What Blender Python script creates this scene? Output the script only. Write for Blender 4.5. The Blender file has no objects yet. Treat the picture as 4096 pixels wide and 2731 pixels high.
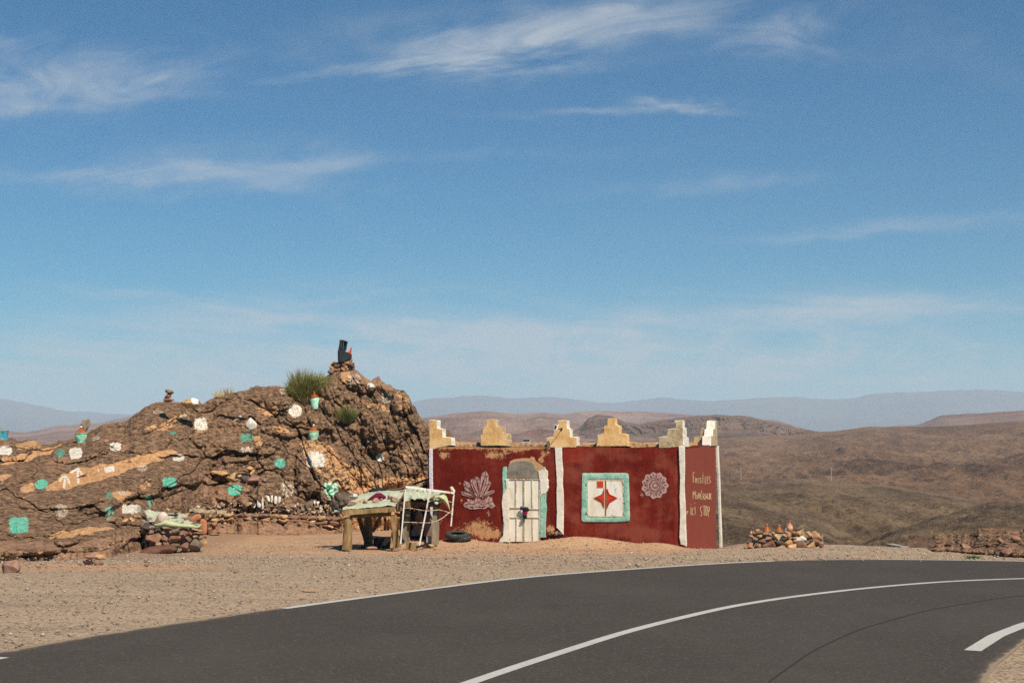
import bpy, bmesh, math, random
import numpy as np
from mathutils import Vector, Matrix

scene = bpy.context.scene
R = math.radians
# ------------------------------------------------------------------ camera
F = 5689.0            # focal length in photo pixels (50 mm on a 36 mm frame 4096 px wide)
CX, CY = 2048.0, 1365.5
CAMZ = 2.3
PITCH = math.atan((1830 - 1365.5) / F)
cam_d = bpy.data.cameras.new('camera')
cam = bpy.data.objects.new('camera', cam_d)
scene.collection.objects.link(cam)
cam.location = (0, 0, CAMZ)
cam.rotation_euler = (math.pi / 2 + PITCH, 0, 0)
cam_d.lens = 50.0
cam_d.sensor_width = 36.0
cam_d.clip_start = 0.1
cam_d.clip_end = 60000
scene.camera = cam
# ------------------------------------------------------------------ light
SUN_EL, SUN_AZ = 49.0, 31.0          # azimuth measured from the camera's back axis towards the right
scene.view_settings.view_transform = 'Standard'
scene.view_settings.look = 'None'
scene.view_settings.gamma = 1.0
scene.view_settings.exposure = 0.42
sv = Vector((math.sin(R(SUN_AZ)) * math.cos(R(SUN_EL)), -math.cos(R(SUN_AZ)) * math.cos(R(SUN_EL)), math.sin(R(SUN_EL))))
sd = bpy.data.lights.new('sun', 'SUN')
sd.energy = 5.0
sd.angle = R(0.53)
sd.color = (1.0, 0.885, 0.73)
sun = bpy.data.objects.new('sun', sd)
scene.collection.objects.link(sun)
sun.rotation_euler = sv.to_track_quat('Z', 'Y').to_euler()
sun.location = (20, -20, 60)

world = bpy.data.worlds.new('World')
scene.world = world
world.use_nodes = True


class NT:
    def __init__(s, tree):
        s.t = tree

    def n(s, ty, props=None, **inp):
        nd = s.t.nodes.new(ty)
        for k, v in (props or {}).items():
            setattr(nd, k, v)
        for k, v in inp.items():
            key = int(k[1:]) if k[0] == 'i' and k[1:].isdigit() else k.replace('_', ' ')
            s.put(nd.inputs[key], v)
        return nd

    def put(s, sock, v):
        if isinstance(v, bpy.types.NodeSocket):
            s.t.links.new(v, sock)
        elif v is not None:
            if sock.type == 'RGBA' and len(v) == 3:
                v = (*v, 1)
            sock.default_value = v

    def m(s, op, a, b=None, c=None, clamp=False):
        nd = s.t.nodes.new('ShaderNodeMath')
        nd.operation = op
        nd.use_clamp = clamp
        s.put(nd.inputs[0], a)
        if b is not None: s.put(nd.inputs[1], b)
        if c is not None: s.put(nd.inputs[2], c)
        return nd.outputs[0]

    def vm(s, op, a, b=None):
        nd = s.t.nodes.new('ShaderNodeVectorMath')
        nd.operation = op
        s.put(nd.inputs[0], a)
        if b is not None:
            if op == 'SCALE': s.put(nd.inputs['Scale'], b)
            else: s.put(nd.inputs[1], b)
        return nd.outputs[0]

    def noise(s, vec, scale, detail=4, rough=0.55, dist=0.0, color=False):
        nd = s.n('ShaderNodeTexNoise', Vector=vec, Scale=scale, Detail=detail, Roughness=rough, Distortion=dist)
        return nd.outputs['Color' if color else 'Fac']

    def voro(s, vec, scale, feature='F1', out='Distance', rnd=1.0):
        nd = s.t.nodes.new('ShaderNodeTexVoronoi')
        nd.feature = feature
        s.put(nd.inputs['Vector'], vec)
        nd.inputs['Scale'].default_value = scale
        nd.inputs['Randomness'].default_value = rnd
        return nd.outputs[out]

    def ramp(s, fac, stops, interp='LINEAR'):
        nd = s.t.nodes.new('ShaderNodeValToRGB')
        s.put(nd.inputs[0], fac)
        cr = nd.color_ramp
        cr.interpolation = interp
        while len(cr.elements) < len(stops): cr.elements.new(0.5)
        for e, (p, c) in zip(cr.elements, stops):
            e.position = p
            e.color = (*c, 1) if hasattr(c, '__len__') else (c, c, c, 1)
        return nd.outputs[0]

    def step(s, v, a, b):
        nd = s.t.nodes.new('ShaderNodeMapRange')
        nd.interpolation_type = 'SMOOTHSTEP'
        s.put(nd.inputs['Value'], v)
        s.put(nd.inputs['From Min'], a)
        s.put(nd.inputs['From Max'], b)
        return nd.outputs[0]

    def mix(s, f, a, b, bl='MIX'):
        nd = s.t.nodes.new('ShaderNodeMix')
        nd.data_type = 'RGBA'
        nd.blend_type = bl
        s.put(nd.inputs[0], f)
        s.put(nd.inputs[6], a)
        s.put(nd.inputs[7], b)
        return nd.outputs[2]

    def xyz(s, v):
        return s.n('ShaderNodeSeparateXYZ', Vector=v).outputs

    def comb(s, x, y, z):
        return s.n('ShaderNodeCombineXYZ', X=x, Y=y, Z=z).outputs[0]

    def hsv(s, col, h=0.5, sa=1.0, v=1.0):
        return s.n('ShaderNodeHueSaturation', Hue=h, Saturation=sa, Value=v, Color=col).outputs[0]

    def attr(s, name, out='Fac'):
        nd = s.t.nodes.new('ShaderNodeAttribute')
        nd.attribute_name = name
        return nd.outputs[out]


W = NT(world.node_tree)
bg = world.node_tree.nodes['Background']
sky = W.n('ShaderNodeTexSky')
sky.sky_type = 'NISHITA'
sky.sun_disc = False
sky.sun_elevation = R(SUN_EL)
sky.sun_rotation = R(180 - SUN_AZ)
sky.altitude = 1500
sky.air_density = 1.0
sky.dust_density = 0.6
sky.ozone_density = 2.2
bg.inputs[1].default_value = 0.088
# cirrus: streaks laid out by compass direction (u = x/y, v = z/y) and height above the horizon
gd = W.n('ShaderNodeTexCoord').outputs['Generated']
gx = W.xyz(gd)
ysafe = W.m('MAXIMUM', gx[1], 0.02)
u_ = W.m('DIVIDE', gx[0], ysafe)
v_ = W.m('DIVIDE', gx[2], ysafe)


def uv_of(px, py):
    xc, yc = (px - CX) / F, (CY - py) / F
    y = math.cos(PITCH) - yc * math.sin(PITCH)
    return xc / y, (math.sin(PITCH) + yc * math.cos(PITCH)) / y


def fibre(ang, sx, sy, det, seed, dist):
    ca, sa = math.cos(R(ang)), math.sin(R(ang))
    a = W.m('ADD', W.m('MULTIPLY', u_, ca), W.m('MULTIPLY', v_, sa))
    b = W.m('SUBTRACT', W.m('MULTIPLY', v_, ca), W.m('MULTIPLY', u_, sa))
    return W.noise(W.comb(W.m('MULTIPLY', a, sx), W.m('MULTIPLY', b, sy), seed), 1.0, det, 0.62, dist)


fib1 = fibre(9, 7, 42, 9, 3.1, 0.7)
fib2 = fibre(-4, 8, 60, 9, 7.7, 0.5)
puff = fibre(5, 16, 34, 10, 1.4, 1.2)
warpx = W.m('MULTIPLY', W.m('SUBTRACT', fibre(0, 9, 14, 5, 9.2, 0.0), 0.5), 0.085)
warpy = W.m('MULTIPLY', W.m('SUBTRACT', fibre(0, 9, 14, 5, 19.2, 0.0), 0.5), 0.040)
uw = W.m('ADD', u_, warpx)
vw = W.m('ADD', v_, warpy)
# (px, py, half length, half height, tilt, strength, fibre)
CL = [(1870, 205, 330, 90, 9, .85, 0), (2250, 110, 460, 100, 14, .60, 0), (1500, 120, 700, 90, 8, .16, 2), (700, 640, 600, 70, 4, .16, 2), (2600, 60, 380, 70, 10, .42, 0), (1750, 268, 700, 26, 3, .4, 0),
      (3120, 110, 230, 80, 14, .42, 2), (3010, 160, 480, 60, -8, .20, 2), (2700, 395, 170, 24, -9, .72, 1), (2420, 415, 450, 18, 2, .34, 1),
      (250, 330, 520, 110, 3, .62, 2), (620, 325, 240, 36, 9, .62, 0), (250, 415, 480, 32, 4, .45, 1), (60, 200, 330, 90, -14, .30, 2),
      (500, 705, 520, 30, 3, .62, 0), (850, 690, 280, 48, -14, .50, 1), (1230, 690, 240, 44, 12, .42, 0), (850, 755, 620, 26, 1, .20, 2), (1150, 640, 80, 60, -60, .12, 2),
      (2900, 745, 420, 42, 3, .28, 2), (3650, 905, 640, 34, 4, .36, 0), (3500, 935, 500, 22, 2, .22, 1), (500, 1185, 260, 20, -3, .24, 1),
      (1900, 620, 700, 30, 3, .12, 2), (700, 1310, 900, 95, 6, .65, 1), (2700, 1290, 1500, 90, 3, .60, 1), (3400, 1250, 900, 50, 3, .50, 0), (2100, 1400, 1800, 90, 1, .65, 2), (3000, 1500, 1600, 90, 1, .6, 2), (1300, 1480, 1400, 80, 1, .5, 1), (1300, 1300, 500, 24, -4, .34, 0), (1700, 1450, 1900, 90, 2, .24, 1),
      (3500, 1430, 900, 60, 2, .16, 1), (1450, 900, 500, 40, -35, .06, 2), (3900, 200, 400, 120, -20, .10, 2)]
cover = None
for (px, py, hx, hy, ang, st, fk) in CL:
    cu, cv = uv_of(px, py)
    ca, sa = math.cos(R(ang)), math.sin(R(ang))
    du = W.m('SUBTRACT', uw, cu)
    dv = W.m('SUBTRACT', vw, cv)
    a = W.m('ADD', W.m('MULTIPLY', du, ca), W.m('MULTIPLY', dv, sa))
    b = W.m('SUBTRACT', W.m('MULTIPLY', dv, ca), W.m('MULTIPLY', du, sa))
    qa = W.m('POWER', W.m('ABSOLUTE', W.m('DIVIDE', a, hx / F * 1.15)), 2.0)
    qb = W.m('POWER', W.m('ABSOLUTE', W.m('DIVIDE', b, hy / F * 1.15)), 2.0)
    g = W.m('EXPONENT', W.m('MULTIPLY', W.m('ADD', qa, qb), -0.9))
    fb = (fib1, fib2, puff)[fk]
    w = W.m('MULTIPLY', W.m('MULTIPLY', g, st), W.step(W.m('ADD', fb, W.m('MULTIPLY', g, 0.20)), 0.40, 0.92))
    cover = w if cover is None else W.m('ADD', cover, w)
vv = W.m('DIVIDE', v_, 0.062)
veil = W.m('MULTIPLY', W.m('EXPONENT', W.m('MULTIPLY', W.m('MULTIPLY', vv, vv), -1.0)), 0.62)
cover = W.m('ADD', cover, veil)
cover = W.m('MINIMUM', cover, 0.9)
cover = W.m('MULTIPLY', cover, W.step(gx[1], 0.02, 0.2))
skyc = W.mix(1.0, W.n('ShaderNodeHueSaturation', Hue=0.482, Saturation=1.55, Value=0.82, Color=sky.outputs[0]).outputs[0], (0.10, 0.72, 0.84), 'MULTIPLY')
wmix = W.mix(W.m('MULTIPLY', cover, 0.80), skyc, (4.7, 5.05, 5.35))
world.node_tree.links.new(wmix, bg.inputs[0])

scene.cycles.use_denoising = False
scene.cycles.use_adaptive_sampling = False
scene.cycles.sample_clamp_indirect = 2.0
scene.cycles.sample_clamp_direct = 8.0
scene.cycles.volume_bounces = 1
scene.cycles.max_bounces = 6
scene.cycles.diffuse_bounces = 3
scene.cycles.transparent_max_bounces = 8


# ------------------------------------------------------------------ picture ray -> world
FW = np.array([0, math.cos(PITCH), math.sin(PITCH)])
UP = np.array([0, -math.sin(PITCH), math.cos(PITCH)])
CAM = np.array([0, 0, CAMZ])


def rays(px, py):
    px = np.asarray(px, float); py = np.asarray(py, float)
    xc = (px - CX) / F; yc = (CY - py) / F
    d = np.stack([xc, FW[1] + yc * UP[1], FW[2] + yc * UP[2]], -1)
    return d / d[..., 1:2]


def P(px, py, D):
    """world point seen at photo pixel (px, py) at distance D along +Y"""
    d = rays(px, py)
    return CAM + d * np.asarray(D, float)[..., None]


# ------------------------------------------------------------------ numpy noise
def _h(ix, iy, iz, seed):
    n = (ix.astype(np.int64) * 374761393 + iy.astype(np.int64) * 668265263 + iz.astype(np.int64) * 2147483647 + seed * 144665) & 0xffffffff
    n = ((n ^ (n >> 13)) * 1274126177) & 0xffffffff
    n = ((n ^ (n >> 16)) * 2246822519) & 0xffffffff
    return ((n ^ (n >> 15)) & 0xffffff) / float(0xffffff)


def vn(x, y, z=0.0, seed=0):
    x, y, z = np.broadcast_arrays(np.asarray(x, float), y, z)
    ix, iy, iz = np.floor(x), np.floor(y), np.floor(z)
    fx, fy, fz = x - ix, y - iy, z - iz
    ix, iy, iz = ix.astype(int), iy.astype(int), iz.astype(int)
    s = lambda t: t * t * t * (t * (t * 6 - 15) + 10)
    fx, fy, fz = s(fx), s(fy), s(fz)
    r = 0
    for a in (0, 1):
        for b in (0, 1):
            for c in (0, 1):
                w = (fx if a else 1 - fx) * (fy if b else 1 - fy) * (fz if c else 1 - fz)
                r = r + w * _h(ix + a, iy + b, iz + c, seed)
    return r * 2 - 1


def fbm(x, y, z=0.0, seed=0, octv=5, gain=0.5, lac=2.03):
    a, s, t = 1.0, 0.0, 0.0
    for o in range(octv):
        s = s + a * vn(np.asarray(x) * lac ** o, np.asarray(y) * lac ** o, np.asarray(z) * lac ** o, seed + o * 17)
        t += a
        a *= gain
    return s / t * 1.6


def ridged(x, y, z=0.0, seed=0, octv=4, gain=0.55):
    a, s, t = 1.0, 0.0, 0.0
    for o in range(octv):
        s = s + a * (1 - 2 * np.abs(vn(np.asarray(x) * 2.03 ** o, np.asarray(y) * 2.03 ** o, np.asarray(z) * 2.03 ** o, seed + o * 31)))
        t += a
        a *= gain
    return s / t


def cells(x, y, seed=0):
    """F1, F2, random id of the nearest cell, in 2-D"""
    x = np.asarray(x, float); y = np.asarray(y, float)
    ix, iy = np.floor(x).astype(int), np.floor(y).astype(int)
    f1 = np.full(x.shape, 9.0); f2 = np.full(x.shape, 9.0); rid = np.zeros(x.shape)
    z0 = np.zeros(x.shape, int)
    for a in (-1, 0, 1):
        for b in (-1, 0, 1):
            cx, cy = ix + a, iy + b
            dx = cx + 0.1 + 0.8 * _h(cx, cy, z0, seed) - x
            dy = cy + 0.1 + 0.8 * _h(cx, cy, z0 + 1, seed) - y
            d = np.sqrt(dx * dx + dy * dy)
            idv = _h(cx, cy, z0 + 2, seed)
            n1 = d < f1
            f2 = np.where(n1, f1, np.minimum(f2, d))
            rid = np.where(n1, idv, rid)
            f1 = np.where(n1, d, f1)
    return f1, f2, rid


def sstep(a, b, x):
    t = np.clip((np.asarray(x, float) - a) / (b - a), 0, 1)
    return t * t * (3 - 2 * t)


# ------------------------------------------------------------------ objects
ORG = {}


def tag(o, label=None, cat=None, group=None, kind=None):
    if label: o['label'] = label
    if cat: o['category'] = cat
    if group: o['group'] = group
    if kind: o['kind'] = kind
    return o


def obj(name, verts, faces, mat=None, parent=None, origin=None, smooth=False, attrs=None, mats=None, fmat=None):
    v = np.asarray(verts, float).reshape(-1, 3)
    me = bpy.data.meshes.new(name)
    if parent is not None:
        org = ORG[parent.name]
    elif origin is not None:
        org = np.asarray(origin, float)
    else:
        lo, hi = v.min(0), v.max(0)
        org = np.array([(lo[0] + hi[0]) / 2, (lo[1] + hi[1]) / 2, lo[2]])
    lv = v - org
    if isinstance(faces, np.ndarray):
        nf, k = faces.shape
        me.vertices.add(len(lv)); me.vertices.foreach_set('co', lv.astype(np.float32).ravel())
        me.loops.add(nf * k); me.loops.foreach_set('vertex_index', faces.astype(np.int32).ravel())
        me.polygons.add(nf)
        me.polygons.foreach_set('loop_start', np.arange(0, nf * k, k, dtype=np.int32))
        me.update(calc_edges=True)
        me.validate()
    else:
        me.from_pydata([tuple(p) for p in lv], [], [tuple(int(i) for i in f) for f in faces])
    for an, av in (attrs or {}).items():
        at = me.attributes.new(an, 'FLOAT', 'POINT')
        at.data.foreach_set('value', np.asarray(av, np.float32).ravel())
    if mats:
        for mm in mats: me.materials.append(mm)
        if fmat is not None: me.polygons.foreach_set('material_index', np.asarray(fmat, np.int32))
    elif mat: me.materials.append(mat)
    if smooth: me.polygons.foreach_set('use_smooth', np.ones(len(me.polygons), bool))
    me.update()
    o = bpy.data.objects.new(name, me)
    scene.collection.objects.link(o)
    if parent is not None:
        o.parent = parent
    else:
        o.location = org
    ORG[o.name] = org
    return o


def thing(name, loc, label, cat, group=None):
    e = bpy.data.objects.new(name, None)
    e.empty_display_size = 0.2
    scene.collection.objects.link(e)
    e.location = loc
    ORG[e.name] = np.asarray(loc, float)
    tag(e, label, cat, group)
    return e


def gridf(nr, nc):
    i = np.arange(nr - 1)[:, None] * nc + np.arange(nc - 1)[None, :]
    i = i.ravel()
    return np.stack([i, i + 1, i + nc + 1, i + nc], -1)


class MB:
    """collects simple solids into one mesh"""
    def __init__(s): s.v = []; s.f = []

    def add(s, v, f):
        o = len(s.v)
        s.v.extend([tuple(map(float, p)) for p in v])
        s.f.extend([tuple(i + o for i in q) for q in f])

    def box(s, c, size, rot=None, jit=0.0, rnd=None):
        c = Vector(c)
        M = rot if rot is not None else Matrix.Identity(3)
        vs = []
        for z in (-.5, .5):
            for (x, y) in ((-.5, -.5), (.5, -.5), (.5, .5), (-.5, .5)):
                p = Vector((x * size[0], y * size[1], z * size[2]))
                if jit: p += Vector([(rnd or random).uniform(-jit, jit) for _ in range(3)])
                vs.append(c + M @ p)
        s.add(vs, [(3, 2, 1, 0), (4, 5, 6, 7), (0, 1, 5, 4), (1, 2, 6, 5), (2, 3, 7, 6), (3, 0, 4, 7)])
        return s

    def beam(s, a, b, w, h, w2=None, h2=None, roll=0.0, seg=1, wob=0.0, rnd=None, bow=0.0):
        """rectangular bar from a to b"""
        a, b = Vector(a), Vector(b)
        d = (b - a).normalized()
        ref = Vector((0, 0, 1)) if abs(d.z) < 0.8 else Vector((0, 1, 0))
        x = d.cross(ref).normalized(); y = x.cross(d).normalized()
        q = Matrix.Rotation(roll, 3, d)
        x, y = q @ x, q @ y
        w2 = w if w2 is None else w2; h2 = h if h2 is None else h2
        vs = []
        for i in range(seg + 1):
            t = i / seg
            c = a.lerp(b, t) + y * bow * math.sin(math.pi * t)
            ww, hh = w + (w2 - w) * t, h + (h2 - h) * t
            r = rnd or random
            for sx, sy in ((-1, -1), (1, -1), (1, 1), (-1, 1)):
                vs.append(c + x * (sx * ww / 2 + r.uniform(-wob, wob)) + y * (sy * hh / 2 + r.uniform(-wob, wob)))
        fs = [(3, 2, 1, 0)]
        for i in range(seg):
            o = i * 4
            for k in range(4):
                fs.append((o + k, o + (k + 1) % 4, o + 4 + (k + 1) % 4, o + 4 + k))
        o = seg * 4
        fs.append((o, o + 1, o + 2, o + 3))
        s.add(vs, fs)
        return s

    def tube(s, pts, rad, n=8, wob=0.0, seed=0, cap=True):
        pts = [Vector(p) for p in pts]
        rads = rad if hasattr(rad, '__len__') else [rad] * len(pts)
        rnd = random.Random(seed)
        vs = []; px = None
        for i, p in enumerate(pts):
            d = (pts[min(i + 1, len(pts) - 1)] - pts[max(i - 1, 0)]).normalized()
            if px is None:
                ref = Vector((0, 0, 1)) if abs(d.z) < 0.8 else Vector((0, 1, 0))
                px = d.cross(ref).normalized()
            else:
                px = (px - d * px.dot(d)).normalized()
            py = d.cross(px)
            for k in range(n):
                a = 2 * math.pi * k / n
                r = rads[i] * (1 + rnd.uniform(-wob, wob))
                vs.append(p + px * math.cos(a) * r + py * math.sin(a) * r)
        fs = []
        for i in range(len(pts) - 1):
            for k in range(n):
                fs.append((i * n + k, i * n + (k + 1) % n, (i + 1) * n + (k + 1) % n, (i + 1) * n + k))
        if cap:
            fs.append(tuple(range(n - 1, -1, -1)))
            o = (len(pts) - 1) * n
            fs.append(tuple(range(o, o + n)))
        s.add(vs, fs)
        return s

    def lathe(s, base, prof, n=24, tilt=None, close=False):
        """prof: list of (radius, height)"""
        M = tilt if tilt is not None else Matrix.Identity(3)
        b = Vector(base)
        vs = []
        for (r, h) in prof:
            for k in range(n):
                a = 2 * math.pi * k / n
                vs.append(b + M @ Vector((r * math.cos(a), r * math.sin(a), h)))
        fs = []
        for i in range(len(prof) - 1):
            for k in range(n):
                fs.append((i * n + k, i * n + (k + 1) % n, (i + 1) * n + (k + 1) % n, (i + 1) * n + k))
        fs.append(tuple(range(n - 1, -1, -1)))
        o = (len(prof) - 1) * n
        fs.append(tuple(range(o, o + n)))
        s.add(vs, fs)
        return s

    def build(s, name, mat, parent=None, **k):
        return obj(name, s.v, s.f, mat, parent, **k)


# ------------------------------------------------------------------ materials
def M(name):
    m = bpy.data.materials.new(name)
    m.use_nodes = True
    t = NT(m.node_tree)
    t.mat = m
    t.b = m.node_tree.nodes['Principled BSDF']
    t.b.inputs['Roughness'].default_value = 0.9
    t.b.inputs['Specular IOR Level'].default_value = 0.10
    return t


def fin(t, col, rough=None, bump=None, bs=0.3, bd=0.02, metal=None):
    t.put(t.b.inputs['Base Color'], col)
    if rough is not None: t.put(t.b.inputs['Roughness'], rough)
    if metal is not None: t.b.inputs['Metallic'].default_value = metal
    if bump is not None:
        b = t.n('ShaderNodeBump', Strength=bs, Distance=bd, Height=bump)
        t.t.links.new(b.outputs[0], t.b.inputs['Normal'])
    return t.mat


def wpos(t): return t.t.nodes.new('ShaderNodeNewGeometry').outputs['Position']


def opos(t, rnd=True):
    o = t.n('ShaderNodeTexCoord').outputs['Object']
    if rnd:
        r = t.n('ShaderNodeObjectInfo').outputs['Random']
        return t.vm('ADD', o, t.comb(t.m('MULTIPLY', r, 31.0), t.m('MULTIPLY', r, 57.0), t.m('MULTIPLY', r, 13.0)))
    return o


# ------------------------------------------------------------------ ground height
def gz(x, y):
    x = np.asarray(x, float); y = np.asarray(y, float)
    z = -0.38 * sstep(27, 42, y)
    # plateau edge on the right, the land falls away behind it
    ye = 44.5 - 0.9 * np.maximum(x - 10.5, 0)
    ye = np.where(x < 5.0, 47.5, ye)
    z = z - 0.066 * np.clip(y - 42.2, 0, 6.5) * sstep(4.2, 5.4, x) * (1 - sstep(6.8, 7.6, x))
    ye = ye + 4.6 * sstep(4.2, 5.4, x) * (1 - sstep(6.8, 7.6, x))
    drop = np.maximum(y - ye, 0)
    z = z - np.minimum(0.10 * drop + 0.02 * drop ** 2, 0.34 * drop) * sstep(3.0, 5.5, x)
    z = z - np.minimum(0.3 * np.maximum(y - 66, 0), 30) * (1 - sstep(3.0, 5.5, x))
    # sand heap along the front wall
    z = z + 0.30 * np.exp(-((x - 2.2) / 1.5) ** 2) * np.exp(-((y - (43.6 - 0.26 * (x - 2.2))) / 0.55) ** 2)
    z = z + 0.14 * np.exp(-((x - 4.4) / 0.7) ** 2) * np.exp(-((y - 42.6) / 0.5) ** 2)
    z = z + 0.22 * np.exp(-((x + 1.65) / 0.9) ** 2) * np.exp(-((y - 44.2) / 0.8) ** 2)
    z = z + 0.16 * np.exp(-((x + 2.9) / 0.55) ** 2) * np.exp(-((y - 43.6) / 0.6) ** 2)
    # gentle rise to the foot of the outcrop on the left
    z = z + 0.10 * sstep(-9, -12.5, x) * sstep(34, 38, y)
    rough = sstep(24, 34, y) + 0.0 * x
    z = z + rough * (0.022 * fbm(x * 0.5, y * 0.5, 0, 5, 3) + 0.012 * fbm(x * 2.1, y * 2.1, 0, 9, 3))
    return z


def gD(px, py):
    """distance at which the ray through a pixel meets the ground"""
    d = rays(px, py)
    D = np.full(np.shape(px), 30.0) if np.ndim(px) else 30.0
    for _ in range(40):
        p = CAM + d * (np.asarray(D)[..., None])
        D = 0.5 * D + 0.5 * (gz(p[..., 0], p[..., 1]) - CAMZ) / d[..., 2]
    return D


def G(px, py):
    return P(px, py, gD(px, py))
# =================================================================== ground, road
def mat_ground():
    t = M('gravel_ground')
    p = wpos(t)
    n1 = t.noise(p, 0.35, 5, 0.6)
    n2 = t.noise(p, 9, 8, 0.8)
    v = t.voro(p, 13)
    vc = t.voro(p, 13, out='Color')
    v2 = t.voro(p, 55)
    sandn = t.m('ADD', t.attr('sand'), t.m('MULTIPLY', t.m('SUBTRACT', n1, 0.5), 0.9))
    sandn = t.m('ADD', sandn, t.m('MULTIPLY', t.m('SUBTRACT', n2, 0.5), 0.7))
    sm = t.step(sandn, 0.35, 0.75)
    g = t.ramp(n2, [(0.33, (0.13, 0.090, 0.060)), (0.5, (0.33, 0.245, 0.165)), (0.66, (0.52, 0.40, 0.28))])
    peb = t.ramp(t.xyz(vc)[0], [(0.0, (0.10, 0.085, 0.08)), (0.3, (0.23, 0.15, 0.11)), (0.55, (0.34, 0.26, 0.19)), (0.8, (0.20, 0.165, 0.15)), (1.0, (0.50, 0.44, 0.37))])
    g = t.mix(t.step(v, 0.42, 0.25), g, peb)
    s = t.ramp(n2, [(0.25, (0.30, 0.165, 0.088)), (0.55, (0.44, 0.262, 0.150)), (0.85, (0.54, 0.36, 0.225))])
    s = t.mix(t.m('MULTIPLY', t.step(v2, 0.3, 0.15), 0.45), s, peb)
    c = t.mix(t.m('MULTIPLY', sm, 0.85), g, s)
    st = t.noise(t.vm('MULTIPLY', p, (0.22, 1.3, 1)), 1.0, 6, 0.65)
    c = t.mix(t.m('MULTIPLY', t.step(st, 0.48, 0.66), 0.35), c, (0.43, 0.32, 0.21))
    c = t.mix(t.m('MULTIPLY', t.step(st, 0.46, 0.32), 0.35), c, (0.17, 0.125, 0.09))
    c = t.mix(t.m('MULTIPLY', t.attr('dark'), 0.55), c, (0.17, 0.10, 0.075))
    h = t.m('ADD', t.m('MULTIPLY', t.step(v, 0.5, 0.1), 0.7), n2)
    return fin(t, c, 0.95, h, 0.9, 0.03)


def mat_asphalt():
    t = M('asphalt')
    p = wpos(t)
    n = t.noise(p, 26, 6, 0.8)
    n1 = t.noise(t.vm('MULTIPLY', p, (0.5, 0.25, 1)), 0.9, 4, 0.6)
    v = t.voro(p, 38, out='Color')
    c = t.ramp(n, [(0.32, (0.036, 0.030, 0.025)), (0.5, (0.054, 0.046, 0.039)), (0.70, (0.082, 0.070, 0.059))])
    c = t.mix(t.m('MULTIPLY', t.step(t.xyz(v)[0], 0.93, 1.0), 0.4), c, (0.18, 0.155, 0.13))
    c = t.mix(t.m('MULTIPLY', t.step(n1, 0.40, 0.70), 0.35), c, (0.080, 0.070, 0.060))
    n4 = t.noise(t.vm('MULTIPLY', p, (1, 1, 1)), 0.35, 5, 0.7)
    c = t.mix(t.m('MULTIPLY', t.step(n4, 0.55, 0.75), 0.35), c, (0.036, 0.031, 0.027))
    e = t.m('ADD', t.attr('edge'), t.m('MULTIPLY', t.m('SUBTRACT', t.noise(p, 3.5, 6, 0.75), 0.5), 1.1))
    c = t.mix(t.m('MULTIPLY', t.step(e, 0.42, 0.62), 0.9), c, (0.27, 0.205, 0.145))
    c = t.mix(t.m('MULTIPLY', t.step(e, 0.15, 0.5), 0.25), c, (0.20, 0.155, 0.11))
    return fin(t, c, 0.82, n, 0.5, 0.008)


def mat_line():
    t = M('road_paint')
    p = wpos(t)
    n = t.noise(p, 40, 5, 0.7)
    n2 = t.noise(p, 2.0, 4, 0.7)
    w = t.m('ADD', n, t.m('MULTIPLY', n2, 0.5))
    c = t.ramp(w, [(0.42, (0.18, 0.165, 0.15)), (0.56, (0.32, 0.315, 0.29)), (0.8, (0.43, 0.43, 0.40))])
    return fin(t, c, 0.7, n, 0.3, 0.005)


az = np.concatenate([np.linspace(-75, -24, 60)[:-1], np.linspace(-24, 24, 760), np.linspace(24, 75, 60)[1:]])
rr = np.concatenate([np.geomspace(1.5, 24, 60)[:-1], np.geomspace(24, 54, 300), np.geomspace(54, 130, 60)[1:]])
A, RR = np.meshgrid(np.radians(az), rr)
gxv = np.tan(np.clip(A, -1.3, 1.3)) * RR
gyv = RR
gzv = gz(gxv, gyv)
sand = np.maximum.reduce([
    sstep(39.6, 41.6, gyv + 0.5 * fbm(gxv * 0.7, gyv * 0.3, 0, 3, 3)) * (1 - sstep(47, 50, gyv)) * sstep(-5.6, -3.5, gxv) * (1 - sstep(4.8, 6.2, gxv)),
    0.68 * sstep(36, 40, gyv + 1.2 * fbm(gxv * 0.3, gyv * 0.2, 0, 33, 3)) * (gxv < 5),
    0.85 * np.exp(-((gyv - 40.6 - 0.05 * gxv) / 0.9) ** 2) * (gxv < -3.5),
    0.9 * np.exp(-((gyv - 31.5) / 2.2) ** 2) * sstep(-5.0, -7.5, gxv),
    0.5 * np.exp(-((gyv - 42.5) / 1.0) ** 2) * sstep(6.5, 8, gxv) * (1 - sstep(9.5, 11, gxv))])
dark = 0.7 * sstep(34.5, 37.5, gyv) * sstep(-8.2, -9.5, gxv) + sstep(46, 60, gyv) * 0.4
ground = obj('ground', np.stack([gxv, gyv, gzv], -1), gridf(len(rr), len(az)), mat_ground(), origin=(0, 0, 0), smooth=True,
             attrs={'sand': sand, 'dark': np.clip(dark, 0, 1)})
tag(ground, 'pale stony gravel lot with orange sand', kind='structure')


def plane0(px, py):
    d = rays(px, py)
    D = (0.0 - CAMZ) / d[..., 2]
    return (CAM + d * D[..., None])[:, :2]


def resample(pts, n):
    pts = np.asarray(pts, float)
    s = np.r_[0, np.cumsum(np.linalg.norm(np.diff(pts, axis=0), axis=1))]
    t = np.linspace(0, s[-1], n)
    # smooth cubic-ish: cosine windows over linear interpolation
    q = np.stack([np.interp(t, s, pts[:, k]) for k in range(2)], -1)
    return q


def smooth_curve(pts, n=160, it=40):
    q = resample(pts, n)
    for _ in range(it):
        q[1:-1] = 0.25 * q[:-2] + 0.5 * q[1:-1] + 0.25 * q[2:]
    return q


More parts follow.
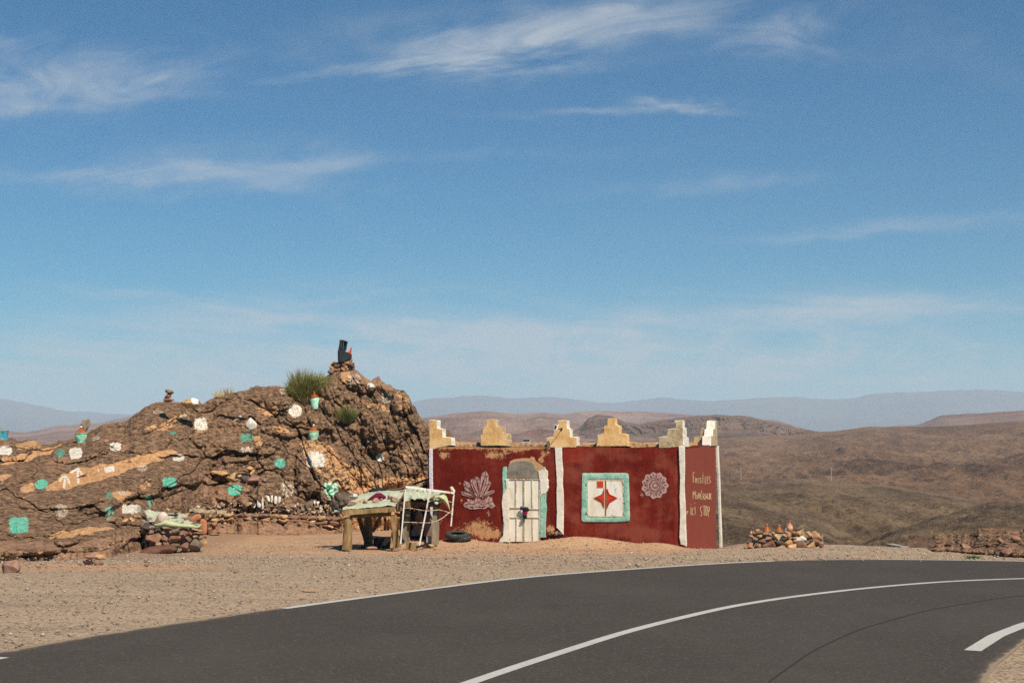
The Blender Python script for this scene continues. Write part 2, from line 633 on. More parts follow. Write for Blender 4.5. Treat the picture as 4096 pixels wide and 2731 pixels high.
def extend(q, n, step, turn, end=True):
    """go on from one end of the curve along an arc, turning a little at each step"""
    q = q if end else q[::-1]
    d = q[-1] - q[-6]
    a = math.atan2(d[1], d[0])
    out = [q[-1]]
    for _ in range(n):
        a += turn
        out.append(out[-1] + step * np.array([math.cos(a), math.sin(a)]))
    q = np.concatenate([q, np.array(out[1:])])
    return q if end else q[::-1]


def ribbon(q, w, z, name, mat, side=0.0, **k):
    """flat band of width w along q; side shifts it sideways"""
    d = np.gradient(q, axis=0)
    d /= np.linalg.norm(d, axis=1)[:, None]
    nrm = np.stack([-d[:, 1], d[:, 0]], -1)
    a = q + nrm * (side + w / 2); b = q + nrm * (side - w / 2)
    v = np.concatenate([np.c_[a, np.full(len(q), z)], np.c_[b, np.full(len(q), z)]])
    n = len(q)
    f = np.array([(i, i + 1, n + i + 1, n + i) for i in range(n - 1)])
    f = f[:, ::-1]
    return obj(name, v, f, mat, origin=(q[:, 0].mean(), q[:, 1].mean(), z), **k)


op = np.array([(0, 2607), (348, 2544), (740, 2487), (1088, 2435), (1393, 2394), (1700, 2354), (2048, 2310), (2300, 2290), (2570, 2272), (2830, 2254), (3084, 2242), (3320, 2238), (3528, 2237), (3800, 2240), (4096, 2245)])
outer = smooth_curve(plane0(op[:, 0], op[:, 1]), 200, 120)
outer = extend(outer, 30, 0.8, -0.030)
outer = extend(outer, 30, 0.8, 0.004, end=False)
ip = np.array([(3946, 2731), (3981, 2666), (4050, 2614), (4096, 2575)])
inner = smooth_curve(plane0(ip[:, 0], ip[:, 1]), 40, 10)
inner = extend(inner, 34, 0.6, -0.055)
inner = extend(inner, 40, 0.5, 0.012, end=False)
ROADZ = 0.012
n = 260
A_, B_ = resample(outer, n), resample(inner, n)
vs = []
K = 40
for j in range(K + 1):
    t = 0.5 - 0.5 * math.cos(math.pi * j / K)
    vs.append(np.c_[A_ * (1 - t) + B_ * t, np.full(n, ROADZ)])
rv = np.array(vs).reshape(-1, 3)
tj = np.repeat(0.5 - 0.5 * np.cos(np.pi * np.arange(K + 1) / K), n)
wj = np.tile(np.linalg.norm(A_ - B_, axis=1), K + 1)
edge_a = np.exp(-tj * wj / 0.16) + np.exp(-(1 - tj) * wj / 0.11)
road = obj('road', rv, gridf(K + 1, n)[:, ::-1], mat_asphalt(), origin=(2, 20, 0), smooth=True, attrs={'edge': edge_a})
tag(road, 'dark asphalt road curving to the right', kind='structure')
ml = mat_line()
cp = np.array([(1890, 2731), (2048, 2676), (2483, 2535), (2700, 2479), (2919, 2428), (3130, 2394), (3354, 2366), (3570, 2344), (3789, 2327), (3950, 2320), (4096, 2316)])
centre = smooth_curve(plane0(cp[:, 0], cp[:, 1]), 200, 100)
centre = extend(centre, 25, 0.6, -0.03)
centre = extend(centre, 12, 0.6, 0.01, end=False)
tag(ribbon(centre, 0.165, ROADZ + 0.005, 'road_marking', ml), 'long white centre line curving along the road', kind='structure')
sel = lambda q, a, b: q[a:b]
# outer edge line, broken as in the photograph
eo = resample(outer, 900)
pr = rays(0, 0)
def px_of(q):
    x, y, z = q[:, 0], q[:, 1], -CAMZ
    yy = y * FW[1] + z * FW[2]
    return CX + F * x / yy
pxs = px_of(eo)
def part_line(a, b, w, side, label, name='road_marking', z=0.005, m=ml):
    k = np.where((pxs >= a) & (pxs <= b))[0]
    k = k[eo[k, 1] > 4]
    return tag(ribbon(eo[k], w, ROADZ + z, name, m, side=side), label, kind='structure')
part_line(1099, 3084, 0.17, -0.16, 'white edge line on the far side of the road')
part_line(3500, 4600, 0.12, -0.10, 'faint white edge line far round the bend')
part_line(-900, -90, 0.17, -0.42, 'white edge line end at the left of the road')
wi = np.array([(3890, 2606), (3986, 2545), (4096, 2502)])
wl = smooth_curve(plane0(wi[:, 0], wi[:, 1]), 40, 8)
wl = extend(wl, 12, 0.5, -0.06)
tag(ribbon(wl, 0.20, ROADZ + 0.005, 'road_marking', ml), 'short thick white line on the inner side of the road', kind='structure')
ts = np.array([(3075, 2731), (3250, 2605), (3441, 2518), (3702, 2444), (4007, 2392), (4200, 2375)])
tm = M('tar_seam'); fin(tm, (0.034, 0.029, 0.025), 0.75)
tag(ribbon(smooth_curve(plane0(ts[:, 0], ts[:, 1]), 90, 20), 0.026, ROADZ + 0.004, 'tar_seam', tm.mat), 'thin dark tar seam across the asphalt', kind='structure')

# loose gravel: a great many small stones, uncountable
rs = np.random.RandomState(4)
NG = 30000
gu = rs.uniform(-2048 - 400, 2048 + 400, NG) / F
gy = 15 + (46 - 15) * rs.uniform(0, 1, NG) ** 0.8
gx_ = gu * gy
near_o = np.array([np.interp(a, np.sort(outer[:, 0]), outer[np.argsort(outer[:, 0]), 1]) for a in gx_])
keep = (gy > near_o + 0.02 - rs.exponential(0.13, NG)) & ~((gx_ > 5) & (gy > 44.5 - 0.9 * np.maximum(gx_ - 10.5, 0)))
gx_, gy = gx_[keep], gy[keep]
# a thin scatter strays over the edge of the asphalt
sz = (0.008 + 0.022 * rs.uniform(0, 1, len(gx_)) ** 5) * (1 + 0.35 * (gy > 30))
sz = np.where(rs.uniform(0, 1, len(gx_)) > 0.997, sz + 0.03, sz)
octv = np.array([(1, 0, 0), (0, 1, 0), (-1, 0, 0), (0, -1, 0), (0, 0, 1), (0, 0, -1)], float)
octf = np.array([(0, 1, 4), (1, 2, 4), (2, 3, 4), (3, 0, 4), (1, 0, 5), (2, 1, 5), (3, 2, 5), (0, 3, 5)])
NG = len(gx_)
ang = rs.uniform(0, 6.28, NG)
V = octv[None] * (1 + rs.uniform(-.35, .35, (NG, 6, 1)))
V = V * sz[:, None, None] * np.array([1.2, 1.0, 0.7])
c, s = np.cos(ang)[:, None], np.sin(ang)[:, None]
V = np.stack([V[..., 0] * c - V[..., 1] * s, V[..., 0] * s + V[..., 1] * c, V[..., 2]], -1)
V += np.stack([gx_, gy, np.maximum(gz(gx_, gy), np.where(gy < 33, 0.012, -9)) + sz * 0.25], -1)[:, None]
Fc = octf[None] + (np.arange(NG) * 6)[:, None, None]
t = M('gravel_stone')
ri = t.t.nodes.new('ShaderNodeNewGeometry').outputs['Random Per Island']
fin(t, t.ramp(ri, [(0, (0.15, 0.12, 0.10)), (0.25, (0.24, 0.155, 0.11)), (0.5, (0.34, 0.25, 0.18)), (0.75, (0.26, 0.215, 0.18)), (0.93, (0.38, 0.31, 0.24)), (1, (0.5, 0.43, 0.35))]), 0.9)
tag(obj('gravel', V.reshape(-1, 3), Fc.reshape(-1, 3), t.mat, origin=(0, 30, 0)), 'loose gravel strewn over the lot', kind='stuff')


# =================================================================== hills
def ridge(name, label, crest, r0, y0, rc, mat, nx=500, nr=140, pexp=1.0, amp=0.0, fs=0.01, prof=None, back=0.6, pad=500, cnoise=1.5, seed=1, cols=0.0, gul=0.0):
    crest = np.array(crest, float)
    x0, x1 = crest[0, 0] , crest[-1, 0]
    px = np.linspace(x0, x1, nx)
    cy = np.interp(px, crest[:, 0], crest[:, 1])
    k = np.ones(9) / 9
    cy = np.convolve(np.pad(cy, 4, 'edge'), k, 'valid')
    t = np.linspace(0, 1, nr)
    T, PX = np.meshgrid(t, px, indexing='ij')
    CYm = np.broadcast_to(cy, T.shape)
    RR = r0 * (rc / r0) ** T
    f = T ** pexp if prof is None else np.interp(T, [a for a, _, _ in prof], [b for _, b, _ in prof])
    if prof is not None:
        RR = r0 + (rc - r0) * np.interp(T, [a for a, _, _ in prof], [c for _, _, c in prof])
    PY = y0 + (CYm - y0) * f + (cnoise * fbm(px / 45.0, px * 0, 0, seed, 5, 0.6))[None] * sstep(0.75, 1.0, T)
    pts = P(PX, PY, RR)
    x, y, z = pts[..., 0], pts[..., 1], pts[..., 2]
    w = np.clip(np.sin(np.clip(T, 0, 1) * math.pi), 0, 1) ** 0.6
    z = z + amp * w * (fbm(x * fs, y * fs * 0.6, 0, seed + 3, 6, 0.55) + gul * ridged(x * fs * 1.9, y * fs * 0.7, 0, seed + 8, 6, 0.6))
    if cols:
        y = y - cols * ridged(PX / 26.0 + 1.5 * fbm(PX / 90, PY / 60, 0, 3, 3), PY / 60.0, 0, seed + 5, 4, 0.7) * sstep(0.35, 0.6, f)
    # behind the crest
    rows = [np.stack([x, y, z], -1)]
    last = rows[0][-1]
    dirn = rays(px, cy)
    for q in (0.04, 0.15, 0.4, back):
        p2 = last.copy()
        p2[:, :2] *= (1 + q)
        p2[:, 2] -= q * rc * 0.18 + 0.02 * rc * q
        rows.append(p2[None])
    V = np.concatenate(rows)
    o = obj(name, V.reshape(-1, 3), gridf(V.shape[0], nx), mat, origin=(V[..., 0].mean(), V[..., 1].mean(), 0), smooth=True)
    tag(o, label, kind='structure')
    return o


def mat_hill(name, c_dark, c_mid, c_light, sc, red=None, bs=0.8, bd=None, spots=0.5, dots=None):
    t = M(name)
    p = wpos(t)
    q = t.vm('MULTIPLY', p, (1, 0.45, 2.2))
    n1 = t.noise(q, sc, 8, 0.62, 0.4)
    n2 = t.noise(p, sc * 7, 8, 0.8)
    n3 = t.noise(q, sc * 30, 4, 0.8)
    f = t.m('ADD', t.m('MULTIPLY', n1, 0.55), t.m('MULTIPLY', n2, 0.45))
    c = t.ramp(f, [(0.40, c_dark), (0.49, c_mid), (0.58, c_light)])
    if red is not None:
        c = t.mix(t.m('MULTIPLY', t.step(t.noise(q, sc * 1.6, 6, 0.6), 0.54, 0.66), 0.75), c, red)
    c = t.mix(t.m('MULTIPLY', t.step(n3, 0.52, 0.66), spots), c, tuple(v * 0.35 for v in c_dark))
    if dots:
        dv = t.voro(p, dots)
        dr = t.xyz(t.voro(p, dots, out='Color'))[0]
        k = t.m('MULTIPLY', t.step(dv, 0.26, 0.16), t.step(dr, 0.35, 0.5))
        c = t.mix(t.m('MULTIPLY', k, 0.75), c, (0.035, 0.032, 0.018))
        k2 = t.m('MULTIPLY', t.step(t.voro(p, dots * 1.9), 0.24, 0.14), 0.6)
        c = t.mix(k2, c, tuple(min(1, v * 1.45) for v in c_light))
    return fin(t, c, 0.95, t.m('ADD', n2, t.m('MULTIPLY', n3, 0.6)), bs, bd or 1.2 / sc / 40)


m_slope = mat_hill('hillside_scrub', (0.085, 0.050, 0.033), (0.170, 0.098, 0.058), (0.235, 0.142, 0.082), 0.012, bs=1.0, dots=0.16)
m_valley = mat_hill('valley_scrub', (0.064, 0.042, 0.028), (0.135, 0.090, 0.055), (0.20, 0.138, 0.080), 0.04, bs=1.0, spots=0.6, dots=0.38)
m_near = mat_hill('dark_scree', (0.045, 0.031, 0.023), (0.115, 0.078, 0.050), (0.19, 0.135, 0.078), 0.09, bs=1.0, spots=0.65, dots=0.85)
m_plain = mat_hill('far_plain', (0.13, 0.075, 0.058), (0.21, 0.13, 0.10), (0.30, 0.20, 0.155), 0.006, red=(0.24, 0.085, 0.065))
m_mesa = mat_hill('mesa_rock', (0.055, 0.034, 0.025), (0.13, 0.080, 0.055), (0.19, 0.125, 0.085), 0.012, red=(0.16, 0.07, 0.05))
m_far = mat_hill('haze_blue_mountain', (0.050, 0.062, 0.078), (0.075, 0.088, 0.105), (0.105, 0.115, 0.125), 0.001)  # blue of the distant haze is partly painted into this rock colour

ridge('hills', 'far mountain range along the horizon, coloured haze blue', [(-1500, 1590), (-400, 1600), (0, 1592), (102, 1612), (204, 1628), (255, 1648), (357, 1645), (459, 1656), (700, 1650), (1200, 1640), (1560, 1625), (1664, 1606), (1706, 1593), (1800, 1590), (1886, 1579), (1960, 1583), (2067, 1598), (2130, 1587), (2237, 1587), (2322, 1601), (2481, 1615), (2539, 1595), (2580, 1603), (2629, 1587), (2767, 1601), (2880, 1604), (3033, 1590), (3192, 1587), (3298, 1597), (3404, 1595), (3489, 1574), (3616, 1569), (3780, 1562), (3935, 1556), (4096, 1569), (4500, 1590), (5600, 1600)],
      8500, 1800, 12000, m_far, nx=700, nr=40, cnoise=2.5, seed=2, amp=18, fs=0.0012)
ridge('hills', 'purple brown hill beyond the plain', [(2000, 1670), (2150, 1665), (2237, 1656), (2343, 1643), (2502, 1645), (2640, 1648), (2757, 1659), (2900, 1662), (3100, 1680), (3300, 1740), (3500, 1790)],
      2900, 1800, 3300, m_plain, nx=400, nr=60, seed=6, amp=6, fs=0.004)
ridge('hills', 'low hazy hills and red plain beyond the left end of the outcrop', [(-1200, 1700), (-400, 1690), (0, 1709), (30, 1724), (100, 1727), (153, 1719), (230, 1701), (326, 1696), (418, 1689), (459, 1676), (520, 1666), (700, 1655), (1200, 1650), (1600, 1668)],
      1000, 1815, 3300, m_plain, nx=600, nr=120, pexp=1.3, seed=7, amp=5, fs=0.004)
ridge('hills', 'long purple ridge above the red plain behind the building', [(1300, 1690), (1560, 1690), (1695, 1670), (1812, 1654), (1929, 1643), (2067, 1656), (2173, 1648), (2237, 1656), (2322, 1691), (2400, 1722), (2600, 1745), (2900, 1770)],
      900, 1825, 2500, m_plain, nx=600, nr=160, pexp=1.25, seed=8, amp=8, fs=0.006, gul=1.2)
ridge('hills', 'flat topped hill on the far right skyline', [(3480, 1716), (3574, 1702), (3669, 1699), (3710, 1684), (3754, 1664), (3790, 1659), (3828, 1657), (3950, 1650), (4096, 1641), (4500, 1636), (5600, 1650)],
      1900, 1790, 2500, m_plain, nx=400, nr=60, seed=9, amp=4, fs=0.006)
ridge('hills', 'dark flat topped mesa with cliffs behind the building', [(2180, 1776), (2290, 1728), (2322, 1707), (2340, 1685), (2353, 1670), (2385, 1659), (2449, 1664), (2513, 1691), (2555, 1694), (2661, 1678), (2767, 1664), (2873, 1657), (2980, 1664), (3086, 1686), (3192, 1712), (3277, 1728), (3420, 1760)],
      1350, 1800, 1850, m_mesa, nx=900, nr=130, prof=[(0, 0, 0), (0.5, 0.50, 0.75), (0.62, 0.55, 0.84), (0.82, 0.93, 0.855), (1.0, 1.0, 1.0)], seed=10, cols=5, cnoise=2.5, amp=3, fs=0.02)
ridge('hills', 'broad brown scrub hillside across the valley', [(1500, 1800), (1900, 1784), (2200, 1778), (2500, 1770), (2700, 1762), (2866, 1753), (3147, 1739), (3284, 1727), (3348, 1723), (3470, 1706), (3565, 1708), (3750, 1705), (3910, 1695), (4096, 1679), (4500, 1665), (5600, 1640)],
      420, 2040, 1300, m_slope, nx=900, nr=330, pexp=0.95, seed=11, amp=4.5, fs=0.010, gul=1.7, cnoise=1.0)
ridge('hills', 'middle olive ridge in the valley', [(2500, 2000), (2760, 1975), (2882, 1962), (3004, 1946), (3078, 1930), (3168, 1914), (3250, 1918), (3327, 1928), (3440, 1932), (3539, 1939), (3700, 1960), (3857, 1990), (3936, 2010), (4096, 2030), (4500, 2050), (5200, 2060)],
      110, 2290, 430, m_valley, nx=800, nr=300, pexp=0.85, seed=12, amp=1.6, fs=0.022, gul=1.8, cnoise=3.0)
ridge('hills', 'dark near slope right behind the building', [(2300, 1940), (2700, 1955), (2882, 1967), (2982, 1983), (3088, 2018), (3221, 2055), (3311, 2077), (3353, 2112), (3459, 2160), (3560, 2200), (3700, 2240)],
      75, 2330, 210, m_near, nx=600, nr=220, pexp=0.85, seed=13, amp=0.8, fs=0.06, gul=1.4, cnoise=5.0)
ridge('hills', 'dark rocky hump at the right behind the red outcrop', [(3400, 2190), (3500, 2150), (3581, 2118), (3690, 2090), (3782, 2060), (3857, 2032), (3963, 2008), (4096, 2006), (4400, 1990), (5000, 2010)],
      70, 2360, 190, m_near, nx=600, nr=220, pexp=0.85, seed=14, amp=0.9, fs=0.06, gul=1.5, cnoise=5.0)
# =================================================================== the rock outcrop
def rock_color(t, p, tan, pink):
    """desert-varnished sandstone: dark brown skin, orange-tan where it has flaked"""
    ps = t.vm('MULTIPLY', p, (1, 0.8, 1.7))
    n1 = t.noise(ps, 0.8, 7, 0.62, 0.3)
    n2 = t.noise(ps, 5.5, 7, 0.68, 0.3)
    n3 = t.noise(p, 26, 5, 0.75)
    vein = t.voro(t.vm('ADD', ps, t.vm('SCALE', t.noise(p, 2.5, 4, 0.6, color=True), 0.5)), 2.2, 'DISTANCE_TO_EDGE')
    vary = t.m('ADD', t.m('MULTIPLY', n1, 0.40), t.m('MULTIPLY', n2, 0.60))
    dark = t.ramp(n2, [(0.34, (0.040, 0.026, 0.020)), (0.46, (0.110, 0.070, 0.045)), (0.55, (0.225, 0.140, 0.084)), (0.68, (0.37, 0.24, 0.145))])
    dark = t.mix(t.m('MULTIPLY', t.step(n1, 0.45, 0.62), 0.45), dark, (0.17, 0.098, 0.060))
    tanc = t.ramp(n2, [(0.28, (0.26, 0.125, 0.055)), (0.5, (0.50, 0.275, 0.13)), (0.75, (0.66, 0.43, 0.235))])
    pinkc = t.ramp(n2, [(0.3, (0.16, 0.090, 0.058)), (0.55, (0.32, 0.185, 0.115)), (0.8, (0.43, 0.28, 0.18))])
    # freckles of bare stone through the varnish
    fre = t.step(t.m('ADD', n3, t.m('MULTIPLY', t.m('SUBTRACT', n2, 0.5), 0.7)), 0.55, 0.65)
    dark = t.mix(t.m('MULTIPLY', fre, 0.8), dark, (0.40, 0.225, 0.12))
    f_tan = t.step(t.m('ADD', t.m('ADD', tan, t.m('MULTIPLY', t.m('SUBTRACT', vary, 0.5), 3.7)), t.m('MULTIPLY', t.m('SUBTRACT', n3, 0.5), 1.0)), 0.42, 0.60)
    f_pink = t.step(t.m('ADD', pink, t.m('MULTIPLY', t.m('SUBTRACT', n1, 0.5), 3.6)), 0.40, 0.65)
    c = t.mix(t.m('MULTIPLY', f_pink, 0.8), dark, pinkc)
    c = t.mix(f_tan, c, tanc)
    # dark lichen spots on the bare parts
    sp = t.step(n2, 0.60, 0.66)
    c = t.mix(t.m('MULTIPLY', sp, 0.6), c, (0.055, 0.045, 0.04))
    crack = t.step(vein, 0.012, 0.0)
    c = t.mix(t.m('MULTIPLY', crack, 0.6), c, (0.04, 0.028, 0.022))
    h = t.m('SUBTRACT', t.m('ADD', t.m('MULTIPLY', n2, 1.0), t.m('MULTIPLY', n3, 0.5)), t.m('MULTIPLY', crack, 0.4))
    return c, h


def mat_rock(name='varnished_rock'):
    t = M(name)
    c, h = rock_color(t, wpos(t), t.attr('tan'), t.attr('pink'))
    return fin(t, c, 0.92, h, 0.9, 0.06)


def mat_patch(name, col, wear, col2=None):
    t = M(name)
    p = wpos(t)
    c, h = rock_color(t, p, t.attr('tan'), t.attr('pink'))
    n = t.noise(p, 17, 6, 0.78)
    n2 = t.noise(t.vm('MULTIPLY', p, (1, 1, 0.4)), 7, 4, 0.6)
    k = t.step(t.m('ADD', n, t.m('MULTIPLY', t.m('SUBTRACT', n2, 0.5), 0.5)), wear + 0.05, wear - 0.04)
    pc = t.mix(t.step(n2, 0.35, 0.65), col, col2 or tuple(v * 0.8 for v in col))
    return fin(t, t.mix(k, c, pc), 0.9, h, 0.8, 0.05)


m_rock = mat_rock()
m_white = mat_patch('white_paint_on_rock', (0.68, 0.63, 0.54), 0.58)
m_whitew = mat_patch('worn_white_paint_on_rock', (0.60, 0.53, 0.43), 0.47)
m_green = mat_patch('green_paint_on_rock', (0.045, 0.37, 0.26), 0.55, (0.20, 0.56, 0.43))
m_greenw = mat_patch('worn_green_paint_on_rock', (0.06, 0.33, 0.24), 0.50)
m_mint = mat_patch('mint_paint_on_rock', (0.30, 0.62, 0.46), 0.74, (0.52, 0.72, 0.58))

crest_o = np.array([(-700, 1790), (-300, 1765), (-60, 1752), (0, 1752), (45, 1750), (70, 1766), (110, 1762), (145, 1759), (163, 1780), (200, 1777), (260, 1763), (300, 1750), (340, 1741), (365, 1722), (400, 1703), (450, 1692), (500, 1688), (522, 1668), (548, 1650), (580, 1628), (607, 1613), (658, 1607), (714, 1607), (740, 1613), (806, 1617), (847, 1594), (881, 1581), (952, 1565), (1029, 1551), (1105, 1543), (1151, 1552), (1180, 1572), (1222, 1585), (1250, 1560), (1285, 1520), (1319, 1494), (1360, 1482), (1426, 1480), (1452, 1501), (1488, 1524), (1528, 1533), (1554, 1549), (1615, 1562), (1638, 1586), (1648, 1618), (1668, 1657), (1697, 1690), (1717, 1711), (1760, 1724), (1795, 1722), (1812, 1745), (1824, 1790), (1850, 1850), (1940, 2020), (2040, 2112)], float)
base_o = np.array([(-700, 2290), (-200, 2262), (0, 2250), (300, 2238), (450, 2226), (560, 2200), (700, 2160), (850, 2128), (1000, 2132), (1150, 2136), (1300, 2132), (1500, 2122), (1720, 2116), (1900, 2118), (2040, 2120)], float)
rc_o = np.array([(-700, 50), (0, 51), (160, 52), (400, 54), (700, 56), (1100, 57), (1370, 57.5), (1640, 56), (1760, 55), (1900, 54)], float)
NCO, NRO = 1000, 370
opx = np.linspace(-560, 1880, NCO)
# more columns inside the frame than outside it
opx = np.concatenate([np.linspace(-600, -20, 90)[:-1], np.linspace(-20, 2030, NCO - 89)])
ocy = np.interp(opx, crest_o[:, 0], crest_o[:, 1])
ocy = ocy + 3.0 * fbm(opx / 30.0, 0 * opx, 0, 3, 5, 0.65)
oby = np.interp(opx, base_o[:, 0], base_o[:, 1])
orb = gD(opx, oby)
orc = np.interp(opx, rc_o[:, 0], rc_o[:, 1])
tt = np.linspace(-0.03, 1, NRO)
T, PX = np.meshgrid(tt, opx, indexing='ij')
CYo, BYo, RB, RC = (np.broadcast_to(a, T.shape) for a in (ocy, oby, orb, orc))
PY = BYo + (CYo - BYo) * T
TC = np.clip(T, 0, 1)
right = sstep(800, 1150, PX)
RRo = RB + (RC - RB) * (TC ** 1.15 * (1 - right) + TC ** 1.0 * right)
# display terrace: the surface steps back above the low stone wall
ledy = np.interp(PX, [560, 700, 830, 1000, 1330, 1420], [2040, 2052, 2056, 2052, 2066, 2075])
ins = sstep(640, 720, PX) * (1 - sstep(1330, 1420, PX))
X, Z = PX / 110.0, -PY / 110.0
wx, wz = 0.55 * fbm(X * 0.5, Z * 0.5, 0, 21, 4), 0.35 * fbm(X * 0.6, Z * 0.8, 0, 22, 4)
ang = np.interp(PX, [0, 600, 1000, 1250, 1700], [0.20, 0.28, 0.22, 0.05, -0.35])
al = (X + wx) * np.cos(ang) + (Z + wz) * np.sin(ang)
ac = (Z + wz) * np.cos(ang) - (X + wx) * np.sin(ang)
f1, f2, rid = cells(al / 2.6, ac / 1.25, 31)
crease = np.clip((f2 - f1) / 0.09, 0, 1) ** 0.6
D1 = 0.20 * crease + 0.34 * (rid - 0.5) + 0.25 * np.sqrt(np.clip(1 - f1 * f1, 0, 1))
f1, f2, rid = cells(al / 1.0 + 3, ac / 0.62, 41)
crease2 = np.clip((f2 - f1) / 0.10, 0, 1) ** 0.7
D2 = (0.06 * crease2 + 0.10 * (rid - 0.5)) * (0.3 + 0.7 * sstep(-0.2, 0.4, fbm(X * 0.5, Z * 0.5, 0, 43, 3)))
f1, f2, rid = cells(al / 0.36, ac / 0.24, 51)
D3 = 0.02 * np.clip((f2 - f1) / 0.2, 0, 1) + 0.03 * (rid - 0.5)
saw = (ac / 1.1 + 0.5 * fbm(al * 0.35, ac * 0.35, 0, 61, 4)) % 1.0
D4 = 0.42 * (sstep(1, 0.25, saw) * sstep(0, 0.06, saw)) * sstep(-0.25, 0.45, fbm(al * 0.3, ac * 0.5, 0, 63, 3)) * (1 - 0.75 * right)
D5 = 0.30 * fbm(X * 0.9, Z * 1.1, 0, 70, 5, 0.58) + 0.065 * fbm(X * 3.2, Z * 3.6, 0, 71, 5, 0.62) + 0.05 * ridged(al * 1.6, ac * 2.6, 0, 77, 4)
D6 = 0.03 * fbm(X * 10, Z * 12, 0, 81, 4, 0.65)
DD = D1 + D2 + D3 + D4 + D5 + D6
# single boulders and bulges (px, py, half width, half height, tilt, protrusion)
BUL = [(1290, 1880, 120, 125, 0.1, 0.75), (1180, 1640, 75, 60, 0.1, 0.45), (1200, 1700, 150, 45, 0.1, 0.35), (1430, 1520, 90, 45, -0.5, 0.4),
       (1620, 1600, 60, 60, -0.8, 0.5), (1560, 1700, 90, 120, -0.9, 0.45), (1460, 1680, 80, 70, -0.6, 0.3), (1120, 1600, 60, 40, 0.1, 0.4),
       (1000, 1800, 130, 45, 0.2, 0.35), (1010, 1960, 150, 60, 0.1, 0.4), (600, 1960, 130, 60, 0.3, 0.4), (700, 1900, 170, 70, 0.3, 0.45),
       (430, 2000, 120, 50, 0.2, 0.4), (250, 2000, 180, 35, 0.1, 0.5), (120, 2090, 160, 60, 0.05, 0.45), (40, 1800, 90, 45, 0.0, 0.8),
       (330, 1800, 130, 45, 0.25, 0.5), (620, 1680, 130, 35, 0.4, 0.3), (1520, 1900, 110, 60, -0.2, 0.4), (1640, 1820, 70, 80, -0.4, 0.35),
       (265, 2160, 55, 24, 0.2, 0.7), (800, 2110, 120, 22, 0.0, 0.5), (1020, 2105, 120, 24, 0.0, 0.5), (1240, 2110, 90, 22, 0.0, 0.4), (950, 1860, 100, 45, 0.1, 0.3),
       (1330, 1560, 60, 30, 0.2, 0.3), (1250, 1560, 45, 25, 0.2, 0.3), (560, 2060, 140, 40, 0.1, 0.4), (180, 2200, 90, 18, 0.1, 0.4), (1380, 1620, 90, 45, 0.0, 0.3)]
for (bx, by, hx, hy, a, am) in BUL:
    u = ((PX - bx) * math.cos(a) - (PY - by) * math.sin(a)) / hx
    v = ((PX - bx) * math.sin(a) + (PY - by) * math.cos(a)) / hy
    d = np.sqrt(u * u + v * v) + 0.12 * fbm(PX / 30, PY / 30, 0, int(bx), 3)
    DD = DD + am * np.sqrt(np.clip(1 - d ** 3, 0, 1))
fade = sstep(0.0, 0.10, T) * (1 - 0.75 * sstep(0.955, 1.0, T))
steep = 1.0
RRo = RRo - DD * fade * steep
# the terrace
below = sstep(ledy - 4, ledy + 2, PY)
ter = ins * (0.55 * (1 - below) * np.exp(-np.clip(ledy - PY, 0, None) / 16.0))
RRo = RRo + ter - 0.6 * ins * sstep(0, 1, (PY - ledy - 34) / (BYo - ledy - 34 + 1e-3))
PXw = PX + 0.0
Vo = P(PXw, PY, RRo)
front = Vo.copy()
# back of the outcrop
rows = [Vo]
last = Vo[-1]
for q, dz in ((0.5, -0.05), (1.2, -0.35), (2.4, -1.1), (4.5, -2.6), (8.0, -5.2), (13, -9)):
    p2 = last + (rays(opx, ocy) * q) * np.array([1, 1, 0])
    p2[:, 2] += dz + 0.25 * fbm(opx / 60, opx * 0 + q, 0, 5, 4)
    rows.append(p2[None])
VA = np.concatenate([r if r.ndim == 3 else r[None] for r in rows])
# ---- where the bare orange stone shows
def inpoly(PXa, PYa, poly):
    poly = np.asarray(poly, float)
    inside = np.zeros(PXa.shape, bool)
    j = len(poly) - 1
    for i in range(len(poly)):
        xi, yi = poly[i]; xj, yj = poly[j]
        c = ((yi > PYa) != (yj > PYa)) & (PXa < (xj - xi) * (PYa - yi) / (yj - yi + 1e-9) + xi)
        inside ^= c
        j = i
    return inside


def blur(a, n):
    for _ in range(n):
        a[1:-1, 1:-1] = (a[1:-1, 1:-1] + a[:-2, 1:-1] + a[2:, 1:-1] + a[1:-1, :-2] + a[1:-1, 2:]) / 5
    return a


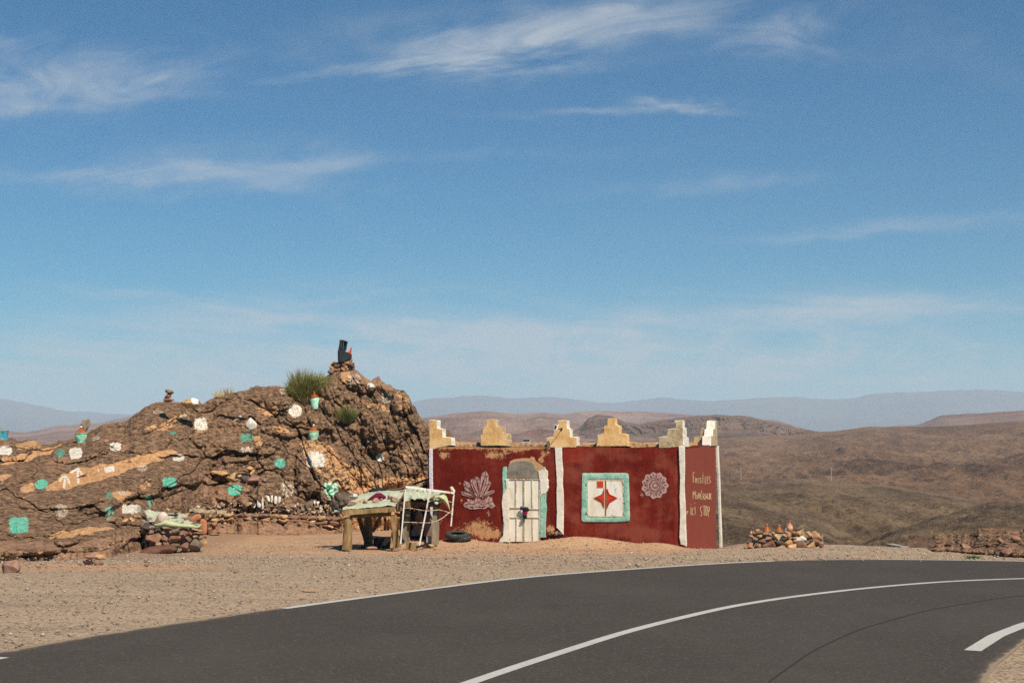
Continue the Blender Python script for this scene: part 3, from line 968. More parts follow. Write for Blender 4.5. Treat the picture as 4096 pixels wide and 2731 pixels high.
C1 = lambda L: [(x * .5102, 1500 + y * .5102) for x, y in L]
C2 = lambda L: [(850 + x * .5102, 1300 + y * .5102) for x, y in L]
wob = 8 * fbm(PX / 40, PY / 25, 0, 91, 4)
tan = np.zeros(PX.shape)
TAN = [(C1([(350, 890), (560, 740), (800, 700), (1000, 660), (1200, 600), (1330, 575), (1390, 600), (1180, 690), (1040, 740), (900, 790), (760, 830), (600, 860), (500, 890), (380, 910)]), 1.3),
       (C1([(150, 870), (260, 840), (280, 900), (160, 930)]), 0.8),
       (C1([(0, 690), (60, 660), (330, 570), (500, 545), (420, 600), (330, 640), (200, 680), (0, 700)]), 0.9),
       (C1([(120, 540), (200, 520), (310, 520), (320, 560), (150, 600)]), 0.6),
       (C1([(0, 620), (60, 630), (120, 660), (0, 680)]), 0.7),
       (C1([(0, 790), (100, 770), (0, 850)]), 0.8),
       (C1([(350, 1260), (500, 1215), (830, 1180), (900, 1200), (620, 1260), (400, 1290)]), 0.8),
       (C1([(870, 910), (1010, 905), (1040, 930), (960, 1000), (900, 960)]), 0.8),
       (C1([(1060, 880), (1180, 800), (1190, 860), (1130, 900)]), 0.6),
       (C1([(1100, 430), (1200, 400), (1450, 290), (1480, 310), (1300, 430)]), 0.5),
       (C1([(1500, 400), (1630, 330), (1640, 440), (1520, 460)]), 0.5),
       (C1([(960, 540), (1030, 540), (1030, 560), (960, 560)]), 0.7),
       (C1([(950, 1000), (1100, 1000), (1110, 1100), (960, 1090)]), 0.4),
       (C2([(690, 930), (730, 900), (830, 895), (930, 950), (1010, 1060), (1110, 1110), (1200, 1120), (1300, 1200), (1500, 1190), (1700, 1180), (1700, 1360), (1250, 1400), (1050, 1420), (980, 1350), (860, 1180), (740, 1120)]), 0.62),
       (C2([(310, 870), (370, 860), (390, 940), (330, 930)]), 0.8),
       (C2([(480, 790), (560, 800), (640, 850), (520, 845)]), 0.7),
       (C2([(320, 640), (480, 620), (560, 660), (420, 720)]), 0.4),
       (C2([(1010, 370), (1080, 370), (1060, 460), (1030, 480)]), 0.8),
       (C2([(1420, 500), (1540, 530), (1560, 620), (1440, 570)]), 0.6),
       (C2([(1150, 580), (1560, 640), (1560, 700), (1200, 650)]), 0.45),
       (C2([(1150, 870), (1480, 930), (1700, 1000), (1700, 1080), (1400, 1000)]), 0.3),
       (C2([(1000, 1490), (1500, 1400), (1700, 1400), (1700, 1600), (1000, 1600)]), 0.7)]
for poly, a in TAN:
    tan = np.maximum(tan, a * inpoly(PX + wob, PY + wob * 0.6, poly))
tan = blur(tan, 3)
# flaked edges of ledges show lighter stone
gr = -np.gradient(RRo, axis=0) * fade
tan = tan + 0.22 * np.clip(-(D1 + D2) * 1.5, 0, 1) + 0.03
pink = np.zeros(PX.shape)
for poly, a in [(C1([(1560, 740), (1764, 740), (1764, 1010), (1620, 1000), (1560, 900)]), 0.7), (C2([(0, 1180), (290, 1240), (260, 1400), (0, 1420)]), 0.6),
                ([(540, 2120), (700, 2085), (1330, 2085), (1500, 2140), (1300, 2200), (540, 2260)], 0.75), ([(-600, 2150), (300, 2165), (560, 2130), (560, 2300), (-600, 2330)], 0.7),
                (C1([(0, 520), (310, 520), (320, 600), (0, 640)]), 0.5), (C1([(360, 620), (560, 650), (560, 720), (360, 690)]), 0.5),
                (C2([(900, 360), (1140, 350), (1330, 450), (1560, 560), (1540, 680), (1280, 600), (1000, 470)]), 0.55), (C2([(1480, 1000), (1700, 980), (1700, 1200), (1500, 1180)]), 0.4)]:
    pink = np.maximum(pink, a * inpoly(PX + wob, PY + wob, poly))
pink = blur(pink, 5)
ext = VA.shape[0] - NRO
tanA = np.concatenate([tan, np.repeat(tan[-1:], ext, 0)])
pinkA = np.concatenate([pink, np.repeat(pink[-1:], ext, 0)])
outcrop = obj('rock_outcrop', VA.reshape(-1, 3), gridf(VA.shape[0], NCO), m_rock, origin=(-9, 45, -0.4), smooth=True, attrs={'tan': tanA, 'pink': pinkA})
tag(outcrop, 'big dark brown rock outcrop dotted with white and green paint patches', 'rock outcrop')
cxf = 0.25 * (PX[:-1, :-1] + PX[1:, :-1] + PX[:-1, 1:] + PX[1:, 1:])
cyf = 0.25 * (PY[:-1, :-1] + PY[1:, :-1] + PY[:-1, 1:] + PY[1:, 1:])
fidx = gridf(NRO, NCO).reshape(NRO - 1, NCO - 1, 4)
flatV = front.reshape(-1, 3)
vray = rays(PX, PY).reshape(-1, 3)
vray = vray / np.linalg.norm(vray, axis=1)[:, None]
edgew = 0.13 * fbm(cxf / 7.0, cyf / 7.0, 0, 95, 4, 0.6)


def patch_mask(kind, a):
    if kind == 'e':      # centre, half sizes, tilt, squareness
        cx, cy, hx, hy, an, sq = a
        an = R(an)
        u = ((cxf - cx) * math.cos(an) - (cyf - cy) * math.sin(an)) / hx
        v = ((cxf - cx) * math.sin(an) + (cyf - cy) * math.cos(an)) / hy
        return (np.abs(u) ** sq + np.abs(v) ** sq) ** (1 / sq) + edgew < 1
    if kind == 's':      # strokes: list of polylines with width
        wdt, lines = a
        m = np.zeros(cxf.shape, bool)
        for L in lines:
            for (x1, y1), (x2, y2) in zip(L[:-1], L[1:]):
                dx, dy = x2 - x1, y2 - y1
                q = np.clip(((cxf - x1) * dx + (cyf - y1) * dy) / (dx * dx + dy * dy), 0, 1)
                m |= np.hypot(cxf - x1 - q * dx, cyf - y1 - q * dy) < wdt * (1 + edgew)
        return m


PATCH = [('e', (20, 1801, 28, 18, 0, 3), m_white), ('e', (303, 1811, 25, 22, 5, 4), m_white), ('e', (240, 1811, 20, 17, 25, 3), m_greenw),
         ('e', (462, 1786, 22, 17, -10, 3), m_white), ('e', (383, 1751, 17, 8, 10, 3), m_whitew), ('e', (633, 1648, 20, 7, 0, 3), m_whitew),
         ('e', (735, 1663, 16, 5, 20, 3), m_whitew), ('e', (803, 1696, 25, 24, 5, 4), m_white), ('e', (691, 1733, 15, 7, 5, 3), m_greenw),
         ('e', (714, 1829, 23, 14, -5, 3), m_white), ('e', (438, 1876, 21, 12, 5, 4), m_white), ('e', (569, 1871, 20, 12, 20, 3), m_whitew),
         ('e', (166, 1936, 27, 19, 15, 2.2), m_green), ('e', (678, 1928, 28, 20, 0, 3), m_green), ('e', (438, 1984, 13, 15, -20, 2), m_greenw),
         ('e', (492, 1972, 19, 9, 0, 3), m_whitew), ('e', (245, 2041, 26, 26, 0, 3), m_whitew), ('e', (75, 2099, 39, 32, 3, 5), m_green),
         ('e', (525, 2035, 36, 17, 0, 5), m_white), ('e', (556, 2037, 8, 12, -10, 4), m_green),
         ('e', (1416, 1517, 26, 21, 10, 4), m_whitew), ('e', (1483, 1545, 15, 14, -10, 3), m_white), ('e', (1133, 1566, 16, 14, 20, 3), m_whitew),
         ('e', (1545, 1592, 21, 19, 0, 4), m_whitew), ('e', (1181, 1642, 26, 25, 0, 2.2), m_white), ('e', (950, 1672, 18, 5, 28, 3), m_white),
         ('e', (988, 1749, 28, 17, 5, 3), m_greenw), ('e', (984, 1802, 29, 17, 0, 3), m_whitew), ('e', (1119, 1851, 21, 19, 0, 2.5), m_green),
         ('e', (1261, 1838, 37, 32, 3, 4), m_white), ('e', (1519, 1829, 15, 17, 0, 2.3), m_white), ('e', (1148, 1956, 26, 31, 0, 2.6), m_whitew),
         ('e', (939, 1959, 28, 21, 15, 2.6), m_green), ('e', (1325, 1953, 29, 24, -3, 5), m_mint), ('e', (775, 1607, 20, 10, 0, 3), m_white),
         ('s', (4.5, [C1([(500, 880), (512, 800)]), C1([(472, 825), (490, 800), (515, 793), (535, 815), (542, 848)])]), m_white),
         ('s', (4.5, [C1([(613, 840), (610, 735)]), C1([(560, 762), (612, 730), (640, 775)])]), m_white),
         ('s', (4.5, [C1([(845, 1135), (852, 1090), (868, 1040)]), C1([(830, 1055), (860, 1035), (882, 1050), (883, 1080)])]), m_green),
         ('s', (4.5, [C1([(1178, 1030), (1163, 950)]), C1([(1140, 972), (1163, 946), (1193, 978)])]), m_green),
         ('s', (2.2, [C1([(772, 735), (772, 762)])]), m_whitew),
         ('s', (1.6, [C2([(905, 1335), (907, 1375)]), C2([(920, 1335), (922, 1390)]), C2([(945, 1330), (946, 1360)])]), m_mint)]
for kind, a, mm in PATCH:
    msk = patch_mask(kind, a)
    fs_ = fidx[msk]
    if not len(fs_): continue
    uq, inv = np.unique(fs_.ravel(), return_inverse=True)
    vv = flatV[uq] - vray[uq] * 0.012
    nm = 'painted_arrow' if (kind == 's' and a[0] > 4) else 'painted_patch'
    o = obj(nm, vv, inv.reshape(-1, 4), mm, outcrop, smooth=True, attrs={'tan': tan.ravel()[uq], 'pink': pink.ravel()[uq]})
    o['label'] = ('green' if mm in (m_green, m_greenw, m_mint) else 'white') + ' painted ' + ('arrow' if nm == 'painted_arrow' else 'patch') + ' on the rock'


def surf(px, py):
    """point of the outcrop's front surface seen at a pixel"""
    j = int(np.argmin(np.abs(opx - px)))
    i = int(np.argmin(np.abs(PY[:, j] - py)))
    return front[i, j].copy()


# =================================================================== loose stones
def stone_mesh(seed, flatness=1.0, cuts=16, sub=3, roughness=0.05, rnd_=(0.62, 0.95)):
    r = random.Random(seed)
    bm = bmesh.new()
    bmesh.ops.create_icosphere(bm, subdivisions=sub, radius=1.0)
    co = np.array([v.co[:] for v in bm.verts])
    for _ in range(cuts):
        nrm = np.array([r.gauss(0, 1), r.gauss(0, 1), r.gauss(0, 1)])
        nrm /= np.linalg.norm(nrm)
        d = r.uniform(*rnd_)
        k = co @ nrm - d
        co = co - np.clip(k, 0, None)[:, None] * nrm
    nn = fbm(co[:, 0] * 2.2 + seed, co[:, 1] * 2.2, co[:, 2] * 2.2, seed, 4, 0.6)
    co = co * (1 + roughness * nn)[:, None]
    lo, hi = co.min(0), co.max(0)
    co = (co - (lo + hi) / 2) / (hi - lo)        # unit box
    for v, c in zip(bm.verts, co): v.co = c
    me = bpy.data.meshes.new('stone')
    bm.to_mesh(me); bm.free()
    me.materials.append(None)
    me.polygons.foreach_set('use_smooth', np.ones(len(me.polygons), bool))
    me.set_sharp_from_angle(angle=R(28))
    return me


STONES = [stone_mesh(i + 1, cuts=10 + i % 4, rnd_=(0.42, 0.74), roughness=0.03) for i in range(14)]
ROUND = [stone_mesh(i + 50, cuts=5, rnd_=(0.85, 1.0), roughness=0.08) for i in range(4)]
BLOCKS = [stone_mesh(i + 80, cuts=26, rnd_=(0.55, 0.72)) for i in range(4)]


def mat_stone(name, stops, spec=0.25, speck=0.35, sc=1.0):
    t = M(name)
    o = opos(t)
    r = t.n('ShaderNodeObjectInfo').outputs['Random']
    n = t.noise(o, 2.6 * sc, 6, 0.7)
    n2 = t.noise(o, 9 * sc, 5, 0.7)
    base = t.ramp(r, stops, 'LINEAR')
    c = t.mix(t.step(n, 0.35, 0.7), t.hsv(base, 0.5, 1.05, 0.70), t.hsv(base, 0.5, 0.92, 1.2))
    c = t.mix(t.m('MULTIPLY', t.step(n2, 0.58, 0.7), speck), c, (0.05, 0.035, 0.03))
    c = t.mix(t.m('MULTIPLY', t.step(n2, 0.38, 0.28), speck), c, (0.46, 0.34, 0.23))
    return fin(t, c, 0.9, t.m('ADD', n, t.m('MULTIPLY', n2, 0.5)), 0.6, 0.02)


OC = (0.42, 0.24, 0.11); CRM = (0.52, 0.39, 0.24); BR = (0.19, 0.10, 0.065); PK = (0.32, 0.175, 0.115); DKR = (0.14, 0.065, 0.045); GRY = (0.20, 0.155, 0.11)
ms_mix = mat_stone('mixed_stone', [(0, OC), (0.2, BR), (0.35, CRM), (0.5, DKR), (0.62, PK), (0.75, OC), (0.9, BR), (1, CRM)])
ms_brown = mat_stone('brown_stone', [(0, BR), (0.3, PK), (0.5, DKR), (0.7, (0.26, 0.15, 0.095)), (0.85, GRY), (1, OC)])
ms_cairn = mat_stone('orange_brown_stone', [(0, (0.33, 0.15, 0.08)), (0.4, (0.42, 0.22, 0.12)), (0.7, BR), (1, PK)])
ms_pink = mat_stone('pink_stone', [(0, (0.40, 0.235, 0.16)), (0.5, (0.31, 0.17, 0.12)), (1, (0.47, 0.31, 0.21))])
ms_ochre = mat_stone('ochre_stone', [(0, (0.46, 0.27, 0.12)), (1, (0.50, 0.33, 0.17))])
ms_purple = mat_stone('purple_brown_stone', [(0, (0.22, 0.125, 0.09)), (1, (0.28, 0.165, 0.12))], speck=0.2)
ms_dark = mat_stone('dark_stone', [(0, (0.055, 0.05, 0.048)), (1, (0.11, 0.08, 0.065))])
ms_grey = mat_stone('grey_stone', [(0, (0.25, 0.185, 0.125)), (1, (0.17, 0.13, 0.095))])
ms_white = mat_stone('white_stone', [(0, (0.70, 0.65, 0.56)), (1, (0.76, 0.71, 0.62))], speck=0.12)
ms_min = mat_stone('mineral_stone', [(0, (0.40, 0.28, 0.18)), (0.25, (0.30, 0.20, 0.13)), (0.45, (0.55, 0.44, 0.31)), (0.6, (0.20, 0.15, 0.11)), (0.8, (0.45, 0.26, 0.13)), (0.92, (0.07, 0.065, 0.06)), (1, (0.62, 0.53, 0.42))])
rg = random.Random(12)


def stone(c, size, mat, name='stone', parent=None, rot=None, mesh=None, label=None, cat=None, group=None):
    me = mesh or rg.choice(STONES)
    o = bpy.data.objects.new(name, me)
    scene.collection.objects.link(o)
    o.material_slots[0].link = 'OBJECT'
    o.material_slots[0].material = mat
    c = np.asarray(c, float)
    if parent is not None:
        o.parent = parent
        o.location = c - ORG[parent.name]
    else:
        o.location = c
    o.scale = size
    o.rotation_euler = rot if rot is not None else (rg.uniform(-.15, .15), rg.uniform(-.2, .2), rg.uniform(-.4, .4))
    ORG[o.name] = c
    return tag(o, label, cat, group)


def stone_px(px, py, w, h, D, mat, dep=None, **k):
    s = D / F
    return stone(P(px, py, D), (w * s, (dep if dep else w * 0.8) * s, h * s), mat, **k)
# =================================================================== the roadside building
TH = R(18)
BU = np.array([math.cos(TH), -math.sin(TH), 0.0])      # along the front, to the right
BN = np.array([-math.sin(TH), -math.cos(TH), 0.0])     # out of the front wall
BB = -BN                                                # along the side wall, away
C0 = P(2733, 2160, 43.0); C0[2] = -0.38
Wd, Ln = 8.22, 5.7
ZT = 2.62


def proj(p):
    d = np.asarray(p) - CAM
    yy = d @ FW
    return CX + F * d[..., 0] / yy, CY - F * (d @ UP) / yy


def wdisp(p):
    return 0.010 * fbm(p[..., 0] * 0.8 + 9, p[..., 1] * 0.3, p[..., 2] * 0.8, 7, 3)


class Plane:
    def __init__(s, o, n): s.o = np.asarray(o, float); s.n = np.asarray(n, float)

    def at(s, px, py, off=0.0):
        d = rays(px, py)
        t = ((s.o - CAM) @ s.n) / (d @ s.n)
        p = CAM + d * np.asarray(t)[..., None]
        return p + s.n * (wdisp(p) + off)[..., None] if np.ndim(t) else p + s.n * (float(wdisp(p)) + off)


FR = Plane(C0, BN)
SD = Plane(C0, BU)
CB = Plane(C0 + BB * Ln, BN)           # back wall
K4 = lambda L: [(1650 + x * .38272, 1640 + y * .38272) for x, y in L]
K5 = lambda L: [(2250 + x * .38272, 1640 + y * .38272) for x, y in L]
KD = lambda L: [(1900 + x * .2551, 1800 + y * .2551) for x, y in L]


def plaster(name, ramp_, sc=1.0, bs=0.5, grime=None, gs=0.35, vert=False, rough=0.9):
    t = M(name)
    p = wpos(t)
    q = t.vm('MULTIPLY', p, (1, 1, 0.35)) if vert else p
    n = t.noise(q, 3.0 * sc, 7, 0.7)
    n2 = t.noise(p, 18 * sc, 5, 0.7)
    c = t.ramp(t.m('ADD', t.m('MULTIPLY', n, 0.7), t.m('MULTIPLY', n2, 0.3)), [(0.36, ramp_[0]), (0.5, ramp_[1]), (0.64, ramp_[2])])
    if grime:
        g = t.noise(q, 5.5 * sc, 7, 0.75)
        c = t.mix(t.m('MULTIPLY', t.step(g, 0.52, 0.70), gs), c, grime)
    return fin(t, c, rough, t.m('ADD', t.m('MULTIPLY', n, 0.8), t.m('MULTIPLY', n2, 0.5)), bs, 0.03)


def mat_red():
    t = M('red_limewash')
    p = wpos(t)
    w, du, br = t.attr('wear'), t.attr('dust'), t.attr('bright')
    n1 = t.noise(p, 1.3, 6, 0.65, 0.5)
    n2 = t.noise(p, 9, 9, 0.8, 0.5)
    n3 = t.noise(p, 38, 4, 0.75)
    nv = t.noise(t.vm('MULTIPLY', p, (1, 1, 0.18)), 6, 5, 0.7)
    red = t.ramp(n1, [(0.35, (0.095, 0.0070, 0.0040)), (0.55, (0.130, 0.0105, 0.0060)), (0.7, (0.165, 0.017, 0.009))])
    red = t.mix(t.m('MULTIPLY', t.step(n3, 0.35, 0.75), 0.25), red, (0.20, 0.035, 0.022))
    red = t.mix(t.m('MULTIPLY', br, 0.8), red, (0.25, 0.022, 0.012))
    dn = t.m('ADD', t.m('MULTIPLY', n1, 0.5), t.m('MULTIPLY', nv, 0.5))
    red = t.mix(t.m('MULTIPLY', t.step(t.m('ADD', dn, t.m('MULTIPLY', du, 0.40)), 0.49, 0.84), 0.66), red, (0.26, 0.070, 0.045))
    th = t.m('SUBTRACT', 1.06, t.m('MULTIPLY', w, 0.50))
    nn = t.m('ADD', t.m('MULTIPLY', n2, 0.70), t.m('MULTIPLY', n3, 0.50))
    k = t.step(t.m('SUBTRACT', nn, th), -0.155, -0.135)
    tanp = t.ramp(n2, [(0.35, (0.34, 0.165, 0.075)), (0.6, (0.52, 0.29, 0.145))])
    c = t.mix(k, red, tanp)
    h = t.m('SUBTRACT', t.m('ADD', t.m('MULTIPLY', n2, 0.5), t.m('MULTIPLY', n3, 0.3)), t.m('MULTIPLY', k, 0.35))
    return fin(t, c, 0.88, h, 0.55, 0.03)


m_red = mat_red()
m_cream = plaster('ochre_plaster', [(0.48, 0.25, 0.09), (0.66, 0.41, 0.18), (0.74, 0.53, 0.29)], 1.0, 0.6, (0.30, 0.19, 0.10), 0.25)
m_lime = plaster('whitewash', [(0.52, 0.46, 0.36), (0.70, 0.65, 0.56), (0.76, 0.72, 0.65)], 1.2, 0.7, (0.45, 0.36, 0.26), 0.4)
m_bluew = plaster('bluish_whitewash', [(0.44, 0.44, 0.48), (0.60, 0.60, 0.66), (0.66, 0.67, 0.72)], 1.2, 0.7, (0.36, 0.32, 0.30), 0.5)
m_greyp = plaster('weathered_ochre_plaster', [(0.24, 0.17, 0.10), (0.44, 0.34, 0.21), (0.60, 0.48, 0.31)], 1.6, 0.8, (0.17, 0.14, 0.105), 0.6)
m_mintp = plaster('mint_green_plaster', [(0.12, 0.33, 0.25), (0.27, 0.49, 0.385), (0.46, 0.60, 0.49)], 2.0, 0.9, (0.07, 0.28, 0.22), 0.6)
m_cem = plaster('grey_cement', [(0.13, 0.115, 0.095), (0.22, 0.195, 0.16), (0.29, 0.26, 0.215)], 1.0, 0.6, (0.10, 0.09, 0.075), 0.5)
m_bare = plaster('bare_mud_plaster', [(0.36, 0.19, 0.09), (0.50, 0.29, 0.145), (0.58, 0.36, 0.20)], 1.6, 0.8, (0.24, 0.13, 0.07), 0.4)
m_mural = plaster('pinkish_mural_paint', [(0.30, 0.17, 0.15), (0.42, 0.28, 0.255), (0.49, 0.345, 0.315)], 3.0, 0.4, (0.22, 0.08, 0.07), 0.5)
m_mline = plaster('dark_red_mural_line', [(0.10, 0.018, 0.013), (0.15, 0.03, 0.022), (0.19, 0.055, 0.045)], 3.0, 0.3)
m_letter = plaster('cream_lettering', [(0.50, 0.34, 0.16), (0.62, 0.46, 0.25), (0.66, 0.52, 0.31)], 4.0, 0.3)
m_clay = plaster('raw_clay', [(0.18, 0.105, 0.055), (0.33, 0.20, 0.11), (0.45, 0.29, 0.16)], 2.5, 1.0, (0.11, 0.07, 0.045), 0.5)

bld = thing('building', C0 - BU * 4, 'dark red mud building with cream stepped corners, white door and painted crystal', 'building')


def wallgrid(name, o, du, length, zb, ztop, n, nu, nz, thick, attrs_fn):
    """wall with front grid, back and edges; ztop is a function of distance along"""
    us = np.linspace(0, length, nu)
    T, U_ = np.meshgrid(np.linspace(0, 1, nz), us, indexing='ij')
    zt = ztop(us)
    Zv = zb + (zt[None] - zb) * T
    base = o + U_[..., None] * du
    base[..., 2] = Zv
    front_ = base + n * wdisp(base)[..., None]
    back_ = base - n * thick
    f = gridf(nz, nu)
    N = nz * nu
    f2 = f[:, ::-1] + N
    idx = np.arange(N).reshape(nz, nu)
    ring = np.concatenate([idx[0], idx[1:, -1], idx[-1, ::-1][1:], idx[::-1, 0][1:]])
    e = np.stack([ring[:-1], ring[1:], ring[1:] + N, ring[:-1] + N], -1)
    V = np.concatenate([front_.reshape(-1, 3), back_.reshape(-1, 3)])
    at = attrs_fn(front_.reshape(-1, 3))
    at = {k: np.concatenate([v, v * 0]) for k, v in at.items()}
    return obj(name, V, np.concatenate([f, f2, e]), m_red, bld, attrs=at)


def blot(px, py, cx, cy, hx, hy): return np.exp(-(((px - cx) / hx) ** 2 + ((py - cy) / hy) ** 2))


def front_attr(v):
    px, py = proj(v)
    w = 0.20 * (px < 2220) + 0.05
    topy = 1788
    w = w + 0.6 * np.exp(-np.clip(py - topy, 0, None) / 9.0) * (px < 2200) + 0.45 * np.exp(-np.clip(py - topy, 0, None) / 4.0)
    for (cx, cy, hx, hy, a) in [(1778, 1822, 30, 16, .55), (1990, 1820, 70, 22, .42), (1960, 1822, 16, 12, .3), (2080, 1795, 40, 14, .45), (2185, 1815, 26, 14, .45), (1925, 2105, 62, 45, .44), (1850, 2115, 80, 30, .30), (1955, 2140, 50, 20, .45),
                             (1760, 2090, 25, 30, .22), (1990, 2130, 14, 18, .4), (2205, 2115, 18, 16, .75), (2190, 2090, 26, 60, .22), (2285, 1930, 22, 20, .30), (2270, 2040, 14, 10, .35), (2270, 2125, 16, 8, .3), (1840, 1932, 9, 8, .5), (1845, 2000, 7, 12, .5), (2165, 1840, 14, 18, .6)]:
        w = np.maximum(w, a * blot(px, py, cx, cy, hx, hy) + 0.15 * (px < 2220)) if a > 0.7 else w + a * blot(px, py, cx, cy, hx, hy)
    du = 0.10 + 0.32 * sstep(2250, 2300, px) * (0.5 + 0.9 * fbm(px / 50, py / 30, 0, 44, 4)) + 0.5 * blot(px, py, 2560, 2130, 120, 26) + 0.35 * blot(px, py, 2380, 1820, 60, 30) - 0.3 * blot(px, py, 2390, 1850, 40, 50) + 0.25 * blot(px, py, 2290, 1880, 30, 30)
    nb = 3 * fbm(px / 12, py / 12, 0, 3, 3)
    br = sstep(2254, 2258, px) * (1 - sstep(2331, 2337, px + nb)) * (1 - sstep(1846, 1851, py + nb)) + 0.35 * sstep(2255, 2300, px) * sstep(0.0, 0.5, fbm(px / 60, py / 60, 0, 8, 3))
    return {'wear': np.clip(w, 0, 1.2), 'dust': np.clip(du, 0, 1), 'bright': np.clip(br, 0, 1)}


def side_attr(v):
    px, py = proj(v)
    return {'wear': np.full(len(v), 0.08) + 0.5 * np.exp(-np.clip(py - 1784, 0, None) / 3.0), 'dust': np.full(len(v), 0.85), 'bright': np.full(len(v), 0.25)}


ztf = lambda u: ZT + 0.03 * fbm(u * 0.9, u * 0, 0, 4, 4) + np.interp(u, [0, 1.0, 4, 5, 8.22], [0.03, 0.03, 0.03, 0.02, 0.0])
wf = wallgrid('wall', C0 - BU * Wd, BU, Wd, -1.1, ztf, BN, 420, 170, 0.3, front_attr)
zts = lambda u: ZT + np.interp(u, [0, Ln], [0.01, 0.12]) + 0.03 * fbm(u * 0.8, u * 0 + 5, 0, 4, 4)
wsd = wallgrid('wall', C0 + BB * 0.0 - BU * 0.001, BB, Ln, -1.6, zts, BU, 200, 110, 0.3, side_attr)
bk = MB()
bk.box(C0 - BU * (Wd / 2) + BB * (Ln - 0.15) + np.array([0, 0, 1.05]), (Wd - 0.62, 0.3, 4.3), Matrix.Rotation(-TH, 3, 'Z'))
bk.box(C0 - BU * (Wd - 0.15) + BB * (Ln / 2 + 0.12) + np.array([0, 0, 1.05]), (0.3, Ln - 0.3, 4.3), Matrix.Rotation(-TH, 3, 'Z'))
bk.build('wall', m_cream, bld)
MB().box(C0 - BU * (Wd / 2) + BB * (Ln / 2) + np.array([0, 0, 2.72]), (Wd - 0.62, Ln - 0.62, 0.16), Matrix.Rotation(-TH, 3, 'Z')).build('roof', m_clay, bld)


def roll(pts, step=6.0, jit=0.0, seed=0, closed=True):
    pts = [np.array(p, float) for p in pts]
    out = []
    r = random.Random(seed)
    m = len(pts) if closed else len(pts) - 1
    for i in range(m):
        a, b = pts[i], pts[(i + 1) % len(pts)]
        k = max(1, int(np.linalg.norm(b - a) / step))
        for j in range(k):
            out.append(a + (b - a) * j / k + (np.array([r.uniform(-jit, jit), r.uniform(-jit, jit)]) if jit else 0))
    if not closed: out.append(pts[-1])
    return np.array(out)


def shrink(q, d):
    t = np.roll(q, -1, 0) - np.roll(q, 1, 0)
    t /= (np.linalg.norm(t, axis=1)[:, None] + 1e-9)
    n = np.stack([-t[:, 1], t[:, 0]], -1)
    area = 0.5 * np.sum(q[:, 0] * np.roll(q[:, 1], -1) - np.roll(q[:, 0], -1) * q[:, 1])
    return q + n * d * (1 if area > 0 else -1)


def slab(name, outline, plane, t, mat, parent, back=-0.02, edge=1.3, step=6.0, jit=0.0, seed=0, emat=None, label=None, top=None):
    """raised slab with softened edges, outline given on the wall as seen in the picture"""
    q = roll(outline, step, jit, seed)
    n = len(q)
    L = [plane.at(q[:, 0], q[:, 1], back)]
    L.append(plane.at(q[:, 0], q[:, 1], t * 0.55))
    q2 = shrink(q, edge * 0.45); L.append(plane.at(q2[:, 0], q2[:, 1], t * 0.88))
    q3 = shrink(q, edge); L.append(plane.at(q3[:, 0], q3[:, 1], t))
    # perspective-true back: same shape pushed straight back
    L[0] = L[1] + plane.n * (back - t * 0.55)
    V = np.concatenate(L)
    f = []
    for k in range(3):
        for i in range(n):
            j = (i + 1) % n
            f.append((k * n + i, k * n + j, (k + 1) * n + j, (k + 1) * n + i))
    nside = n
    f.append(tuple(range(3 * n, 4 * n)))
    f.append(tuple(range(n - 1, -1, -1)))
    bm = bmesh.new()
    org = ORG[parent.name]
    vs = [bm.verts.new(tuple(p - org)) for p in V]
    for fi, face in enumerate(f):
        try: ff = bm.faces.new([vs[i] for i in face])
        except ValueError: continue
        ff.material_index = 1 if (emat is not None and fi < 3 * n) else 0
    bmesh.ops.recalc_face_normals(bm, faces=bm.faces[:])
    bmesh.ops.triangulate(bm, faces=[ff for ff in bm.faces if len(ff.verts) > 4], ngon_method='BEAUTY')
    me = bpy.data.meshes.new(name)
    bm.to_mesh(me); bm.free()
    me.materials.append(mat)
    if emat is not None: me.materials.append(emat)
    o = bpy.data.objects.new(name, me)
    scene.collection.objects.link(o)
    o.parent = parent
    ORG[o.name] = org
    if label: o['label'] = label
    return o


def quads(name, strokes, plane, w, off, mat, parent, label=None):
    """painted strokes: each a polyline in picture coordinates, w wide"""
    V, Fq = [], []
    for st in strokes:
        q = np.array(st[0] if isinstance(st, tuple) else st, float)
        ww = st[1] if isinstance(st, tuple) else w
        if len(q) < 2: continue
        q = roll(q, 9, closed=False)
        d = np.gradient(q, axis=0)
        d /= np.linalg.norm(d, axis=1)[:, None] + 1e-9
        n = np.stack([-d[:, 1], d[:, 0]], -1) * ww / 2
        a = plane.at((q + n)[:, 0], (q + n)[:, 1], off); b = plane.at((q - n)[:, 0], (q - n)[:, 1], off)
        o = len(V)
        for x, y in zip(a, b): V += [x, y]
        for i in range(len(q) - 1): Fq.append((o + 2 * i, o + 2 * i + 2, o + 2 * i + 3, o + 2 * i + 1))
    o = obj(name, np.array(V), Fq, mat, parent)
    if label: o['label'] = label
    return o


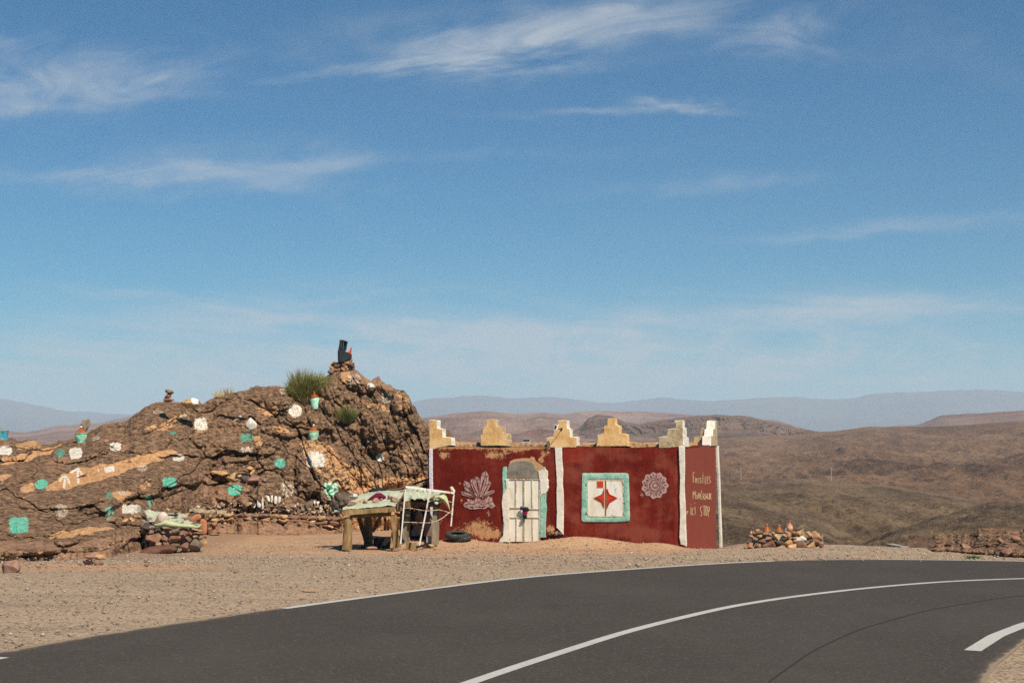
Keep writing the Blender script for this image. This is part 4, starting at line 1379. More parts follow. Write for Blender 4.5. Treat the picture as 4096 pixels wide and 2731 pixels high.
# ---- corner and centre pilasters
slab('pilaster', [(1718, 1795), (1731, 1795), (1731, 1880), (1733, 1990), (1735, 2080), (1741, 2170), (1728, 2170), (1720, 2000), (1717, 1880)], FR, 0.05, m_bluew, bld, label='bluish white corner pilaster at the left', jit=0.7)
slab('pilaster', K4([(1490, 389), (1563, 389), (1566, 520), (1577, 640), (1572, 760), (1583, 900), (1582, 1100), (1580, 1300), (1566, 1292), (1548, 1262), (1508, 1226), (1512, 1060), (1508, 880), (1512, 760), (1502, 600)]), FR, 0.05, m_lime, bld, label='white pilaster between door and window', jit=0.5)
slab('pilaster', K5([(1218, 378), (1250, 374), (1278, 380), (1281, 600), (1276, 800), (1286, 1000), (1291, 1180), (1301, 1420), (1240, 1400), (1224, 1330), (1232, 1100), (1226, 900), (1232, 700), (1222, 520)]), Plane(C0 + BU * 0.02, BN), 0.07, m_lime, bld, label='white corner pilaster at the right', jit=0.5)
slab('pilaster', K5([(1610, 371), (1618, 371), (1622, 500), (1634, 760), (1640, 1000), (1650, 1250), (1657, 1500), (1648, 1500), (1641, 1250), (1630, 900), (1615, 600)]), SD, 0.06, m_lime, bld, edge=0.5, label='thin white pilaster at the back corner')
# ---- stepped merlons
TKM = -0.28
slab('merlon', K4([(178, 105), (200, 101), (260, 105), (262, 190), (290, 192), (318, 200), (320, 280), (360, 282), (410, 285), (417, 365), (300, 385), (210, 410), (178, 408)]), FR, 0.02, m_cream, bld, back=TKM, edge=2, emat=m_lime, jit=0.9, seed=1)
slab('merlon', K4([(774, 96), (820, 92), (860, 95), (874, 166), (905, 168), (940, 172), (943, 243), (975, 243), (999, 250), (1001, 372), (712, 372), (712, 262), (735, 250), (740, 172), (770, 168)]), FR, 0.02, m_cream, bld, back=-0.34, edge=2, emat=m_greyp, jit=1.2, seed=2)
slab('merlon', K4([(1520, 108), (1560, 103), (1616, 107), (1618, 188), (1648, 197), (1650, 276), (1700, 278), (1723, 286), (1723, 370), (1702, 388), (1410, 388), (1402, 292), (1430, 282), (1475, 278), (1480, 198), (1518, 193)]), FR, 0.02, m_cream, bld, back=TKM, edge=2, emat=m_lime, jit=0.7, seed=3)
slab('merlon', K5([(474, 92), (520, 82), (547, 84), (554, 150), (595, 168), (597, 240), (640, 243), (672, 254), (680, 328), (688, 376), (355, 376), (366, 330), (368, 260), (400, 250), (433, 245), (435, 168), (470, 155)]), FR, 0.02, m_cream, bld, back=TKM, edge=2, emat=m_cream, jit=0.8, seed=4)
mf = slab('merlon', K5([(1186, 110), (1222, 105), (1260, 106), (1264, 200), (1266, 375), (1200, 382), (1100, 392), (1010, 392), (1010, 282), (1040, 275), (1096, 272), (1102, 198), (1140, 192), (1186, 190)]), FR, 0.02, m_greyp, bld, back=-0.24, edge=2, emat=m_lime, jit=0.8, seed=5)
mf['label'] = 'weathered grey stepped merlon on the front right corner'
slab('merlon', K5([(1255, 106), (1263, 110), (1270, 180), (1288, 184), (1290, 280), (1310, 284), (1312, 384), (1256, 384)]), SD, 0.03, m_lime, bld, back=-0.24, edge=0.8, step=4, seed=6)
slab('merlon', K5([(1545, 268), (1560, 268), (1566, 196), (1582, 194), (1588, 110), (1608, 112), (1613, 372), (1540, 372)]), SD, 0.03, m_greyp, bld, back=-0.26, edge=0.8, step=4, seed=7, emat=m_lime)
slab('merlon', K5([(1372, 276), (1440, 272), (1447, 188), (1505, 186), (1508, 108), (1545, 104), (1590, 110), (1596, 380), (1366, 380)]), Plane(CB.o - BN * -0.02, BN), 0.02, m_greyp, bld, back=-0.24, edge=1.5, jit=0.5, seed=8)
# ---- raw clay ridge of the parapet behind the wall top
rp = MB()
rr_ = random.Random(3)
pts = []
for px in range(1738, 2700, 11):
    p = Plane(C0 + BB * 0.42, BN).at(px, 1770 + 2.5 * math.sin(px / 37.0) + rr_.uniform(-1.5, 1.5), 0.0)
    pts.append(Vector(p) - Vector((0, 0, 0.16)))
rp.tube(pts, [0.17 + rr_.uniform(-.02, .02) for _ in pts], n=9, wob=0.14, seed=4)
rp.build('parapet_ridge', m_clay, bld)
# ---- window
def ring(name, outer, inner, plane, t, mat, parent, jit=0.6, seed=0):
    n = 96
    def rs_(poly, sd_):
        q = roll(poly, 1.0)
        q = q[np.linspace(0, len(q) - 1, n).astype(int)]
        for _ in range(2): q = 0.25 * np.roll(q, 1, 0) + 0.5 * q + 0.25 * np.roll(q, -1, 0)
        return q + np.random.RandomState(sd_).uniform(-jit, jit, q.shape)
    o_, i_ = rs_(outer, seed), rs_(inner, seed + 1)
    m_ = 0.5 * (o_ + i_)
    L = [plane.at(o_[:, 0], o_[:, 1], -0.03), plane.at(*(shrink(o_, 1.0)).T, t * 0.8), plane.at(*(shrink(o_, 3.5)).T, t), plane.at(m_[:, 0], m_[:, 1], t * 1.1), plane.at(*(shrink(i_, -2.5)).T, t), plane.at(i_[:, 0], i_[:, 1], t * 0.75), plane.at(i_[:, 0], i_[:, 1], -0.03)]
    V = np.concatenate(L)
    f = []
    for k in range(len(L) - 1):
        for a in range(n):
            b = (a + 1) % n
            f.append((k * n + a, k * n + b, (k + 1) * n + b, (k + 1) * n + a))
    return obj(name, V, f, mat, parent, smooth=True)


winframe = ring('window', K5([(203, 655), (450, 653), (693, 655), (700, 900), (708, 1166), (450, 1172), (196, 1170), (199, 900)]), K5([(261, 724), (450, 726), (640, 724), (642, 900), (646, 1114), (450, 1116), (263, 1114), (262, 900)]), FR, 0.030, m_mintp, bld)
winframe['label'] = 'window with thick mint green plaster surround'


def pquad(mb, plane, pts, o0, o1):
    q = np.array(pts, float)
    a = plane.at(q[:, 0], q[:, 1], o0); b = a + plane.n * (o1 - o0)
    mb.add(np.concatenate([a, b]), [(3, 2, 1, 0), (4, 5, 6, 7), (0, 1, 5, 4), (1, 2, 6, 5), (2, 3, 7, 6), (3, 0, 4, 7)])
    return mb


def mat_metal_paint(name, col, rust=0.35, sc=1.0, th=0.60):
    t = M(name)
    p = wpos(t)
    n = t.noise(p, 9 * sc, 8, 0.78)
    n2 = t.noise(t.vm('MULTIPLY', p, (1, 1, 0.3)), 5 * sc, 4, 0.6)
    c = t.mix(t.step(n2, 0.4, 0.75), col, tuple(a * b for a, b in zip(col, (0.82, 0.74, 0.62))))
    c = t.mix(t.step(t.m('ADD', n, t.m('MULTIPLY', t.m('SUBTRACT', n2, 0.5), 0.4)), th, th + 0.05), c, t.ramp(n, [(0.3, (0.05, 0.03, 0.02)), (0.7, (0.16, 0.07, 0.03))]))
    return fin(t, c, 0.6, n, 0.25, 0.01)


m_dw = mat_metal_paint('white_metal_paint', (0.74, 0.71, 0.62), th=0.69)
m_dws = mat_metal_paint('scabby_white_metal_paint', (0.74, 0.72, 0.67), th=0.60)
m_rusty = mat_metal_paint('rusty_cream_edge', (0.64, 0.55, 0.39), th=0.55, sc=2)
m_star = mat_metal_paint('bright_red_paint', (0.52, 0.045, 0.018), th=0.72)
m_dark = M('black_gap'); m_dark = fin(m_dark, (0.012, 0.010, 0.009), 0.9)
wb = MB()
pquad(wb, FR, K5([(262, 726), (640, 726), (644, 1112), (264, 1112)]), -0.02, 0.008)
wb.build('reveal', m_dark, winframe)
for nm, pts, mm in (('shutter', K5([(270, 735), (442, 735), (442, 1104), (271, 1104)]), m_dw), ('shutter', K5([(464, 735), (632, 735), (636, 1104), (464, 1104)]), m_dws)):
    mb = MB(); pquad(mb, FR, pts, 0.008, 0.026)
    sh = mb.build(nm, mm, winframe)
sh['label'] = 'right shutter with flaking white paint'
mb = MB()
for q in ([(262, 727), (640, 727), (640, 735), (262, 735)], [(263, 1104), (644, 1104), (644, 1112), (263, 1112)], [(262, 735), (270, 735), (271, 1104), (263, 1104)], [(632, 735), (640, 735), (644, 1104), (636, 1104)], [(442, 735), (447, 735), (447, 1104), (442, 1104)], [(459, 735), (464, 735), (464, 1104), (459, 1104)]):
    pquad(mb, FR, K5(q), 0.009, 0.034)
mb.build('shutter_frame', m_rusty, winframe)
for q in ([(252, 752), (262, 752), (262, 778), (252, 778)], [(254, 1050), (262, 1050), (262, 1078), (254, 1078)], [(640, 752), (648, 752), (648, 774), (640, 774)], [(642, 1060), (650, 1060), (650, 1084), (642, 1084)]):
    mb = MB(); pquad(mb, FR, K5(q), 0.02, 0.06)
    mb.build('hinge', m_mintp, winframe)
mb = MB(); pquad(mb, FR, K5([(360, 735), (434, 735), (434, 810), (360, 810)]), 0.027, 0.032)
mb.build('square_border', m_rusty, winframe)
mb = MB(); pquad(mb, FR, K5([(367, 742), (429, 742), (429, 804), (367, 804)]), 0.033, 0.040)
mb.build('red_square', m_star, winframe)
SL = K5([(442, 812), (434, 830), (426, 866), (400, 886), (332, 914), (362, 936), (412, 962), (426, 1000), (434, 1016), (442, 1018)])
SR = K5([(464, 820), (476, 822), (484, 850), (498, 878), (540, 896), (578, 916), (545, 938), (500, 962), (480, 1000), (470, 1026), (464, 1026)])
slab('star_half', SL, FR, 0.045, m_star, winframe, back=0.027, edge=0.6, step=50, label='left half of the red four pointed star')
slab('star_half', SR, FR, 0.045, m_star, winframe, back=0.027, edge=0.6, step=50, label='right half of the red four pointed star')
quads('star_outline', [K5([(434, 830), (428, 868), (408, 886), (345, 914), (412, 950), (430, 1000)]), K5([(470, 832), (478, 868), (498, 888), (560, 916), (500, 946), (478, 990), (470, 1016)])], FR, 1.6, 0.050, m_dark, winframe)
# ---- door
slab('plaster_halo', KD([(500, 330), (530, 240), (545, 180), (620, 140), (710, 130), (800, 122), (850, 130), (890, 98), (930, 112), (945, 160), (1000, 205), (1060, 240), (1072, 268), (1040, 300), (1030, 450), (700, 450), (490, 450)]), FR, 0.014, m_bare, bld, edge=0.5, jit=0.9, step=4, seed=11, label='bare mud plaster round the lintel')
slab('door_surround', KD([(436, 285), (450, 262), (500, 256), (508, 400), (500, 700), (505, 1100), (500, 1350), (436, 1350), (446, 1000), (436, 820), (440, 600), (432, 440)]), FR, 0.035, m_mintp, bld, jit=0.5, seed=12, label='mint green strip left of the door')
slab('door_surround', KD([(1030, 690), (1122, 676), (1118, 800), (1130, 900), (1118, 1060), (1112, 1200), (1112, 1365), (1028, 1368)]), FR, 0.055, m_mintp, bld, jit=0.5, seed=13, label='mint green strip right of the door')
slab('door_surround', KD([(480, 452), (540, 448), (540, 800), (548, 1100), (548, 1440), (380, 1440), (400, 1385), (440, 1345), (462, 1200), (440, 1000), (425, 810), (442, 700), (500, 600), (492, 500)]), FR, 0.060, m_lime, bld, jit=1.0, step=4, seed=14, label='rough white plaster left of the door')
slab('door_surround', KD([(1000, 330), (1030, 322), (1062, 275), (1085, 268), (1112, 300), (1140, 325), (1150, 380), (1140, 440), (1160, 480), (1152, 560), (1165, 580), (1140, 640), (1120, 680), (1060, 690), (1030, 740), (1026, 470), (1010, 420)]), FR, 0.070, m_lime, bld, jit=1.0, step=4, seed=15, label='rough white plaster right of the door')
slab('door_surround', KD([(1066, 262), (1100, 262), (1110, 285), (1108, 310), (1085, 300)]), FR, 0.078, m_mintp, bld, edge=0.8, seed=16, label='mint green cap at the door corner')
slab('lintel', KD([(458, 436), (462, 372), (510, 320), (535, 240), (560, 200), (640, 172), (720, 162), (830, 170), (900, 190), (938, 228), (950, 290), (996, 330), (1014, 400), (1020, 440)]), FR, 0.030, m_cem, bld, jit=0.3, seed=17, label='half round grey cement lintel')
mb = MB(); pquad(mb, FR, KD([(528, 440), (1026, 440), (1026, 1420), (545, 1440)]), -0.02, 0.006)
door = mb.build('door', m_dark, bld); door['label'] = 'double metal door painted white with rusty edges'
X0, XM, X1 = 540, 771, 1018
for side in (0, 1):
    xa, xb = (X0, 764) if side == 0 else (780, X1)
    mb = MB()
    pquad(mb, FR, KD([(xa, 452), (xb, 452), (xb, 1432), (xa + (8 if side == 0 else 0), 1432)]), 0.006, 0.020)
    lf = mb.build('door_leaf', m_dw, door); lf['label'] = ('left' if side == 0 else 'right') + ' door leaf'
    mb = MB()
    xm = 645 if side == 0 else 900
    for (a, b, c, d) in ((xa + 4, 892, xb, 906), (xa + 4, 1046, xb, 1058)):
        dy = 22 if (side and a and b == 892) else 0
        pquad(mb, FR, KD([(a, b + dy), (c, b + dy), (c, d + dy), (a, d + dy)]), 0.020, 0.046)
    pquad(mb, FR, KD([(xm - 5, 460), (xm + 8, 460), (xm + 10, 892), (xm - 3, 892)]), 0.020, 0.050)
    pquad(mb, FR, KD([(xm + 4, 1060), (xm + 14, 1060), (xm + 16, 1430), (xm + 6, 1430)]), 0.020, 0.050)
    mb.build('door_rib', m_rusty, door)
mb = MB()
for q in ([(532, 444), (1024, 444), (1024, 456), (532, 456)], [(532, 456), (541, 456), (556, 1438), (546, 1438)], [(1012, 456), (1024, 456), (1028, 1420), (1016, 1420)], [(762, 456), (768, 456), (768, 1436), (762, 1436)], [(777, 456), (784, 456), (784, 1436), (777, 1436)]):
    pquad(mb, FR, KD(q), 0.014, 0.048)
mb.build('door_frame', m_rusty, door)
m_redst = M('red_paint_streak'); m_redst = fin(m_redst, (0.42, 0.02, 0.02), 0.6)
quads('red_streak', [KD([(650, 462), (653, 560), (650, 680)])], FR, 2.6, 0.052, m_redst, door)
mb = MB(); mb.tube([FR.at(*KD([(765, 940)])[0], 0.05), FR.at(*KD([(765, 940)])[0], 0.10), FR.at(*KD([(768, 1040)])[0], 0.10), FR.at(*KD([(768, 1040)])[0], 0.05)], 0.012, 8)
mb.build('door_handle', m_rusty, door)

# ---- crystal mural
CR = [[(770, 632), (797, 680), (795, 725), (745, 880), (700, 915), (705, 800), (720, 690), (722, 665)],
      [(808, 732), (825, 770), (775, 860), (735, 925), (722, 905), (750, 840), (765, 780), (790, 740)],
      [(860, 830), (855, 862), (800, 885), (735, 912), (728, 900), (785, 850)],
      [(650, 703), (665, 690), (702, 712), (705, 760), (698, 850), (684, 850), (665, 780), (648, 735)],
      [(612, 725), (640, 712), (655, 770), (696, 870), (694, 902), (670, 890), (625, 800), (610, 760)],
      [(540, 735), (605, 762), (606, 800), (640, 850), (690, 912), (676, 915), (560, 812), (536, 790)],
      [(536, 805), (568, 812), (640, 870), (688, 915), (650, 902), (550, 842)],
      [(503, 852), (535, 850), (600, 872), (672, 905), (668, 922), (520, 886)],
      [(527, 992), (552, 962), (580, 955), (573, 925), (612, 930), (636, 948), (660, 920), (680, 905), (700, 925), (735, 940), (760, 925), (785, 905), (800, 893), (812, 910), (836, 912), (838, 952), (868, 1000), (830, 1028), (790, 1008), (760, 1032), (700, 1028), (640, 1036), (600, 1032), (560, 1018)]]
mur = None
V, Fq = [], []
for k, poly in enumerate(CR):
    q = np.array(K4(poly))
    pts = FR.at(q[:, 0], q[:, 1], 0.009 + 0.0012 * k)
    o = len(V); V += list(pts); Fq.append(tuple(range(o, o + len(q))))
mur = obj('crystal_mural', np.array(V), Fq, m_mural, bld)
mur['label'] = 'pale mural of a crystal cluster'
lines = [[(770, 632), (765, 690), (722, 665)], [(765, 690), (797, 680)], [(765, 690), (735, 800), (705, 900)], [(780, 690), (770, 760), (725, 890)], [(808, 732), (800, 775), (765, 780)], [(800, 775), (745, 890)], [(800, 775), (825, 770)],
         [(855, 862), (838, 848), (860, 830)], [(838, 848), (735, 905)], [(665, 690), (672, 735), (650, 703)], [(672, 735), (702, 712)], [(672, 735), (694, 850)], [(640, 712), (628, 760), (610, 760)], [(628, 760), (690, 890)], [(540, 735), (570, 795), (605, 762)], [(536, 790), (570, 795), (680, 910)],
         [(568, 812), (560, 835), (536, 805)], [(560, 835), (672, 908)], [(535, 850), (545, 875), (503, 852)], [(545, 875), (668, 915)], [(590, 845), (650, 890)], [(560, 985), (600, 975), (640, 985), (690, 960), (740, 990), (790, 970), (840, 1000)],
         [(580, 955), (600, 975), (612, 930)], [(640, 985), (660, 920)], [(690, 960), (680, 905)], [(690, 960), (735, 940)], [(740, 990), (785, 905)], [(790, 970), (812, 910)], [(790, 970), (838, 952)], [(560, 985), (580, 1020)], [(600, 1000), (640, 1030)], [(660, 1005), (700, 1015), (760, 1010)], [(760, 925), (720, 985)], [(712, 935), (745, 880)], [(800, 1000), (840, 1012)], [(700, 1000), (740, 1025)], [(530, 990), (560, 985)]]
quads('crystal_line', [K4(l) for l in lines], FR, 2.1, 0.024, m_mline, mur)
quads('crystal_line', [K4(l) for l in ([(748, 720), (716, 840)], [(785, 800), (748, 870)], [(685, 745), (697, 830)], [(640, 790), (672, 860)], [(595, 800), (650, 865)], [(600, 890), (655, 910)], [(640, 1012), (600, 1008)], [(720, 1012), (770, 1000)])], FR, 3.6, 0.0225, m_mline, mur)
sig = [[(775, 1078), (797, 1050), (800, 1080)], [(771, 1072), (802, 1078)], [(797, 1052), (796, 1108)], [(797, 1070), (812, 1086), (808, 1098), (794, 1110)], [(786, 1090), (800, 1096)]]
quads('signature', [K4(l) for l in sig], FR, 1.4, 0.010, m_mural, bld, label='small painted initials under the crystal mural')
# ---- ammonite mural
def E5(cx, cy, rx, ry, a0, a1, n=14): return [(cx + rx * math.cos(R(a)), cy + ry * math.sin(R(a))) for a in np.linspace(a0, a1, n)]
am = []
for a in np.linspace(0, 360, 105)[:-1]:
    r = 131 + 8 * math.cos(R(a * 11)) + 3 * math.sin(R(a * 5 + 30))
    am.append((966 + r * 1.02 * math.cos(R(a)), 784 + r * 1.02 * math.sin(R(a))))
q = np.array(K5(am)); ctr = K5([(966, 784)])[0]
pts = FR.at(q[:, 0], q[:, 1], 0.010); c_ = FR.at(ctr[0], ctr[1], 0.010)
n = len(q)
amm = obj('ammonite_mural', np.concatenate([pts, [c_]]), [(i, (i + 1) % n, n) for i in range(n)], m_mural, bld)
amm['label'] = 'pale mural of a ribbed ammonite shell'
sp = []
spir = [(970 + (10 + 62 * t) * math.cos(6.28 * 1.75 * t + 0.6), 790 + (10 + 62 * t) * math.sin(6.28 * 1.75 * t + 0.6)) for t in np.linspace(0, 1, 60)]
sp.append((K5(spir), 1.8))
for a in np.arange(0, 360, 15):
    r0, r1 = 47, 66
    sp.append((K5([(970 + r0 * math.cos(R(a)), 790 + r0 * math.sin(R(a))), (970 + r1 * math.cos(R(a + 7)), 790 + r1 * math.sin(R(a + 7)))]), 2.0))
for a in np.arange(0, 360, 24):
    r0, r1 = 20, 34
    sp.append((K5([(970 + r0 * math.cos(R(a)), 790 + r0 * math.sin(R(a))), (970 + r1 * math.cos(R(a + 10)), 790 + r1 * math.sin(R(a + 10)))]), 1.8))
for k in range(11):
    a = k * 360 / 11 + 16
    def pr_(r, da): return (966 + r * math.cos(R(a + da)), 784 + r * math.sin(R(a + da)))
    sp.append((K5([pr_(80, -9), pr_(118, 0), pr_(80, 9)]), 1.6))
    sp.append((K5([pr_(84, 0), pr_(106, 1)]), 2.6))
    sp.append((K5([pr_(88, 17), pr_(122, 17)]), 1.2))
    sp.append((K5([pr_(95, 12), pr_(120, 13)]), 1.0))
sp.append((K5(E5(966, 784, 76, 76, 0, 360, 40)), 1.3))
quads('shell_line', sp, FR, 2, 0.014, m_mline, amm)
sig2 = [[(815, 892), (828, 862), (836, 893)], [(811, 884), (838, 886)], [(834, 868), (834, 904)], [(834, 874), (846, 886), (842, 896), (832, 904)]]
quads('signature', [K5(l) for l in sig2], FR, 1.3, 0.010, m_mural, bld, label='small painted initials beside the ammonite mural')
# ---- lettering on the side wall
def S_(cx, cy, w, h): return [(cx + w, cy - h * .75), (cx, cy - h), (cx - w, cy - h * .65), (cx - w * .6, cy - h * .2), (cx + w * .6, cy + h * .2), (cx + w, cy + h * .65), (cx, cy + h), (cx - w, cy + h * .8)]
def O_(cx, cy, w, h): return E5(cx, cy, w, h, 0, 360, 14)
def E_(x, y0, y1, w): return [[(x + w, y0), (x, y0 + 2), (x, y1), (x + w, y1 - 2)], [(x, (y0 + y1) / 2), (x + w * .8, (y0 + y1) / 2 - 2)]]
rows_ = {'FOSSiLES': [[(1362, 650), (1363, 757)], [(1362, 652), (1379, 647)], [(1362, 700), (1375, 697)], O_(1392, 733, 7, 24), S_(1417, 735, 8, 26), S_(1441, 735, 8, 28), [(1465, 672), (1466, 762)], [(1465, 650), (1465, 658)], [(1489, 690), (1489, 770), (1502, 768)]] + E_(1510, 690, 765, 12) + [S_(1536, 727, 8, 34)],
         'MiNÉRAUX': [[(1362, 925), (1363, 845), (1374, 888), (1386, 840), (1390, 925)], [(1404, 878), (1404, 930)], [(1404, 858), (1404, 864)], [(1415, 927), (1417, 862), (1431, 927), (1433, 862)]] + E_(1444, 868, 930, 12) + [[(1447, 856), (1455, 838)], [(1467, 932), (1467, 868), (1482, 873), (1480, 897), (1469, 901), (1486, 932)], [(1489, 934), (1499, 868), (1510, 930)], [(1493, 908), (1507, 905)], [(1515, 868), (1516, 918), (1523, 930), (1531, 916), (1532, 866)], [(1534, 868), (1551, 932)], [(1550, 866), (1534, 934)]],
         'iCi STOP': [[(1298, 1050), (1298, 1088)], [(1298, 1060), (1314, 1054)], [(1298, 1068), (1312, 1066)], [(1340, 1012), (1340, 1098)], [(1340, 982), (1340, 990)], [(1370, 1030), (1361, 1022), (1352, 1040), (1351, 1080), (1358, 1096), (1370, 1088)], [(1382, 1008), (1383, 1092)], [(1382, 968), (1382, 976)], S_(1447, 1055, 10, 52), [(1466, 1001), (1491, 998)], [(1479, 1000), (1480, 1102)], O_(1501, 1050, 8, 50), [(1521, 1114), (1518, 1005), (1530, 1006), (1535, 1028), (1532, 1052), (1519, 1060)]]}
for k, v in rows_.items():
    chars = [c for c in k if c != ' ']
    if k[0] == 'i': chars = ['arrow'] + chars
    clus = []
    for l in v:
        a, b = min(p[0] for p in l), max(p[0] for p in l)
        for c in clus:
            if a <= c[1] + 2 and b >= c[0] - 2:
                c[0], c[1] = min(a, c[0]), max(b, c[1]); c[2].append(l); break
        else: clus.append([a, b, [l]])
    clus.sort(key=lambda c: c[0])
    for i, c in enumerate(clus):
        quads('letter', [K5(l) for l in c[2]], SD, 2.2, 0.008, m_letter, bld, label='hand painted ' + (chars[i] if i < len(chars) else 'letter') + ' in cream on the side wall')
# foundation stones showing at the foot of the middle pilaster
for (x, y, w, h, mm) in ((1460, 1283, 70, 44, ms_purple), (1505, 1285, 56, 54, ms_grey), (1548, 1290, 56, 44, ms_dark), (1440, 1296, 30, 22, ms_brown)):
    (px, py), = K4([(x, y)])
    c = FR.at(px, py, 0.03)
    o = stone(c, (w * .38272 * 0.0078, 0.16, h * .38272 * 0.0078), mm, name='foundation_stone', parent=bld)

# ---- things fixed to or lying on the building
mp = M('solar_cell'); mp = fin(mp, (0.02, 0.035, 0.05), 0.25)
mw = M('white_plastic'); mw = fin(mw, (0.75, 0.75, 0.72), 0.5)
mbk = M('black_plastic'); mbk = fin(mbk, (0.02, 0.02, 0.02), 0.5)
b0 = FR.at(*K4([(1562, 196)])[0], 0.0)
sl = thing('solar_lamp', b0, 'small white solar lamp on an arm fixed to the stepped merlon above the white pilaster', 'lamp')
tip = b0 + BN * 0.34 - BU * 0.06 + np.array([0, 0, -0.01])
MB().tube([b0 - BN * 0.02, b0 + BN * 0.15, tip], 0.012, 6).box(b0 + BN * 0.03, (0.05, 0.05, 0.06), Matrix.Rotation(-TH, 3, 'Z')).build('arm', mbk, sl)
Rl = Matrix.Rotation(-TH - 0.35, 3, 'Z') @ Matrix.Rotation(R(-18), 3, 'X') @ Matrix.Rotation(R(6), 3, 'Y')
cc = Vector(tip) + Vector((-0.03, 0, 0.05))
MB().box(cc, (0.125, 0.03, 0.165), Rl).build('panel', mw, sl)
MB().box(cc + Rl @ Vector((-0.008, -0.018, 0)), (0.075, 0.006, 0.12), Rl).build('cell', mp, sl)
pc = Plane(C0 + BB * 1.6, BN).at(2106, 1768, 0.0)
sp_ = thing('photovoltaic_module', pc, 'small dark blue solar panel lying on the flat roof', 'solar panel')
MB().box(Vector(pc) + Vector((0, 0, 0.045)), (0.22, 0.16, 0.02), Matrix.Rotation(R(22), 3, 'X')).build('cell', mp, sp_)
MB().box(Vector(pc) + Vector((0, 0, 0.031)), (0.24, 0.18, 0.014), Matrix.Rotation(R(22), 3, 'X')).build('frame', mw, sp_)
MB().box(Vector(pc) + Vector((0, 0.05, -0.02)), (0.05, 0.05, 0.12)).build('stand', mbk, sp_)


def blob(c, r, mat, name, parent=None, seed=0, rough=0.22, sq=(1, 1, 1), rot=None, **k):
    bm = bmesh.new()
    bmesh.ops.create_icosphere(bm, subdivisions=4, radius=1.0)
    co = np.array([v.co[:] for v in bm.verts])
    nn = fbm(co[:, 0] * 1.6 + seed, co[:, 1] * 1.6, co[:, 2] * 1.6, seed, 4, 0.6)
    co = co * (1 + rough * nn)[:, None] * np.array(sq) * r
    if rot is not None: co = co @ np.array(rot.transposed())
    fs = [tuple(v.index for v in f.verts) for f in bm.faces]
    bm.free()
    return obj(name, co + np.asarray(c, float), fs, mat, parent, smooth=True, **k)


cb = thing('cloth_bundle', FR.at(*KD([(790, 1080)])[0], 0.1), 'knotted bundle of black, purple and teal cloths tied on the door handle', 'cloth')
def cm(n, c): t = M(n); return fin(t, c, 0.95, t.noise(wpos(t), 40, 4, 0.6), 0.6, 0.02)
kb, kp, kt, kr = cm('black_cloth', (0.02, 0.022, 0.025)), cm('purple_cloth', (0.13, 0.03, 0.16)), cm('teal_cloth', (0.02, 0.25, 0.30)), cm('red_cloth', (0.45, 0.015, 0.03))
for (x, y, r, mm, sd_, sq) in ((812, 925, .098, kb, 1, (1.05, .6, .75)), (748, 905, .052, kp, 2, (.9, .8, 1.1)), (760, 908, .040, kt, 3, (.6, .8, .9)), (808, 965, .045, kp, 4, (1, .8, .8)), (830, 968, .036, kr, 5, (1, .8, 1.0)), (803, 1030, .080, kb, 6, (.75, .6, 1.1)), (812, 1000, .04, kr, 8, (1.0, .6, .6)), (784, 1062, .045, kt, 7, (1, .7, 1))):
    blob(FR.at(*KD([(x, y)])[0], 0.13), r, mm, 'cloth', cb, sd_, 0.35, sq)
# =================================================================== things on the rock
C3 = lambda L: [(x * .17007, 1650 + y * .17007) for x, y in L]
m_terra = mat_stone('terracotta', [(0, (0.38, 0.155, 0.07)), (1, (0.43, 0.18, 0.085))], speck=0.08)


def glaze(name, a, b, c, rough=0.35):
    t = M(name)
    p = opos(t, True)
    n = t.noise(p, 7, 5, 0.65, 0.6)
    n2 = t.noise(p, 30, 4, 0.7)
    col = t.ramp(n, [(0.35, a), (0.5, b), (0.65, c)])
    return fin(t, col, rough, n2, 0.15, 0.01)


m_gl = glaze('green_glaze', (0.09, 0.40, 0.28), (0.30, 0.58, 0.42), (0.55, 0.66, 0.45))
m_gl2 = glaze('mint_glaze', (0.20, 0.52, 0.40), (0.36, 0.64, 0.52), (0.58, 0.74, 0.62), 0.5)
m_gl3 = glaze('blue_spotted_glaze', (0.03, 0.24, 0.36), (0.06, 0.36, 0.46), (0.50, 0.55, 0.36))
m_tag = glaze('orange_brown_glaze', (0.20, 0.060, 0.016), (0.29, 0.085, 0.022), (0.35, 0.12, 0.035), 0.3)
m_clayp = mat_stone('unglazed_clay', [(0, (0.50, 0.25, 0.15)), (1, (0.54, 0.28, 0.17))], speck=0.06)


